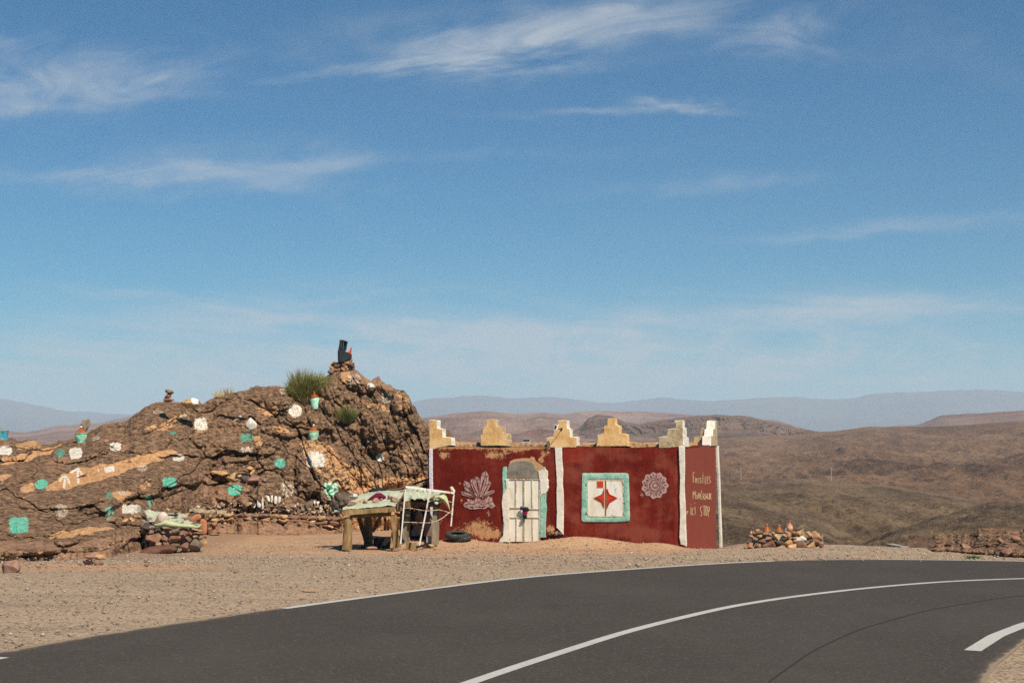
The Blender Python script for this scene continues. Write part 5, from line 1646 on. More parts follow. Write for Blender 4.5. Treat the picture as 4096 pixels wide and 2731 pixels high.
def rockpot(px, py, wpx, hpx, lidh, mat, label, name='lidded_pot', shape='bowl', tilt=0.0, D=None, sink=0.02):
    c = surf(px, py) if D is None else P(px, py, D)
    s = c[1] / F
    c = c + np.array([0, 0.10, -sink])
    r = wpx * s / 2; h = hpx * s
    t = thing(name, c, label, 'pot', 'lidded pots set out on the rock')
    Mt = Matrix.Rotation(R(tilt), 3, 'Y')
    if shape == 'bowl': prof = [(r * .60, 0), (r * .66, h * .04), (r * .66, h * .10), (r * .80, h * .35), (r * .93, h * .62), (r * .94, h * .80), (r * .90, h * .90), (r * 1.02, h * .94), (r * 1.0, h), (r * .9, h)]
    elif shape == 'tub': prof = [(r * .86, 0), (r * .88, h * .1), (r * .92, h * .5), (r * .98, h * .93), (r * 1.02, h * .95), (r * 1.02, h), (r * .94, h), (r * .90, h * .8)]
    else: prof = [(r * .92, 0), (r * .98, h * .1), (r, h * .5), (r * .97, h * .9), (r * .92, h), (r * .8, h)]
    MB().lathe(c, prof, 28, Mt).build('bowl', mat, t, smooth=True)
    if lidh:
        lh = lidh * s
        b = Vector(c) + Mt @ Vector((0, 0, h + 0.002))
        ld = MB().lathe(b, [(r * .96, 0), (r * .98, lh * .12), (r * .86, lh * .20), (r * .70, lh * .32), (r * .42, lh * .62), (r * .2, lh * .86), (r * .15, lh)], 28, Mt).build('lid', m_tag, t, smooth=True)
        MB().lathe(b + Mt @ Vector((0, 0, lh)), [(r * .14, -.005), (r * .20, lh * .08), (r * .19, lh * .2), (r * .08, lh * .27)], 14, Mt).build('knob', mw if shape != 'can' else m_clayp, ld, smooth=True)
    return t


rockpot(320, 1771, 50, 41, 22, m_gl, 'green glazed bowl with brown cone lid before the standing stone on the left ridge')
rockpot(1253, 1760, 45, 38, 22, m_gl, 'green glazed pot with brown cone lid on the pale boulder below the small bush')
rockpot(1263, 1635, 38, 46, 23, m_gl2, 'tilted mint green cylindrical pot with cone lid just below the big bush', shape='can', tilt=-9)
rockpot(4, 1760, 48, 42, 0, m_gl3, 'blue spotted tub at the left edge of the picture', shape='tub')
c = surf(2, 1766); s = c[1] / F
t = thing('tagine_cone', c + np.array([0, -.05, 0]), 'brown conical lid lying in front of the blue tub', 'lid')
MB().lathe(c + np.array([0, -.05, 0]), [(15 * s, 0), (15 * s, 2 * s), (10 * s, 6 * s), (3 * s, 11 * s)], 20).build('cone', m_tag, t, smooth=True)
so = dict(cat='stone')
stone_px(340, 1702, 36, 58, surf(340, 1728)[1] + 0.2, ms_grey, dep=22, label='tall grey stone standing upright behind the left lidded bowl', rot=(0, 0.25, 0.3), mesh=STONES[2], **so)
cg = dict(cat='stone', group='small cairn of three balanced stones')
Dc = 53.0
stone_px(676, 1600, 44, 17, Dc, ms_cairn, label='flat reddish bottom stone of the balanced cairn on the ridge', rot=(0, 0.02, 0), mesh=STONES[4], **cg)
stone_px(672, 1583, 29, 22, Dc, ms_cairn, label='orange middle stone of the balanced cairn on the ridge', rot=(0, -0.1, 0.5), mesh=STONES[6], **cg)
stone_px(676, 1566, 36, 17, Dc, ms_grey, label='grey top stone of the balanced cairn on the ridge', rot=(0, 0.3, 0), mesh=STONES[1], **cg)
Db = 53.6
bc = P(763, 1612, Db)
bb = blob(bc, 0.33, ms_ochre, 'boulder', None, 5, 0.25, (1.05, .8, .52))
tag(bb, 'orange boulder with a white painted patch on the skyline right of the cairn', 'boulder')
v = np.array([x.co[:] for x in bb.data.vertices]); wv = v + ORG[bb.name]
pxv, pyv = proj(wv)
fs_ = [p.vertices[:] for p in bb.data.polygons if all(763 < pxv[i] < 796 and pyv[i] < 1620 for i in p.vertices)]
if fs_:
    ids = sorted({i for f in fs_ for i in f}); mp_ = {i: k for k, i in enumerate(ids)}
    ctr = wv.mean(0)
    wpch = cm('white_paint', (0.74, 0.70, 0.62))
    obj('painted_patch', np.array([wv[i] + (wv[i] - ctr) * 0.02 for i in ids]), [tuple(mp_[i] for i in f) for f in fs_], wpch, bb, smooth=True)
stone_px(1006, 1698, 46, 46, surf(1006, 1720)[1] - 0.1, ms_white, dep=24, rot=(0.2, 0.5, 0.1), mesh=BLOCKS[2], label='white painted angular stone standing on the rock above a green patch', **so)
# ---- pile of stones under the old television shells on the summit
Dt = 57.3
gp = 'pile of stones under the television shells'
KT = lambda x, y: (1120 + x * .2296, 1340 + y * .2296)
PILE = [(890, 640, 110, 80), (960, 600, 120, 60), (1030, 595, 110, 60), (1100, 590, 110, 60), (1180, 590, 110, 60), (1250, 575, 110, 80), (900, 570, 80, 60), (985, 565, 80, 60), (1060, 560, 110, 50), (1140, 560, 90, 60), (1215, 550, 90, 60),
        (930, 520, 80, 60), (1000, 515, 80, 60), (1065, 510, 80, 50), (1150, 530, 110, 60), (1235, 515, 110, 60), (960, 485, 80, 50), (1085, 480, 80, 45), (1160, 485, 90, 55), (1200, 500, 60, 50), (1020, 480, 60, 40), (1110, 520, 70, 50)]
ORD = ['first', 'second', 'third', 'fourth', 'fifth', 'sixth', 'seventh', 'eighth', 'ninth', 'tenth']
RW = lambda y: 'lowest' if y > 573 else 'second' if y > 545 else 'third' if y > 505 else 'top'
for k, (x, y, w, h) in enumerate(PILE):
    px, py = KT(x, y)
    stone_px(px, py, w * .2296 * 1.15, h * .2296 * 1.25, Dt + (k % 3) * 0.08 - 0.1, ms_cairn if k % 4 else ms_brown, label=ORD[sum(1 for q in PILE if abs(q[1] - y) < 24 and q[0] < x and RW(q[1]) == RW(y))] + ' stone from the left in the ' + RW(y) + ' course of the pile under the television shells', cat='stone', group=gp)
for k in range(10):
    px, py = KT(930 + k * 32, 590 - (k % 3) * 30)
    stone_px(px, py, 26, 18, Dt + 0.35, ms_brown, label='brown stone filling the back of the pile under the television shells', cat='stone', group=gp)
px, py = KT(1225, 440); stone_px(px, py, 19, 26, Dt + 0.1, ms_cairn, rot=(0, 0.1, 0), label='upright orange stone wedged behind the lower television shell', **so)


def prism(outline, D, dep, conv=None):
    """solid whose side view is the given outline, dep metres deep"""
    conv = conv or (lambda x, y: (x, y))
    q = [conv(*p) for p in outline]
    a = [P(x, y, D) for x, y in q]
    b = [p + np.array([0, dep, 0]) for p in a]
    n = len(q)
    mb = MB()
    mb.add(a + b, [tuple(range(n)), tuple(range(2 * n - 1, n - 1, -1))] + [(i, i + n, (i + 1) % n + n, (i + 1) % n) for i in range(n)])
    return mb


t = M('dark_tv_plastic'); m_tv = fin(t, t.ramp(t.noise(wpos(t), 6, 4), [(0.3, (0.022, 0.027, 0.030)), (0.7, (0.040, 0.048, 0.052))]), 0.5)
lt = thing('television_shell', P(*KT(1100, 462), Dt), 'lower black television casing seen from the side on the stone pile', 'television')
prism([(1036, 256), (1115, 250), (1118, 460), (1036, 462)], Dt - .22, .5, KT).build('casing', m_tv, lt)
prism([(1116, 262), (1132, 280), (1186, 302), (1236, 330), (1234, 388), (1178, 434), (1130, 458), (1118, 458)], Dt - .15, .36, KT).build('back_cover', m_tv, lt)
prism([(1005, 268), (1012, 256), (1035, 254), (1035, 464), (1006, 458)], Dt - .25, .56, KT).build('front_bezel', mbk, lt)
ut = thing('television_shell', P(*KT(1080, 240), Dt), 'upper tilted black television casing balanced on the lower one', 'television')
cs = prism([(1044, 80), (1092, 88), (1072, 242), (1018, 236)], Dt - .18, .42, KT).build('casing', m_tv, ut)
prism([(1044, 80), (1110, 88), (1165, 106), (1163, 120), (1104, 100), (1043, 90)], Dt - .18, .42, KT).build('top_panel', m_tv, ut)
prism([(1116, 104), (1162, 118), (1142, 240), (1128, 246), (1098, 236)], Dt - .06, .3, KT).build('back_cover', mbk, ut)
prism([(1010, 234), (1080, 240), (1142, 236), (1136, 250), (1082, 250), (1008, 240)], Dt - .18, .42, KT).build('bottom_panel', m_tv, ut)
fl = thing('pennant', P(*KT(1235, 330), Dt), 'small orange red pennant on a purple stick behind the television shells', 'flag')
t = cm('orange_red_cloth', (0.75, 0.07, 0.02))
prism([(1238, 216), (1183, 305), (1232, 328)], Dt + .05, .02, KT).build('cloth', t, fl)
MB().tube([P(*KT(1243, 213), Dt + .06), P(*KT(1236, 335), Dt + .06)], .012, 6).build('stick', kp, fl)
prism([(1172, 434), (1232, 388), (1232, 398), (1180, 440)], Dt + .03, .02, KT).build('cloth_edge', t, fl)


# ---- bushes and tufts
def blades(base, n, h, spread, w, seed, lean=(0, 0), stiff=0.5, dome=0.6, flat=1.0, r0=0.1):
    """thin bent stalks fanning out from a base"""
    r = np.random.RandomState(seed)
    V, Fq = [], []
    for k in range(n):
        th = r.uniform(0, 2 * math.pi)
        q = r.uniform(0, 1) ** 0.6
        o = np.array([math.cos(th), math.sin(th) * 0.8, 0])
        rt = base + o * r0 * r.uniform(0, 1)
        L = h * r.uniform(0.55, 1.05) * (1 - (1 - dome) * q * q)
        d1 = o * spread * q + np.array([lean[0], lean[1], 1.0]) + r.normal(0, 0.10, 3)
        d1 /= np.linalg.norm(d1)
        d2 = d1 * 1.0 + o * 0.25 * q + np.array([0, 0, 0.25]) + r.normal(0, 0.12, 3)
        d2 /= np.linalg.norm(d2)
        p0 = rt; p1 = rt + d1 * L * 0.5; p2 = p1 + d2 * L * 0.5
        sd_ = np.cross(d1, [r.uniform(-.3, .3), 1, 0.2]); sd_ /= np.linalg.norm(sd_) + 1e-9
        i = len(V)
        V += [p0 - sd_ * w / 2, p0 + sd_ * w / 2, p1 - sd_ * w / 2, p1 + sd_ * w / 2, p2]
        Fq += [(i, i + 1, i + 3, i + 2), (i + 2, i + 3, i + 4)]
        if L > 0.35:      # side shoots
            for j in range(3):
                e = d2 + r.normal(0, 0.35, 3); e /= np.linalg.norm(e)
                b = p1 + (p2 - p1) * r.uniform(-.6, .6)
                i = len(V)
                V += [b, b + sd_ * w, b + e * L * 0.26]
                Fq.append((i, i + 1, i + 2))
    return np.array(V), Fq


def mat_leaf(name, a, b, c):
    t = M(name)
    r = t.t.nodes.new('ShaderNodeNewGeometry').outputs['Random Per Island']
    return fin(t, t.ramp(r, [(0, a), (0.5, b), (1, c)]), 0.75)


m_broom = mat_leaf('broom_green', (0.085, 0.085, 0.022), (0.19, 0.18, 0.055), (0.34, 0.30, 0.115))
m_dry = mat_leaf('dry_stalk', (0.22, 0.16, 0.08), (0.36, 0.27, 0.14), (0.46, 0.37, 0.20))
m_weed = mat_leaf('weed_green', (0.05, 0.075, 0.026), (0.10, 0.13, 0.045), (0.18, 0.20, 0.08))
m_straw = mat_leaf('straw', (0.35, 0.25, 0.10), (0.50, 0.36, 0.15), (0.58, 0.44, 0.22))


def bush(px, py, D, parts, label, name='bush', cat='bush'):
    b = P(px, py, D)
    t = thing(name, b, label, cat)
    for (nm, mt, n, h, sp, w, sd_, kw) in parts:
        off = kw.pop('off', (0, 0, 0))
        V, Fq = blades(b + np.array(off), n, h, sp, w, sd_, **kw)
        obj(nm, V, Fq, mt, t)
    return t


Dq = surf(1222, 1605)[1] - 0.1
bush(1226, 1618, Dq, [('foliage', m_broom, 900, 1.50, 0.95, 0.016, 1, dict(r0=0.22, dome=0.62, lean=(-0.05, -.1), off=(-0.05, 0, 0.1))),
                      ('foliage', m_broom, 500, 1.25, 0.9, 0.016, 2, dict(r0=0.2, dome=0.6, lean=(-0.45, -.1), off=(-0.1, 0, 0.05))),
                      ('foliage', m_broom, 520, 1.25, 0.8, 0.016, 3, dict(r0=0.25, dome=0.65, lean=(0.62, -.1), off=(0.15, 0, 0.22))),
                      ('dry_stems', m_dry, 170, 0.75, 1.6, 0.014, 4, dict(r0=0.18, dome=0.5, lean=(0, -.4)))],
     'large grey green broom bush growing on the ridge left of the summit')
bush(1388, 1692, surf(1388, 1692)[1] - 0.15, [('foliage', m_weed, 420, 0.72, 0.9, 0.014, 5, dict(r0=0.15, dome=0.6, lean=(0.2, -.2))), ('foliage', m_broom, 300, 0.85, 0.8, 0.013, 6, dict(r0=0.15, dome=0.6, lean=(-0.35, -.2)))],
     'small dark green bush on the rock face below the summit')
for (px, py, n, h, sp, mt, lb) in [(873, 1588, 60, .42, .5, m_straw, 'thin dry grass tuft on the skyline left of the big bush'), (915, 1578, 60, .38, .6, m_dry, 'second thin grass tuft on the skyline nearer the big bush')]:
    bush(px, py, surf(px, py)[1], [('stalks', mt, n, h, sp, .010, px, dict(r0=0.2))], lb, 'grass_tuft', 'grass tuft')
for (px, py, n, h, sp, mt, w, lb, r0) in [(125, 2238, 130, .30, .7, m_weed, .014, 'green weed growing beside the pink rock at the far left', .10), (147, 2238, 26, .22, .4, m_straw, .012, 'few straw stalks right of the far left weed', .12),
                                     (1314, 2118, 130, .26, .9, m_weed, .016, 'bright green weed below the right end of the low stone wall', .10), (1276, 2108, 60, .16, .8, m_weed, .016, 'tiny green weed left of the bright weed under the stone wall', .06),
                                     (2950, 2172, 500, .40, .7, m_straw, .010, 'yellow dry grass clump between the building and the stone pile', .35), (3325, 2177, 130, .50, .6, m_dry, .008, 'sparse dry stalks right of the stone pile', .3),
                                     (2782, 2189, 260, .16, 1.4, m_dry, .012, 'low dry shrub at the foot of the lettered side wall', .16), (3890, 2234, 160, .14, 1.6, m_weed, .014, 'low green weed by the road verge at the far right', .15),
                                     (4008, 2208, 260, .32, 1.2, m_weed, .014, 'green shrub at the foot of the right red outcrop', .14), (3262, 2178, 60, .3, .6, m_dry, .01, 'dry stalks just behind the stone pile', .2)]:
    D = float(gD(px, py))
    if px == 4008: D -= 0.3
    bush(px, py, D, [('foliage', mt, n, h, sp, w, px, dict(r0=r0))], lb, 'grass_tuft' if mt in (m_straw, m_dry) else 'weed', 'grass tuft' if mt in (m_straw, m_dry) else 'weed')

# ---- stones lying on the ledge above the terrace
K7 = lambda x, y: (700 + x * .2976, 1880 + y * .2976)
for (x, y, w, h, mm, lb, rt) in [(610, 38, 265, 70, ms_ochre, 'long flat ochre slab jutting from the middle ledge', (0, 0.12, 0)), (752, 90, 150, 135, ms_ochre, 'chunky ochre stone under the end of the flat slab', None),
                                 (930, 118, 100, 100, ms_dark, 'dark stone between the ochre and brown stones on the middle ledge', None), (1080, 120, 215, 120, ms_purple, 'big brown block on the middle ledge', (0, -0.05, 0)),
                                 (655, 128, 90, 55, ms_brown, 'small brown stone below the flat slab', None), (868, 78, 85, 90, ms_mix, 'knobbly stone behind the dark one on the middle ledge', None),
                                 (1035, 30, 110, 90, ms_ochre, 'crumbly orange rubble stone at the top of the middle ledge', None), (1015, -20, 80, 90, ms_ochre, 'crumbly orange stone standing highest on the middle ledge', None), (1210, 135, 80, 60, ms_grey, 'small grey stone at the right end of the middle ledge', None),
                                 (820, 130, 70, 40, ms_min, 'small pale stone beside the chunky ochre stone', None)]:
    px, py = K7(x, y)
    c = surf(px, py + h * .12)
    stone((c[0], c[1] - 0.02, P(px, py, c[1])[2]), (w * .2976 * c[1] / F, max(w, h) * .2 * c[1] / F + .1, h * .2976 * c[1] / F), mm, rot=rt, label=lb, cat='stone', group='stones lying on the middle ledge')
# ---- terrace: low wall, white slabs, minerals
yw = lambda px: float(np.interp(px, [560, 700, 830, 1000, 1330, 1420], [2040, 2052, 2056, 2052, 2066, 2075]))
Dw = lambda px: surf(px, yw(px) + 14)[1]
wallt = thing('stone_wall', P(1040, 2085, Dw(1040)), 'low dry stone wall holding up the terrace of small stones', 'wall')
rw = random.Random(8)
for row, (dy, hh) in enumerate(((8, 17), (24, 17))):
    px = 775 + row * 9
    while px < 1400:
        w = rw.uniform(20, 52)
        D = Dw(px + w / 2) - 0.12
        yy = yw(px + w / 2) + dy + rw.uniform(-2, 2)
        if not (row == 1 and (px > 1330)):
            stone_px(px + w / 2, yy, w * 1.04, hh * rw.uniform(.9, 1.15), D, rw.choice([ms_mix, ms_brown, ms_mix, ms_ochre, ms_purple]), dep=26, parent=wallt, rot=(0, rw.uniform(-.08, .08), rw.uniform(-.1, .1)), mesh=rw.choice(BLOCKS + STONES[:6]))
        px += w
for k in range(16):       # ragged lowest course
    px = rw.uniform(800, 1390); w = rw.uniform(18, 40)
    stone_px(px, yw(px) + 39 + rw.uniform(-3, 3), w, 14, Dw(px) - .1, rw.choice([ms_brown, ms_mix, ms_ochre]), parent=wallt)
# flat cement capping at the wall's left end
mb = MB()
cap = [(700, 2033), (905, 2046), (905, 2054), (700, 2048)]
q = [P(x, y, Dw(800) - .25 if y > 2040 else Dw(800) + .35) for x, y in cap]
qa = [P(700, 2030, Dw(760) + .5), P(910, 2040, Dw(880) + .5), P(910, 2047, Dw(880) - .22), P(700, 2041, Dw(720) - .25)]
for k_ in range(5):
    xa, xb = 702 + k_ * 41, 702 + k_ * 41 + 38
    yy = 2036 + k_ * 2.6 + rw.uniform(-1.5, 1.5)
    mb.beam(P(xa, yy, Dw(800) + .05), P(xb, yy + 1 + rw.uniform(-1, 1), Dw(800) + .05 + rw.uniform(-.1, .1)), .6, .11, .5, .08, seg=4, wob=.025, rnd=rw)
mb.build('capping', plaster('pale_cement', [(0.30, 0.23, 0.15), (0.42, 0.33, 0.22), (0.48, 0.39, 0.28)], 2, 0.8), wallt)
for (px, w, h) in ((716, 40, 18), (745, 34, 16), (768, 26, 20), (795, 42, 22), (735, 26, 14)):
    stone_px(px, 2058 if px != 735 else 2066, w, h, Dw(px) - .15, rw.choice([ms_ochre, ms_mix, ms_dark]), parent=wallt)
gw = 'white slabs standing upright on the terrace'
for (x, y, w, h, rt, lb) in [(1058, 455, 60, 105, 0, 'leftmost broad white slab of the front three'), (1130, 450, 62, 105, 0.03, 'second broad white slab of the front three'), (1177, 435, 30, 148, -0.03, 'tall thin white slab right of the two broad ones'),
                             (1228, 458, 42, 84, 0.0, 'short greyish slab between the two groups of white slabs'), (1250, 378, 42, 100, -0.35, 'white slab leaning left at the head of the back row'), (1300, 385, 34, 100, 0.05, 'narrow white slab second in the back row'),
                             (1352, 400, 50, 106, 0.04, 'broad white slab third in the back row'), (1403, 402, 48, 98, -0.03, 'rightmost white slab of the back row')]:
    px, py = K7(x, y)
    D = surf(px, min(py + h * .12, yw(px) - 8))[1] - 0.12
    stone_px(px, py, w * .2976, h * .2976 * 1.05, D, ms_white if x != 1228 else ms_grey, dep=6, rot=(0.05, rt, rw.uniform(-.3, .3)), mesh=BLOCKS[int(x) % 4], label=lb, cat='stone slab', group=gw)
gm = 'small minerals and stones laid out along the terrace'
lbm = 'small brown or cream mineral stone among those crowded on the terrace above the low wall'
r8 = np.random.RandomState(5)
spots = []
for k in range(215):
    px = r8.uniform(765, 1345)
    dy = r8.uniform(2, 44) * (0.75 if px < 850 else 1)
    py = yw(px) - dy + 3
    if (1003 < px < 1128) and dy > 22: continue
    spots.append((py, px))
for k in range(60): spots.append((yw(0) * 0 + 0, 0))
for py, px in spots:
    if px == 0: continue
    back = (yw(px) - py)
    c = surf(px, py + 2)
    w = r8.uniform(7, 15) * (1.2 if back > 10 else 0.8)
    if r8.uniform() < 0.1: w *= 1.35
    stone_px(px, py - 1, w, w * r8.uniform(.65, 1.05), c[1] - 0.08, ms_min, mesh=STONES[int(r8.randint(0, 14))], rot=(r8.uniform(-.4, .4), r8.uniform(-.6, .6), r8.uniform(0, 3)), label=('larger' if w > 13 else 'small') + ' mineral stone ' + ('heaped at the back of' if back > 26 else 'on the front edge of' if back < 10 else 'in the middle of') + ' the terrace ' + ('at its left end' if px < 860 else 'left of the white slabs' if px < 1000 else 'right below the white slabs' if px < 1130 else 'left of the grey block' if px < 1220 else 'around the grey block' if px < 1262 else 'at its right end'), cat='stone', group=gm)
stone_px(1236, 2022, 39, 38, surf(1236, 2030)[1] - .1, ms_grey, rot=(0, -0.05, 0.1), mesh=BLOCKS[1], label='largest grey block standing among the small terrace stones', cat='stone')
stone_px(1258, 2010, 8, 15, surf(1258, 2015)[1] - .1, ms_white, label='small white pointed stone right of the grey terrace block', cat='stone')
stone_px(1271, 2012, 12, 17, surf(1271, 2015)[1] - .1, ms_white, rot=(0, .3, 0), label='cream stone leaning beside the small white pointed stone', cat='stone')
# more stones at the foot of the rock on the left, a short broken wall
for (px, py, w, h, mm, lb) in [(449, 2077, 42, 30, ms_brown, 'dark red round stone at the left end of the short stone row'), (487, 2062, 30, 20, ms_cairn, 'orange red stone behind the round red one'), (500, 2082, 34, 18, ms_ochre, 'pale ochre stone in the short stone row'),
                               (525, 2078, 30, 20, ms_ochre, 'rounded ochre stone in the short stone row'), (548, 2066, 30, 14, ms_mix, 'flat stone near the cream painted patch'), (470, 2096, 40, 12, ms_brown, 'flat stone under the short stone row')]:
    c = surf(px, py)
    stone_px(px, py, w, h, c[1] - .12, mm, label=lb, cat='stone', group='short row of stones at the foot of the rock')
# =================================================================== stone display table on the left
K6 = lambda x, y: (500 + x * .1913, 1950 + y * .1913)


def hexa(c8, mb=None):
    """c8: four top corners (front-left, front-right, back-right, back-left) then the four below"""
    mb = mb or MB()
    mb.add(c8, [(0, 1, 2, 3), (7, 6, 5, 4), (4, 5, 1, 0), (5, 6, 2, 1), (6, 7, 3, 2), (7, 4, 0, 3)])
    return mb


Df, Dk = 40.4, 42.8
st = thing('stone_table', P(700, 2195, Df), 'mortared stone display table heaped with rocks and pale green cloth', 'stone table')
m_mort = plaster('rough_mortar', [(0.16, 0.13, 0.10), (0.30, 0.25, 0.19), (0.42, 0.36, 0.28)], 4, 1.0, (0.10, 0.075, 0.06), 0.5)
cr = [P(604, 2108, Df + .15), P(800, 2114, Df + .15), P(742, 2062, Dk), P(552, 2070, Dk)]
cb_ = [P(596, 2206, Df + .2), P(802, 2206, Df + .2), P(745, 2180, Dk), P(545, 2180, Dk)]
core = hexa(cr + cb_).build('core', m_mort, st)
FS = [(610, 1070, 300, 230, ms_cairn), (838, 1065, 130, 200, ms_brown), (1050, 1060, 260, 130, ms_cairn), (1222, 958, 165, 170, ms_purple), (1085, 900, 190, 110, ms_grey), (690, 885, 150, 95, ms_dark), (810, 912, 90, 85, ms_brown),
      (1370, 958, 115, 95, ms_brown), (1470, 1012, 125, 85, ms_cairn), (1310, 1070, 180, 110, ms_brown), (1500, 945, 240, 55, ms_brown), (1590, 1040, 100, 85, ms_grey), (1485, 1180, 280, 240, ms_grey), (1250, 1215, 210, 190, ms_cairn),
      (1040, 1215, 200, 120, ms_grey), (860, 1190, 150, 110, ms_brown), (1480, 868, 160, 60, ms_pink), (960, 935, 70, 85, ms_brown), (700, 1180, 170, 120, ms_brown), (560, 930, 130, 120, ms_brown), (900, 840, 240, 50, ms_grey), (1200, 845, 200, 45, ms_grey), (1370, 1210, 90, 80, ms_brown), (1560, 900, 90, 70, ms_ochre), (950, 1130, 90, 60, ms_dark)]
for (x, y, w, h, mm) in FS:
    px, py = K6(x, y)
    stone_px(px, py, w * .1913 * 1.05, h * .1913 * 1.05, Df + 0.02, mm, dep=min(w, 160) * .1913, parent=st)
rq = random.Random(3)
for k in range(26):        # the shaded left side
    f = rq.random(); g = rq.random()
    a = np.array(cr[0]) * (1 - f) + np.array(cr[3]) * f
    b = np.array(cb_[0]) * (1 - f) + np.array(cb_[3]) * f
    p = a * (1 - g) + b * g + np.array([-0.03, 0, 0])
    sz_ = rq.uniform(.16, .34)
    stone(p, (sz_ * .7, sz_ * 1.2, sz_ * .8), rq.choice([ms_brown, ms_cairn, ms_dark, ms_grey]), parent=st)
for k in range(12):
    px = 602 + k * 17.5
    stone_px(px, 2110 + k * .5, 18, 9, Df + .08, rq.choice([ms_grey, ms_brown, ms_purple]), parent=st)
px, py = K6(1670, 1160); stone_px(px, py, 20, 24, Df + .1, ms_ochre, label='ochre stone leaning at the right foot of the stone table', cat='stone')
px, py = K6(1690, 1020); stone_px(px, py, 16, 14, Df + .5, ms_pink, label='pale pink stone on the ground by the terracotta jar', cat='stone')
px, py = K6(1770, 860); stone_px(px, py, 16, 14, 45, ms_cairn, label='small orange stone on the gravel right of the terracotta jar', cat='stone')
px, py = K6(1960, 940); stone_px(px, py, 14, 9, 44, ms_dark, label='small dark stone on the gravel right of the stone table', cat='stone')
stone_px(632, 2203, 150, 44, Df - .2, ms_brown, dep=90, mesh=ROUND[1], rot=(0, -.12, 0), label='low brown rock rising from the ground under the front of the stone table', cat='rock')
# cloth on it
def cloth(name, fn, nu, nv, mat, label=None, cat='cloth', thick=0.006, parent=None, group=None):
    u, v = np.meshgrid(np.linspace(0, 1, nu), np.linspace(0, 1, nv))
    p = fn(u, v)
    V = p.reshape(-1, 3)
    f = gridf(nv, nu)
    o = obj(name, V, f, mat, parent, smooth=True)
    md = o.modifiers.new('thickness', 'SOLIDIFY'); md.thickness = thick; md.offset = 0
    return tag(o, label, cat if parent is None else None, group)


def mat_cloth(name, a, b, rough=0.85):
    t = M(name)
    p = wpos(t)
    n = t.noise(p, 3.5, 6, 0.65)
    n2 = t.noise(p, 14, 5, 0.7, 0.8)
    c = t.mix(t.step(n, 0.35, 0.7), a, b)
    return fin(t, c, rough, t.m('ADD', n, t.m('MULTIPLY', n2, 0.6)), 0.7, 0.03)


m_tarp = mat_cloth('pale_green_tarp', (0.33, 0.36, 0.26), (0.45, 0.47, 0.36))
m_tarp2 = mat_cloth('yellow_green_cloth', (0.37, 0.40, 0.21), (0.49, 0.51, 0.31))


def quadpatch(a, b, c, d):
    a, b, c, d = (np.asarray(x, float) for x in (a, b, c, d))
    def fn(u, v):
        u_, v_ = u[..., None], v[..., None]
        return (a * (1 - u_) + b * u_) * (1 - v_) + (d * (1 - u_) + c * u_) * v_
    return fn


tp = quadpatch(P(615, 2104, Df + .3), P(800, 2106, Df + .25), P(738, 2056, Dk - .1), P(575, 2058, Dk - .1))
def fn1(u, v):
    p = tp(u, v).copy()
    e = np.maximum(np.abs(u - .5), np.abs(v - .5)) * 2
    p[..., 2] += 0.02 + 0.05 * np.abs(fbm(u * 4, v * 4, 0, 3, 4)) + 0.025 * ridged(u * 5, v * 3, 0, 4, 3) * (e < 2) + 0.14 * np.exp(-((u - .1) ** 2 + (v - .85) ** 2) / .02)
    p[..., 0] += 0.06 * fbm(u * 3, v * 6, 0, 6, 3) * sstep(.7, 1, e)
    p[..., 1] += 0.08 * fbm(u * 9, v * 3, 0, 7, 3) * sstep(.7, 1, e)
    return p
cloth('cloth', fn1, 70, 50, m_tarp, 'pale green cloth spread over the stone table under the rocks')
fr = [K6(640, 800), K6(720, 775), K6(850, 735), K6(1000, 770), K6(1150, 790), K6(1350, 800), K6(1520, 815), K6(1570, 790)]
V = []
pts = [P(x, y + 1, Df + .02) for x, y in fr]
mb = MB().tube([tuple(p) for p in pts], [.02, .07, .10, .07, .055, .05, .045, .03], 10, .25, 5)
tag(mb.build('cloth', m_tarp2, None, smooth=True), 'twisted yellow green cloth rolled along the front edge of the stone table', 'cloth')
# rocks on it
gt = 'rocks and fossils laid out on the stone table'
ms_egg = mat_stone('striped_pale_stone', [(0, (0.58, 0.46, 0.38)), (1, (0.60, 0.48, 0.40))], speck=0.15, sc=2)
TR = [(782, 645, 235, 275, ms_egg, 'big pale egg shaped stone standing on the stone table', ROUND[0]), (668, 690, 110, 210, ms_brown, 'dark brown stone half hidden behind the pale egg stone', None), (580, 745, 80, 90, ms_dark, 'black stone at the left foot of the pale egg stone', None),
      (785, 742, 150, 85, ms_dark, 'black stone at the right foot of the pale egg stone', None), (508, 668, 120, 115, ms_purple, 'pinkish brown stone at the back left of the cloth', None), (1185, 748, 105, 100, ms_pink, 'pale pink cube like stone on the front fold', None),
      (1095, 722, 110, 70, ms_purple, 'purple stone left of the pink cube', None), (915, 668, 95, 55, ms_pink, 'small pink stone right of the egg stone', None), (1055, 625, 90, 65, ms_purple, 'purple stone behind the pink cube', None),
      (1305, 655, 160, 95, ms_purple, 'lumpy purple brown rock at the right back', None), (1450, 735, 150, 110, ms_purple, 'purple pink rock at the right end of the stone table', None), (1195, 640, 90, 55, ms_brown, 'small brown rock in the middle of the cloth', None),
      (1395, 625, 100, 60, ms_pink, 'pink rock behind the lumpy purple one', None), (888, 458, 95, 70, ms_ochre, 'ochre pointed stone at the very back of the stone table', None), (1062, 525, 90, 42, ms_dark, 'flat dark stone at the back edge of the cloth', None), (1130, 690, 60, 40, ms_dark, 'little grey blue stone behind the pink cube', None),
      (1175, 555, 90, 45, ms_cairn, 'orange stone at the back right edge of the cloth', None), (1545, 830, 80, 80, ms_grey, 'grey stone on the right front corner of the stone table', None), (980, 640, 70, 50, ms_dark, 'dark small stone near the grate', None), (660, 525, 60, 40, ms_ochre, 'small pale stone on the cloth left of the egg stone', None)]
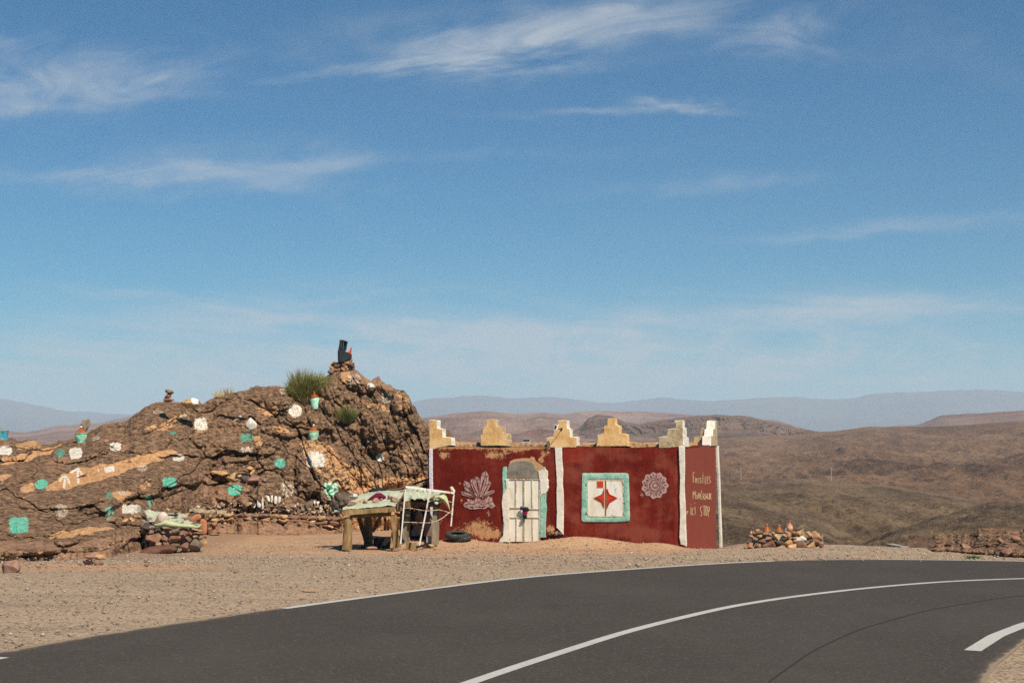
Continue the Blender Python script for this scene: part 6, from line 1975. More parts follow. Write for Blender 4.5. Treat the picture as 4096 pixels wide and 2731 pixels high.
for (x, y, w, h, mm, lb, me) in TR:
    px, py = K6(x, y)
    f = (2112 - (py + h * .1913 * .45)) / 52.0
    D = Df + .05 + 2.0 * max(0, min(1, f))
    stone_px(px, py, w * .1913, h * .1913, D, mm, label=lb, cat='stone', group=gt, mesh=me, rot=None if me is None else (0, 0.1, 0))
gr_ = thing('grate', P(*K6(1010, 575), Dk - .5), 'small dark metal rack standing on the back of the stone table', 'rack')
mm_i = cm('dark_iron', (0.06, 0.055, 0.05))
mb = MB(); mb.box(P(*K6(1010, 560), Dk - .5), (.30, .22, .02))
mb.build('shelf', mm_i, gr_)
for xx in (890, 950, 1040, 1110): MB().box(P(*K6(xx, 590), Dk - .5), (.015, .2, .07)).build('leg', mm_i, gr_)
for k, (x, y, w, h, lb, tl) in enumerate([(1490, 690, 130, 90, 'orange terracotta jar lying behind the right end of the stone table', 1), (1632, 815, 175, 330, 'tall rounded terracotta jar standing right of the stone table', 0)]):
    px, py = K6(x, y)
    D = Df + .9
    s = D / F
    hh, rr0 = h * .1913 * s, w * .1913 * s / 2
    if tl: hh, rr0 = .34, .11
    b = P(px, py, D) - np.array([0, 0, hh / 2])
    Mt = Matrix.Rotation(R(0 if not tl else 60), 3, 'Y')
    if tl: b = P(px, py, D) - np.array([.16, 0, 0.02])
    t = thing('terracotta_jar', b, lb, 'jar')
    MB().lathe(b, [(rr0 * .72, 0), (rr0 * .9, hh * .12), (rr0, hh * .4), (rr0 * .98, hh * .62), (rr0 * .88, hh * .78), (rr0 * .70, hh * .89), (rr0 * .45, hh * .97), (rr0 * .2, hh)], 24, Mt).build('body', m_terra, t, smooth=True)
    MB().lathe(Vector(b) + Mt @ Vector((0, 0, -.02)), [(rr0 * .5, 0), (rr0 * .75, .01), (rr0 * .7, .03)], 20, Mt).build('rim', m_terra, t, smooth=True)

# ---- rocks lying on the lot at the left
for (px, py, w, h, mm, lb, me, rt) in [(41, 2267, 76, 54, ms_purple, 'square purple brown block by the gravel at the far left', BLOCKS[0], (0.05, 0.03, .12)), (352, 2247, 38, 27, ms_purple, 'left brown block of the small stone stack on the gravel', BLOCKS[1], (0, 0.02, .1)),
                                       (393, 2249, 44, 24, ms_brown, 'right brown block of the small stone stack on the gravel', BLOCKS[2], (0, -.02, -.2)), (360, 2223, 50, 28, ms_pink, 'pink rough stone on the left of the small stack', STONES[3], (0, -.1, 0)),
                                       (399, 2227, 54, 24, ms_ochre, 'smooth ochre stone on top right of the small stack', ROUND[2], (0, .12, 0)), (181, 2223, 52, 25, ms_pink, 'pink wedge stone beside the far left weed', STONES[5], (0, -.3, 0)),
                                       (8, 2217, 22, 12, ms_ochre, 'ochre pebble at the left edge above the block', None, None), (39, 2213, 13, 12, ms_ochre, 'small round ochre stone above the square block', None, None), (55, 2212, 19, 12, ms_ochre, 'rounded ochre stone right of the small one above the block', None, None),
                                       (250, 2226, 84, 16, ms_brown, 'long flat brown rock low in the gravel', ROUND[3], (0, 0, 0)), (100, 2230, 40, 16, ms_brown, 'low reddish stone left of the far left weed', None, None),
                                       (1925, 2146, 34, 13, ms_purple, 'small brown brick lying at the foot of the wall left of the door', BLOCKS[3], (0, -.1, 0)), (1955, 2148, 26, 9, ms_ochre, 'flat ochre stone right of the small brick', None, None), (1487, 2190, 48, 17, ms_pink, 'round pink stone under the wooden table', ROUND[1], (0, 0, 0)),
                                       (1715, 2182, 52, 14, ms_ochre, 'low sandy lump by the right legs of the wooden stand', ROUND[2], (0, 0, 0)), (3085, 2176, 22, 8, ms_dark, 'dark stone hidden beside the stone pile', None, None), (1235, 2363, 60, 8, ms_ochre, 'flat pale stone beside the edge line of the road', BLOCKS[0], (0, 0, .2)), (897, 2451, 9, 8, ms_cairn, 'small red stone on the edge of the asphalt', None, None), (132, 2515, 14, 9, ms_brown, 'red brown pebble lying alone on the gravel', None, None)]:
    D = float(gD(px, py + h * .42))
    if px == 264: D = surf(px, py + 20)[1] + .12
    if py < 2225 and px in (360, 399): D = float(gD(px, 2260))
    stone_px(px, py, w, h, D, mm, dep=w * .7, mesh=me, rot=rt, label=lb, cat='stone')
# pale rubble strewn at the foot of the outcrop
for k in range(46):
    px = rq.uniform(-20, 560); py = np.interp(px, [0, 300, 560], [2238, 2222, 2190]) + rq.uniform(-34, 8)
    w = rq.uniform(6, 15)
    c = surf(px, py) if py < np.interp(px, base_o[:, 0], base_o[:, 1]) - 6 else G(px, py)
    stone(c, (w * .0068, w * .0068, w * .005), rq.choice([ms_mix, ms_brown, ms_ochre]), label='small stone scattered at the foot of the rock ' + ('under the big green patch' if px < 150 else 'by the long flat brown rock' if px < 330 else 'left of the stone table'), cat='stone', group='loose stones scattered at the foot of the rock')

# =================================================================== wooden stands, rack
K3 = lambda x, y: (1250 + x * .2976, 1850 + y * .2976)


def Q(x, y, D): return P(*K3(x, y), D)


def mat_wood(name, a, b, c):
    t = M(name)
    p = opos(t, False)
    q = t.vm('MULTIPLY', p, (14, 14, 1.6))
    n = t.noise(q, 1.6, 6, 0.7, 0.5)
    n2 = t.noise(p, 3, 4, 0.6)
    col = t.ramp(t.m('ADD', t.m('MULTIPLY', n, 0.75), t.m('MULTIPLY', n2, 0.25)), [(0.35, a), (0.5, b), (0.65, c)])
    return fin(t, col, 0.85, n, 0.8, 0.02)


m_wood = mat_wood('weathered_tan_wood', (0.085, 0.05, 0.02), (0.24, 0.155, 0.07), (0.38, 0.265, 0.135))
m_woodd = mat_wood('dark_brown_wood', (0.05, 0.03, 0.017), (0.13, 0.082, 0.045), (0.22, 0.145, 0.08))
m_woodg = mat_wood('grey_wood', (0.10, 0.08, 0.06), (0.22, 0.175, 0.125), (0.32, 0.26, 0.19))
D1, D2 = 41.3, 43.0
wt = thing('wooden_table', Q(760, 1160, D1), 'rough wooden display table with thick tan posts and green tarpaulin', 'table')
rb = random.Random(5)
MB().tube([Q(462, 1168, D1), Q(468, 1060, D1), Q(476, 950, D1), Q(484, 840, D1), Q(480, 735, D1)], [.155, .145, .13, .12, .125], 9, .08, 1).build('leg', m_wood, wt)
MB().beam(Q(1140, 1142, D1), Q(1088, 700, D1), .18, .20, .17, .18, seg=6, wob=.008, rnd=rb).build('leg', m_wood, wt)
MB().beam(Q(1066, 1155, D1 - .1), Q(1080, 930, D1 + .1), .09, .12, .08, .1, seg=3, wob=.006, rnd=rb).build('leg', m_wood, wt)
MB().beam(Q(735, 1110, D2 + .3), Q(620, 740, D2 + .1), .12, .10, seg=5, wob=.012, rnd=rb, bow=.06).build('leg', m_woodd, wt)
MB().beam(Q(790, 1110, D2 - .6), Q(772, 680, D2 - .6), .10, .10, .09, seg=5, wob=.010, rnd=rb).build('leg', m_woodd, wt)
MB().beam(Q(735, 1120, D2 + .1), Q(740, 700, D2 + .1), .20, .05, seg=2).build('leg', m_woodd, wt)
MB().beam(Q(810, 930, D2 - .1), Q(920, 700, D2 - .1), .09, .08, seg=3, wob=.01, rnd=rb).build('brace', m_woodd, wt)
MB().beam(Q(410, 672, D1 - .16), Q(1110, 622, D1 - .16), .06, .155, .06, .14, seg=8, wob=.006, rnd=rb).build('front_beam', m_wood, wt)
MB().beam(Q(1125, 605, D1 - .1), Q(1310, 555, D1 + .25), .06, .24, .06, .22, seg=3, wob=.008, rnd=rb).build('side_beam', m_woodd, wt)
MB().beam(Q(500, 720, D1), Q(1050, 690, D1), .10, .10, seg=4, wob=.01, rnd=rb).build('cross_beam', m_woodd, wt)
MB().beam(Q(1110, 690, D1 + .3), Q(1312, 730, D1 + .4), .09, .10, seg=3, wob=.014, rnd=rb).build('cross_beam', m_woodd, wt)
top = quadpatch(Q(405, 630, D1 - .15), Q(1120, 570, D1 - .12), Q(1240, 400, D2 + .3), Q(640, 440, D2 + .3))
cs_ = [Q(412, 655, D1 - .1), Q(1120, 590, D1 - .1), Q(1240, 405, D2 + .3), Q(645, 445, D2 + .3)]
hexa(cs_ + [p - np.array([0, 0, .06]) for p in cs_]).build('tabletop', m_woodd, wt)
kdrop = cs_
def fn2(u, v):
    p = top(u, np.clip(v * 1.06 - .06, 0, 1)).copy()
    p[..., 2] += 0.035 + 0.05 * fbm(u * 3, v * 3, 0, 13, 4) * np.sin(np.clip(v, 0, 1) * 3.14) + 0.025 * ridged(u * 4 + v, v * 3, 0, 14, 4) + 0.05 * np.sin(u * math.pi) * sstep(.2, .8, v)
    hem = np.clip((0.06 - v) / 0.06, 0, 1)
    p[..., 2] -= hem * (0.05 + 0.012 * fbm(u * 7, u * 0, 0, 15, 3) + 0.07 * (u > .6) * (u - .6) * 0)
    p[..., 1] -= hem * 0.05
    p[..., 2] += 0.008 * fbm(u * 14, v * 10, 0, 16, 3)
    return p
cloth('tarpaulin', fn2, 110, 70, m_tarp, 'pale green tarpaulin lying over the wooden table', 'tarpaulin')
# second stand
t2 = thing('wooden_stand', Q(1460, 1100, 43.4), 'second wooden stand behind the white rack with plank legs', 'stand')
for (xa, ya, xb, yb, D, w) in [(1253, 1108, 1250, 640, 43.5, .17), (1292, 1095, 1296, 640, 43.7, .08), (1630, 1100, 1648, 560, 43.0, .13), (1672, 1100, 1700, 540, 43.05, .09)]:
    MB().beam(Q(xa, ya, D), Q(xb, yb, D), w, .07, seg=4, wob=.004, rnd=rb).build('leg', m_woodg, t2)
MB().beam(Q(1255, 560, 43.2), Q(1720, 555, 42.9), .08, .16, seg=3, wob=.006, rnd=rb).build('front_beam', m_woodd, t2)
MB().beam(Q(1670, 570, 42.9), Q(1700, 520, 44.2), .07, .12, seg=2).build('side_beam', m_woodd, t2)
c4 = [Q(1255, 520, 43.1), Q(1715, 545, 42.85), Q(1640, 420, 44.6), Q(1275, 400, 44.6)]
hexa(c4 + [p - np.array([0, 0, .05]) for p in c4]).build('tabletop', m_woodd, t2)
MB().beam(Q(1550, 660, 43.3), Q(1625, 780, 43.2), .03, .03).build('brace', m_woodd, t2)
tp2 = quadpatch(Q(1225, 470, 42.9), Q(1735, 540, 42.7), Q(1720, 400, 44.5), Q(1280, 365, 44.7))
def fn3(u, v):
    p = tp2(u, np.clip(v * 1.15 - .15, 0, 1)).copy()
    hem = np.clip((0.15 - v) / 0.15, 0, 1)
    p[..., 2] += 0.05 + 0.06 * fbm(u * 4, v * 3, 0, 23, 4) + 0.03 * ridged(u * 6 + v * 2, v * 3, 0, 24, 3) + 0.10 * np.exp(-((u - .25) / .2) ** 2) * v
    p[..., 2] -= hem * (0.10 + 0.02 * np.sin(u * 23) + 0.09 * fbm(u * 4, u * 0, 0, 25, 4))
    p[..., 1] -= hem * (0.03 + 0.06 * np.sin(u * 31))
    return p
cloth('tarpaulin', fn3, 120, 60, m_tarp, 'pale green tarpaulin crumpled over the second wooden stand', 'tarpaulin')
tail = [(1690, 430, 0), (1750, 425, 0.10), (1790, 470, .12), (1815, 530, .10), (1835, 590, .08), (1846, 642, .03)]
def fn4(u, v):
    k = u * 5
    xs = np.interp(k, range(6), [a for a, _, _ in tail]); ys = np.interp(k, range(6), [b for _, b, _ in tail])
    wd_ = np.interp(k, range(6), [150, 130, 85, 60, 34, 6])
    X = xs + (v - .5) * wd_ * -0.75 - wd_ * .2 ; Y = ys + (v - .5) * wd_ * .55 + wd_ * .15
    q = P(1250 + X * .2976, 1850 + Y * .2976, 42.7 + 0.10 * np.sin(v * 6 + u * 3) + .02 * fbm(v * 5, u * 3, 0, 9, 3))
    return q
cloth('tarpaulin', fn4, 50, 30, m_tarp2, 'pointed tail of pale green cloth hanging in front of the red wall', 'tarpaulin')
# the white rack
m_wr = mat_metal_paint('white_rusty_paint', (0.70, 0.68, 0.62), th=0.58, sc=1.5)
rk = thing('display_rack', Q(1440, 1110, 41.2), 'leaning white rusty metal rack with hooks and sagging wires', 'rack')
Da, Dbk, Dc_ = 40.9, 41.0, 41.4
MB().beam(Q(1185, 1090, Da), Q(1254, 325, Da), .036, .036, seg=6, wob=.003, rnd=rb).build('post', m_wr, rk)
MB().beam(Q(1437, 1108, Dbk), Q(1582, 372, Dbk), .040, .036, seg=6, wob=.004, rnd=rb).build('post', m_wr, rk)
MB().beam(Q(1862, 852, Dc_), Q(1900, 425, Dc_), .040, .036, seg=5, wob=.003, rnd=rb).build('post', m_wr, rk)
MB().beam(Q(1250, 322, Da - .04), Q(1906, 408, Dc_ - .04), .04, .055, seg=4).build('top_bar', m_wr, rk)
m_wire = mat_metal_paint('flaking_wire', (0.50, 0.43, 0.32), th=0.5, sc=3)
hk = []
for lb, pts, hooks in (('upper wire', [(1236, 608, Da), (1330, 614, Da), (1440, 632, Dbk), (1540, 648, Dbk), (1630, 640, 41.1), (1705, 630, 41.2)], (1318, 1375, 1438)),
                       ('lower wire', [(1205, 797, Da), (1330, 800, Da), (1500, 808, Dbk), (1600, 805, 41.1), (1680, 780, 41.2), (1760, 735, 41.3), (1830, 675, 41.4), (1895, 628, 41.4)], (1232, 1355, 1405)),
                       ('back wire', [(1700, 632, 41.4), (1790, 655, 41.4), (1890, 688, 41.4)], ()), ('short bar', [(1820, 522, 41.4), (1900, 532, 41.4)], ())):
    w = MB().tube([Q(*p) for p in pts], .013, 6).build('wire', m_wire, rk)
    for hx in hooks: hk.append((hx, np.interp(hx, [p[0] for p in pts], [p[1] for p in pts]) + 4, Da))
for hx in (1352, 1414, 1490, 1545, 1610, 1735, 1803, 1863): hk.append((hx, 322 + (hx - 1250) * .131 + 20, Da + (hx - 1250) / 656 * .5))
for (hx, hy, D) in hk:
    pts = [Q(hx, hy - 6, D), Q(hx, hy + 8, D)] + [Q(hx - 6 + 8 * math.cos(a), hy + 12 + 9 * math.sin(a), D) for a in np.linspace(0, 3.6, 6)]
    MB().tube(pts, .007, 5).build('hook', cm('rusty_hook', (0.20, 0.07, 0.03)) if hk.index((hx, hy, D)) == 0 else bpy.data.materials['rusty_hook'], rk)
kn = blob(Q(1885, 365, Dc_), .07, cm('cream_rag', (0.60, 0.55, 0.38)), 'rag', None, 4, .5, (.7, .5, 1.4), Matrix.Rotation(R(-25), 3, 'Y'))
tag(kn, 'cream rag knotted on the right end of the rack top bar', 'rag')
# rocks and cloths on the table
gk = 'rocks holding down the tarpaulin on the wooden table'
for (x, y, w, h, mm, lb, D) in [(522, 556, 125, 100, ms_purple, 'dark pink stone at the left front of the tarpaulin', 41.6), (622, 520, 95, 55, ms_ochre, 'flat ochre stone behind the dark pink one', 42.0), (713, 522, 80, 75, ms_pink, 'pink stone left of the tall pale one', 41.9),
                                (858, 528, 100, 110, ms_pink, 'tall pale pink stone in the middle of the tarpaulin', 41.8), (925, 492, 50, 28, ms_pink, 'small pink pebble behind the tall pale stone', 42.1), (1098, 505, 122, 110, ms_pink, 'big pink square stone at the right of the tarpaulin', 41.8), (1035, 465, 55, 60, ms_purple, 'purple stone behind the big square one', 42.2), (690, 590, 28, 20, ms_brown, 'tiny stone near the front hem', 41.4),
                                (1610, 475, 75, 45, ms_brown, 'brown stone on the second stand beside the rack post', 42.9), (880, 398, 70, 20, ms_pink, 'flat pink stone at the back edge of the tarpaulin', 43.2), (1200, 380, 60, 18, ms_pink, 'low pink stone at the back near the rack post', 43.4)]:
    stone_px(*K3(x, y), w * .2976, h * .2976, D - .18, mm, label=lb, cat='stone', group=gk)
t = mat_cloth('maroon_knit', (0.09, 0.006, 0.022), (0.17, 0.012, 0.05))
mb = MB().tube([Q(745, 505, 42.0), Q(800, 488, 42.05), Q(870, 465, 42.1), Q(920, 452, 42.15), Q(985, 470, 42.15)], [.03, .075, .11, .11, .03], 12, .3, 3)
tag(mb.build('scarf', t, None, smooth=True), 'maroon scarf crumpled on the wooden table tarpaulin', 'scarf')
m_br = mat_cloth('brown_wool', (0.085, 0.065, 0.048), (0.14, 0.11, 0.082))
hp = thing('clothes_heap', Q(460, 600, 42.6), 'heap of brown and white clothes at the left end of the wooden table', 'clothes')
for (x, y, r, mm, sd_, sq) in ((420, 530, .34, m_br, 1, (.75, .7, .85)), (500, 510, .27, m_br, 2, (1, .8, .7)), (330, 560, .24, m_br, 7, (.8, .8, .9)), (360, 480, .13, cm('white_rag', (.55, .53, .47)), 3, (.9, .7, 1)), (490, 478, .15, cm('tan_rag', (.45, .28, .16)), 4, (1.2, .8, .6)), (545, 450, .12, bpy.data.materials['white_rag'], 5, (1.1, .8, .6)), (370, 625, .10, m_tarp2, 6, (1.0, .8, .8))):
    blob(Q(x, y, 42.4), r, mm, 'garment', hp, sd_, .38, sq)
bo = thing('plastic_bottle', Q(320, 660, 42.3), 'crushed clear plastic bottle below the heap of clothes', 'bottle')
mt = M('bottle_plastic'); mt = fin(mt, (0.45, 0.55, 0.56), 0.15)
MB().lathe(Q(290, 652, 42.3), [(.03, 0), (.04, .02), (.04, .14), (.03, .18), (.013, .21)], 14, Matrix.Rotation(R(80), 3, 'Y')).build('body', mt, bo, smooth=True)
MB().lathe(Q(344, 665, 42.3), [(.016, 0), (.016, .025)], 10, Matrix.Rotation(R(80), 3, 'Y')).build('cap', cm('blue_cap', (.02, .1, .5)), bo)
tag(blob(Q(885, 378, 43.6), .16, kb, 'rag', None, 9, .5, (1.6, .6, .45)), 'black rag at the back edge of the wooden table', 'rag')
# things under and beside the stands
bx = thing('crate', Q(940, 1160, 42.4), 'black open crate standing on the ground under the wooden table', 'crate')
def crate(parent, x0, x1, y0, y1, D, dep, mat):
    a, b, c, d = Q(x0, y1, D), Q(x1, y1, D), Q(x1, y0, D), Q(x0, y0, D)
    w = b[0] - a[0]; h = c[2] - b[2]; cx_, cy_ = (a[0] + b[0]) / 2, D + dep / 2
    for nm, cc_, sz in (('front_panel', (cx_, D, a[2] + h / 2), (w, .02, h)), ('back_panel', (cx_, D + dep, a[2] + h / 2), (w, .02, h)), ('side_panel', (a[0] + .01, cy_, a[2] + h / 2), (.02, dep - .03, h)), ('side_panel', (b[0] - .01, cy_, a[2] + h / 2), (.02, dep - .03, h)), ('bottom', (cx_, cy_, a[2] + .012), (w - .05, dep - .05, .02))):
        MB().box(cc_, sz, jit=.006, rnd=rb).build(nm, mat, parent)
crate(bx, 815, 1060, 1022, 1160, 42.4, .45, mbk)
bx2 = thing('crate', Q(1190, 1115, 43.6), 'small black crate behind the slanted right post of the table', 'crate')
crate(bx2, 1165, 1232, 1035, 1115, 43.4, .3, mbk)
tag(MB().beam(Q(1258, 1120, 42.0), Q(1400, 1118, 42.0), .08, .20, seg=3, wob=.006, rnd=rb).build('plank', m_wood, None), 'short brown plank lying on edge between the stands', 'plank')
tag(MB().beam(Q(650, 1140, 42.5), Q(720, 1135, 42.5), .08, .10, seg=2, wob=.01, rnd=rb).build('plank', m_woodd, None), 'dark wood offcut beside the middle legs of the table', 'plank')
tag(MB().beam(Q(1400, 1135, 41.7), Q(1580, 1075, 42.6), .05, .05, seg=4, wob=.012, rnd=rb).build('stick', mbk, None), 'black stick lying on the ground behind the white rack', 'stick')
cbk = plaster('concrete_block', [(0.20, 0.19, 0.18), (0.30, 0.28, 0.26), (0.36, 0.34, 0.31)], 3, .6)
tag(MB().box(Q(1597, 1080, 43.3), (.30, .2, .40), jit=.01, rnd=rb).build('block', cbk, None), 'grey concrete block beside the right plank legs', 'block')
gf = 'painted fossil plates leaning behind the stands'
m_pf = mat_stone('painted_plate', [(0, (0.30, 0.11, 0.05)), (.5, (0.25, .22, .2)), (1, (0.20, 0.10, 0.07))], speck=.5, sc=.6)
for (ol, D, lb) in [([(1340, 930), (1400, 700), (1450, 640), (1500, 760), (1480, 980), (1400, 970)], 44.6, 'pointed orange and grey plate left of the others in the shade'), ([(1500, 990), (1510, 720), (1560, 650), (1600, 720), (1610, 1010)], 44.7, 'tall brown plate behind the white rack'), ([(1370, 690), (1400, 650), (1440, 690), (1420, 770), (1375, 760)], 44.9, 'round grey disc above the pointed plate'), ([(1330, 980), (1330, 900), (1400, 940), (1410, 985)], 44.5, 'low dark plate at the left in the shade')]:
    o = prism(ol, D, .05, K3).build('fossil_plate', m_pf, None)
    tag(o, lb, 'plate', gf)
# shelter leaning on the building's left side
sh = thing('shelter', P(1700, 2140, 46.0), 'dark lean to shelter on poles against the left side of the building', 'shelter')
MB().tube([P(1722, 1920, 45.9), P(1680, 1943, 45.9), P(1619, 1962, 45.8), P(1560, 1966, 45.7)], [.05, .05, .04, .03], 8, .1, 3).build('pole', m_woodg, sh)
MB().tube([P(1500, 1965, 46.2), P(1600, 1954, 46.3), P(1722, 1912, 46.6)], .035, 8, .1, 4).build('pole', m_woodd, sh)
def fn5(u, v):
    px = 1556 + u * 162; py = np.interp(px, [1556, 1619, 1680, 1720], [1972, 1966, 1948, 1926]) + 3 - v * 3
    return P(px, py, 46.0 + v * 2.2)
cloth('cover', fn5, 20, 12, mbk, parent=sh)
def fn6(u, v):
    px = 1600 + u * 135; py = np.interp(px, [1556, 1619, 1680, 1720], [1972, 1966, 1948, 1930]) * (1 - v) + 2158 * v
    return P(px, py, 47.6 + .05 * np.sin(u * 20))
cloth('shade_sheet', fn6, 30, 16, mbk, parent=sh)  # black sheet put in to stand for the shade inside the shelter
# tyres
t = M('tyre_rubber'); m_rub = fin(t, t.mix(t.step(t.noise(wpos(t), 9, 5, .7), .5, .75), (0.042, 0.046, 0.044), (0.15, 0.12, 0.085)), 0.8, t.noise(wpos(t), 40, 3), .4, .01)
def tyre(c, r, w, tilt, label):
    t = thing('tyre', c, label, 'tyre', 'old tyres by the wall')
    ri = r * .58
    prof = [(ri, -w * .30), (ri * 1.10, -w * .46), (r * .82, -w * .52), (r * .95, -w * .45), (r, -w * .3), (r, w * .3), (r * .95, w * .45), (r * .82, w * .52), (ri * 1.10, w * .46), (ri, w * .30), (ri * 1.04, w * .2), (r * .86, w * .3), (r * .88, -w * .3), (ri * 1.04, -w * .2)]
    n = 40
    Mx = Matrix.Rotation(tilt[0], 3, 'X') @ Matrix.Rotation(tilt[1], 3, 'Y')
    V = []; f = []
    for k in range(n):
        a = 2 * math.pi * k / n
        for (rr_x, z) in prof: V.append(Vector(c) + Mx @ Vector((rr_x * math.cos(a), rr_x * math.sin(a), z)))
    m = len(prof)
    for k in range(n):
        for j in range(m): f.append((k * m + j, k * m + (j + 1) % m, ((k + 1) % n) * m + (j + 1) % m, ((k + 1) % n) * m + j))
    obj('casing', [tuple(p) for p in V], f, m_rub, t, smooth=True)
    mb = MB()
    for k in range(36):
        a = 2 * math.pi * k / 36
        for z in (-.18, .0, .18):
            mb.box(Vector(c) + Mx @ Vector(((r + .006) * math.cos(a), (r + .006) * math.sin(a), z * w)), (.02, .035, w * .15), Mx @ Matrix.Rotation(a, 3, 'Z'))
    mb.build('tread', m_rub, t)
Dty = 43.9
tyre(P(1829, 2139, Dty), .365, .15, (R(9), R(2)), 'old black tyre lying tilted on top by the peeling wall')
tyre(P(1842, 2152, Dty), .33, .13, (R(4), R(-2)), 'lower tyre half buried in sand under the other')

# =================================================================== stone pile with pots on the right
KR = lambda x, y: (2950 + x * .17007, 2050 + y * .17007)
Dr = 43.0
spt = thing('stone_pile', P(3140, 2200, Dr), 'loose stone display plinth by the road with tagines and a jug on top', 'stone plinth')
SP = [(285, 780, 170, 150, ms_cairn), (490, 770, 170, 170, ms_brown), (745, 745, 330, 210, ms_cairn), (1030, 825, 230, 140, ms_ochre), (1280, 790, 260, 150, ms_ochre), (1510, 770, 230, 180, ms_brown), (1735, 765, 200, 210, ms_ochre), (1960, 850, 220, 130, ms_cairn), (1870, 830, 110, 90, ms_ochre),
      (1960, 770, 110, 110, ms_brown), (200, 820, 60, 80, ms_ochre), (980, 705, 190, 110, ms_dark), (1190, 710, 220, 160, ms_mix), (1345, 670, 120, 90, ms_cairn), (1500, 620, 230, 150, ms_white), (1735, 650, 130, 60, ms_grey), (1870, 690, 180, 130, ms_cairn), (575, 665, 170, 110, ms_mix), (420, 620, 150, 110, ms_grey), (720, 605, 200, 110, ms_brown),
      (910, 570, 180, 150, ms_ochre), (1065, 620, 150, 90, ms_dark), (1230, 595, 150, 80, ms_purple), (1350, 590, 130, 90, ms_ochre), (1100, 540, 120, 80, ms_ochre), (1190, 550, 110, 80, ms_mix), (500, 545, 140, 100, ms_ochre), (330, 560, 110, 110, ms_brown), (400, 480, 110, 90, ms_purple), (520, 465, 190, 80, ms_brown), (320, 480, 60, 90, ms_pink), (645, 495, 160, 80, ms_purple), (755, 520, 130, 80, ms_purple), (840, 480, 80, 60, ms_pink),
      (1150, 455, 130, 60, ms_cairn), (1225, 510, 100, 90, ms_ochre), (1320, 490, 200, 100, ms_mix), (1460, 480, 150, 130, ms_ochre), (1585, 550, 130, 90, ms_purple), (1700, 530, 130, 120, ms_cairn), (1765, 580, 60, 130, ms_mix), (1860, 545, 160, 130, ms_mix), (1960, 590, 100, 130, ms_pink), (1980, 730, 90, 90, ms_cairn), (1650, 470, 90, 60, ms_ochre), (480, 415, 100, 40, ms_ochre), (640, 690, 90, 60, ms_dark), (880, 660, 60, 50, ms_brown), (1620, 670, 80, 70, ms_brown), (1140, 600, 50, 30, ms_ochre), (260, 690, 70, 50, ms_grey), (1830, 700, 60, 100, ms_dark)]
hexa([P(3010, 2135, Dr + .12), P(3282, 2140, Dr + .12), P(3276, 2128, Dr + 1.1), P(3014, 2126, Dr + 1.1), P(3004, 2205, Dr + .12), P(3288, 2210, Dr + .12), P(3280, 2190, Dr + 1.1), P(3010, 2190, Dr + 1.1)]).build('core', m_mort, spt)
for (x, y, w, h, mm) in SP:
    px, py = KR(x, y)
    stone_px(px, py, w * .17007 * 1.08, h * .17007 * 1.08, Dr + (0 if y > 640 else .05), mm, dep=min(w, 190) * .16, parent=spt)
for k in range(26):
    px = 3008 + rq.uniform(0, 275)
    stone_px(px, 2128 + rq.uniform(0, 8), rq.uniform(14, 24), rq.uniform(9, 14), Dr + rq.uniform(.4, 1.1), rq.choice([ms_mix, ms_brown, ms_ochre]), parent=spt)


def tagine(x, y, label):
    px, py = KR(x, y); D = Dr + .45; s = D / F * .17007
    b = P(px, py, D)
    t = thing('tagine', b, label, 'tagine', 'tagines on the stone pile')
    MB().lathe(b, [(60 * s, -12 * s), (100 * s, -8 * s), (118 * s, 8 * s), (122 * s, 20 * s), (112 * s, 18 * s), (90 * s, 6 * s)], 28).build('plate', glaze('brown_glazed_plate', (.10, .07, .05), (.20, .15, .11), (.32, .26, .20)), t, smooth=True)
    cn = MB().lathe(b, [(90 * s, 10 * s), (98 * s, 22 * s), (92 * s, 34 * s), (70 * s, 66 * s), (46 * s, 104 * s), (26 * s, 132 * s), (20 * s, 146 * s)], 28).build('lid', m_tag, t, smooth=True)
    MB().lathe(b + np.array([0, 0, 146 * s]), [(20 * s, -2 * s), (27 * s, 6 * s), (27 * s, 40 * s), (20 * s, 44 * s)], 16).build('knob', m_terra, cn, smooth=True)


tagine(692, 455, 'left glazed orange tagine on the stone pile')
tagine(980, 468, 'right glazed orange tagine on the stone pile')
s = (Dr + .4) / F * .17007
b = P(*KR(1228, 440), Dr + .4)
jg = thing('clay_jug', b, 'pink clay jug with a handle standing on the stone pile', 'jug')
MB().lathe(b, [(40 * s, 0), (60 * s, 20 * s), (78 * s, 70 * s), (77 * s, 100 * s), (60 * s, 145 * s), (34 * s, 180 * s), (20 * s, 205 * s), (22 * s, 225 * s), (36 * s, 236 * s), (36 * s, 243 * s), (20 * s, 240 * s)], 28).build('body', m_clayp, jg, smooth=True)
MB().tube([b + np.array([-18 * s, 0, 205 * s]), b + np.array([-50 * s, 0, 208 * s]), b + np.array([-60 * s, 0, 180 * s]), b + np.array([-52 * s, 0, 150 * s])], 7 * s, 8).build('handle', m_clayp, jg, smooth=True)
b = P(*KR(1440, 425), Dr + .35)
pb = thing('palm_bract', b, 'dry curled palm bark piece with a raised tip on the stone pile', 'bark')
m_bk = mat_wood('dry_bark', (0.07, 0.05, 0.03), (0.15, 0.10, 0.06), (0.26, 0.19, 0.11))
MB().tube([P(*KR(1325, 372), Dr + .3), P(*KR(1390, 392), Dr + .32), P(*KR(1450, 378), Dr + .33), P(*KR(1520, 335), Dr + .34), P(*KR(1565, 308), Dr + .34), P(*KR(1578, 262), Dr + .34)], [.02, .055, .07, .055, .035, .012], 10, .18, 3).build('curl', m_bk, pb, smooth=True)
MB().beam(P(*KR(1450, 400), Dr + .33), P(*KR(1560, 350), Dr + .35), .09, .12, .07, .09, seg=4, wob=.01, rnd=rb).build('strip', m_woodg, pb)
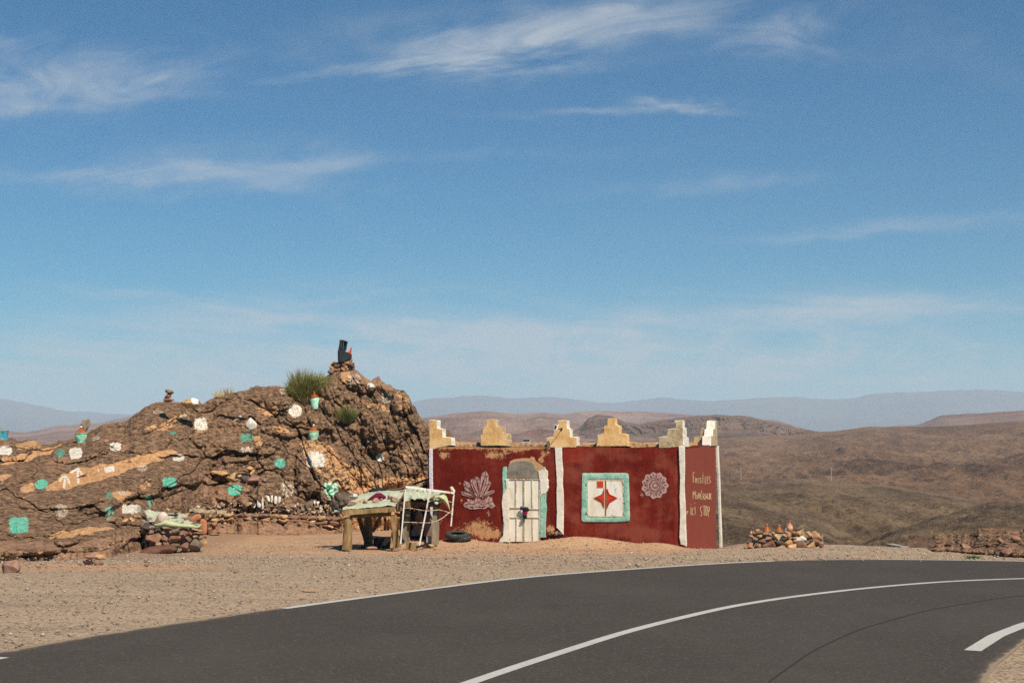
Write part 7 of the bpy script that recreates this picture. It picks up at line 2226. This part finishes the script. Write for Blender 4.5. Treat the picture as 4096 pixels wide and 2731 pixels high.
MB().beam(P(*KR(1540, 470), Dr + .33), P(*KR(1510, 380), Dr + .35), .08, .06, .07, .05, seg=3, wob=.006, rnd=rb).build('stalk', m_wood, pb)
b = P(*KR(1142, 415), Dr + .4)
t = thing('glass_jar', b, 'tiny pale glass jar between the right tagine and the jug', 'jar')
MB().lathe(b, [(14 * s, 0), (16 * s, 8 * s), (15 * s, 30 * s), (9 * s, 40 * s)], 14).build('body', mt, t, smooth=True)
MB().lathe(b + np.array([0, 0, 40 * s]), [(9 * s, 0), (12 * s, 4 * s), (12 * s, 14 * s)], 14).build('lid', mw, t, smooth=True)
# ---- red outcrop at the far right
nxo, nyo = 420, 120
rx = np.linspace(3738, 5000, nxo)
rcy = np.interp(rx, [3738, 3755, 3800, 3850, 3880, 3915, 3960, 4000, 4096, 4300, 5000], [2145, 2129, 2138, 2140, 2128, 2105, 2110, 2114, 2116, 2105, 2100]) + 6 * fbm(rx / 22, rx * 0, 0, 3, 4)
rby = np.interp(rx, [3738, 3800, 3900, 4000, 4096, 5000], [2202, 2206, 2216, 2222, 2230, 2290])
T2, PX2 = np.meshgrid(np.linspace(-.05, 1, nyo), rx, indexing='ij')
rb2 = gD(rx, np.minimum(rby, 2240)) - .4
RY = rby + (rcy - rby) * T2
X2, Z2 = PX2 / 130.0, -RY / 130.0
f1, f2, rid = cells(X2 / .42 + .3 * fbm(X2, Z2, 0, 4, 3), Z2 / .28 + .3 * fbm(X2, Z2, 0, 5, 3), 5)
g1, g2, rid2 = cells(X2 / .2, Z2 / .1, 8)
dd = .16 * np.clip((f2 - f1) / .2, 0, 1) ** .6 + .34 * np.sqrt(np.clip(1 - f1 * f1, 0, 1)) + .24 * (rid - .5) + .35 * fbm(X2 * 1.1, Z2 * 1.6, 0, 16, 3) + .07 * np.clip((g2 - g1) / .2, 0, 1) + .08 * (rid2 - .5) + .10 * fbm(X2 * 3, Z2 * 3, 0, 6, 5, .6)
TC2 = np.clip(T2, 0, 1)
RD = rb2[None] + 5.0 * TC2 ** 1.2 - dd * sstep(0, .1, T2) * (1 - .6 * sstep(.94, 1, T2)) + 0.3
Vr = P(PX2, RY, RD)
rws = [Vr]
for q, dz in ((.6, -.05), (1.5, -.6), (3, -2)):
    p2 = Vr[-1] + rays(rx, rcy) * q * np.array([1, 1, 0]); p2[:, 2] += dz
    rws.append(p2[None])
VA2 = np.concatenate(rws)
end = VA2[:, :1].copy(); end[..., 1] += 3; end[..., 2] -= .3
VA2 = np.concatenate([end, VA2], axis=1)
pk = np.full(VA2.shape[:2], .10); tn = np.full(VA2.shape[:2], -.12)
tn[:nyo, 1:] += .5 * blot(PX2, RY, 3775, 2145, 25, 16) + .25 * blot(PX2, RY, 3900, 2135, 70, 14)
ro = obj('rock_outcrop', VA2.reshape(-1, 3), gridf(VA2.shape[0], nxo + 1), m_rock, smooth=True, attrs={'tan': tn, 'pink': pk})
tag(ro, 'low reddish brown rock outcrop beyond the bend at the far right', 'rock outcrop')
stone_px(3999, 2162, 34, 22, 39.6, ms_pink, rot=(0, .2, 0), label='pale pink wedge of stone on the right outcrop', cat='stone')
stone_px(4062, 2155, 40, 26, 39.6, ms_brown, mesh=ROUND[0], label='rounded brown boulder on the right outcrop near the picture edge', cat='stone')
mr_b = M('reddish_outcrop_boulder')
c_, h_ = rock_color(mr_b, wpos(mr_b), 0.0, 0.25)
mr_b = fin(mr_b, c_, 0.92, h_, 0.9, 0.05)
r9 = np.random.RandomState(9)
for k in range(75):
    j = int(r9.uniform(2, 190)); i = int(r9.uniform(6, nyo - 1) if k > 22 else r9.uniform(5, 22))
    c = Vr[i, j]; w = r9.uniform(.08, .24) * (1.25 if k < 22 else 1)
    stone((c[0], c[1] + .02, c[2]), (w * 1.25, w, w * r9.uniform(.6, .95)), mr_b if k % 4 else ms_brown, name='boulder', parent=ro, rot=(r9.uniform(-.4, .4), r9.uniform(-.4, .4), r9.uniform(0, 3)))
# ---- far utility poles and the slab by the drain
for (px, y0, y1, D, lb) in ((2964, 1914, 1869, 520, 'thin pale utility pole in the valley just right of the building'), (3325, 1919, 1869, 500, 'thin pale utility pole on the middle ridge'), (3192, 1914, 1906, 700, 'tiny far pole between the two taller poles')):
    b = P(px, y0 + 4, D); tpt = P(px, y1, D)
    t = thing('utility_pole', b, lb, 'pole', 'utility poles in the valley')
    w = .0026 * D / 10
    MB().beam(b, tpt, w, w, w * .7, w * .7).build('shaft', m_dry if False else cm('pale_pole', (0.55, 0.42, 0.26)), t)
    if y0 - y1 > 20: MB().beam(tpt - np.array([w * 1.5, 0, w * 2]), tpt + np.array([w * 1.5, 0, -w * 2]), w * .5, w * .5).build('crossarm', cm('pole_arm', (0.4, 0.3, 0.2)), t)
tag(MB().beam(P(3558, 2176, 44.8), P(3622, 2188, 43.4), .25, .05, .22, .04, seg=3, wob=.006, rnd=rb).build('slab', cbk, None), 'thin grey slab tilted at the edge of the plateau right of the stone pile', 'slab')
# pebbles big enough to see one by one along the verge
for k in range(70):
    px = rq.uniform(40, 4050); lo_ = np.interp(px, op[:, 0], op[:, 1]) - 10
    hi_ = np.interp(px, [0, 1300, 1600, 2900, 4096], [2300, 2215, 2205, 2205, 2235])
    if lo_ <= hi_ + 3: continue
    py = rq.uniform(hi_, lo_)
    c = G(px, py); w = rq.uniform(4, 9) * (c[1] / F)
    stone(c + np.array([0, 0, w * .2]), (w, w, w * .7), rq.choice([ms_mix, ms_brown, ms_dark, ms_grey]), name='pebble', label='loose pebble ' + ('by the road edge' if py > lo_ - 25 else 'halfway to the road') + ' before the ' + ('square block at the far left' if px < 300 else 'stone table' if px < 850 else 'low stone wall' if px < 1330 else 'wooden table' if px < 1720 else 'crystal mural' if px < 2000 else 'white door' if px < 2220 else 'star window' if px < 2560 else 'lettered side wall' if px < 2900 else 'stone pile' if px < 3320 else 'valley' if px < 3720 else 'right red outcrop'), cat='stone', group='loose pebbles on the gravel')
# =================================================================== air
def haze():
    x0, x1, y0, y1, z0, z1 = -20000, 20000, -400, 21500, -300, 600
    mb = MB().box(((x0 + x1) / 2, (y0 + y1) / 2, (z0 + z1) / 2), (x1 - x0, y1 - y0, z1 - z0))
    m = bpy.data.materials.new('haze_air')
    m.use_nodes = True
    nt = m.node_tree
    nt.nodes.remove(nt.nodes['Principled BSDF'])
    v = nt.nodes.new('ShaderNodeVolumePrincipled')
    v.inputs['Color'].default_value = (0.74, 0.87, 1.0, 1)
    v.inputs['Density'].default_value = HAZE
    v.inputs['Anisotropy'].default_value = 0.0
    nt.links.new(v.outputs[0], nt.nodes['Material Output'].inputs['Volume'])
    o = mb.build('haze', m, origin=(0, 0, 0))
    tag(o, 'pale blue air that fades the far mountains', kind='stuff')
HAZE = 0.000118
haze()
import OpenImageIO as oiio,sys,numpy as np
a=oiio.ImageBuf('/workdir/render_main.png').get_pixels(oiio.UINT8)
h,w=a.shape[:2]
for (x,y) in [(0.5,.02),(.3,.12),(.7,.3),(.5,.4),(.3,.5),(.7,.55),(.75,.57),(.8,.6),(.9,.7),(.1,.85),(.5,.9),(.6,.75)]:
    X,Y=int(x*w),int(y*h); p=a[max(0,Y-4):Y+5,X-8:X+9,:3].reshape(-1,3)
    print(x,y,p.mean(0).round(),p.std(0).round(1))
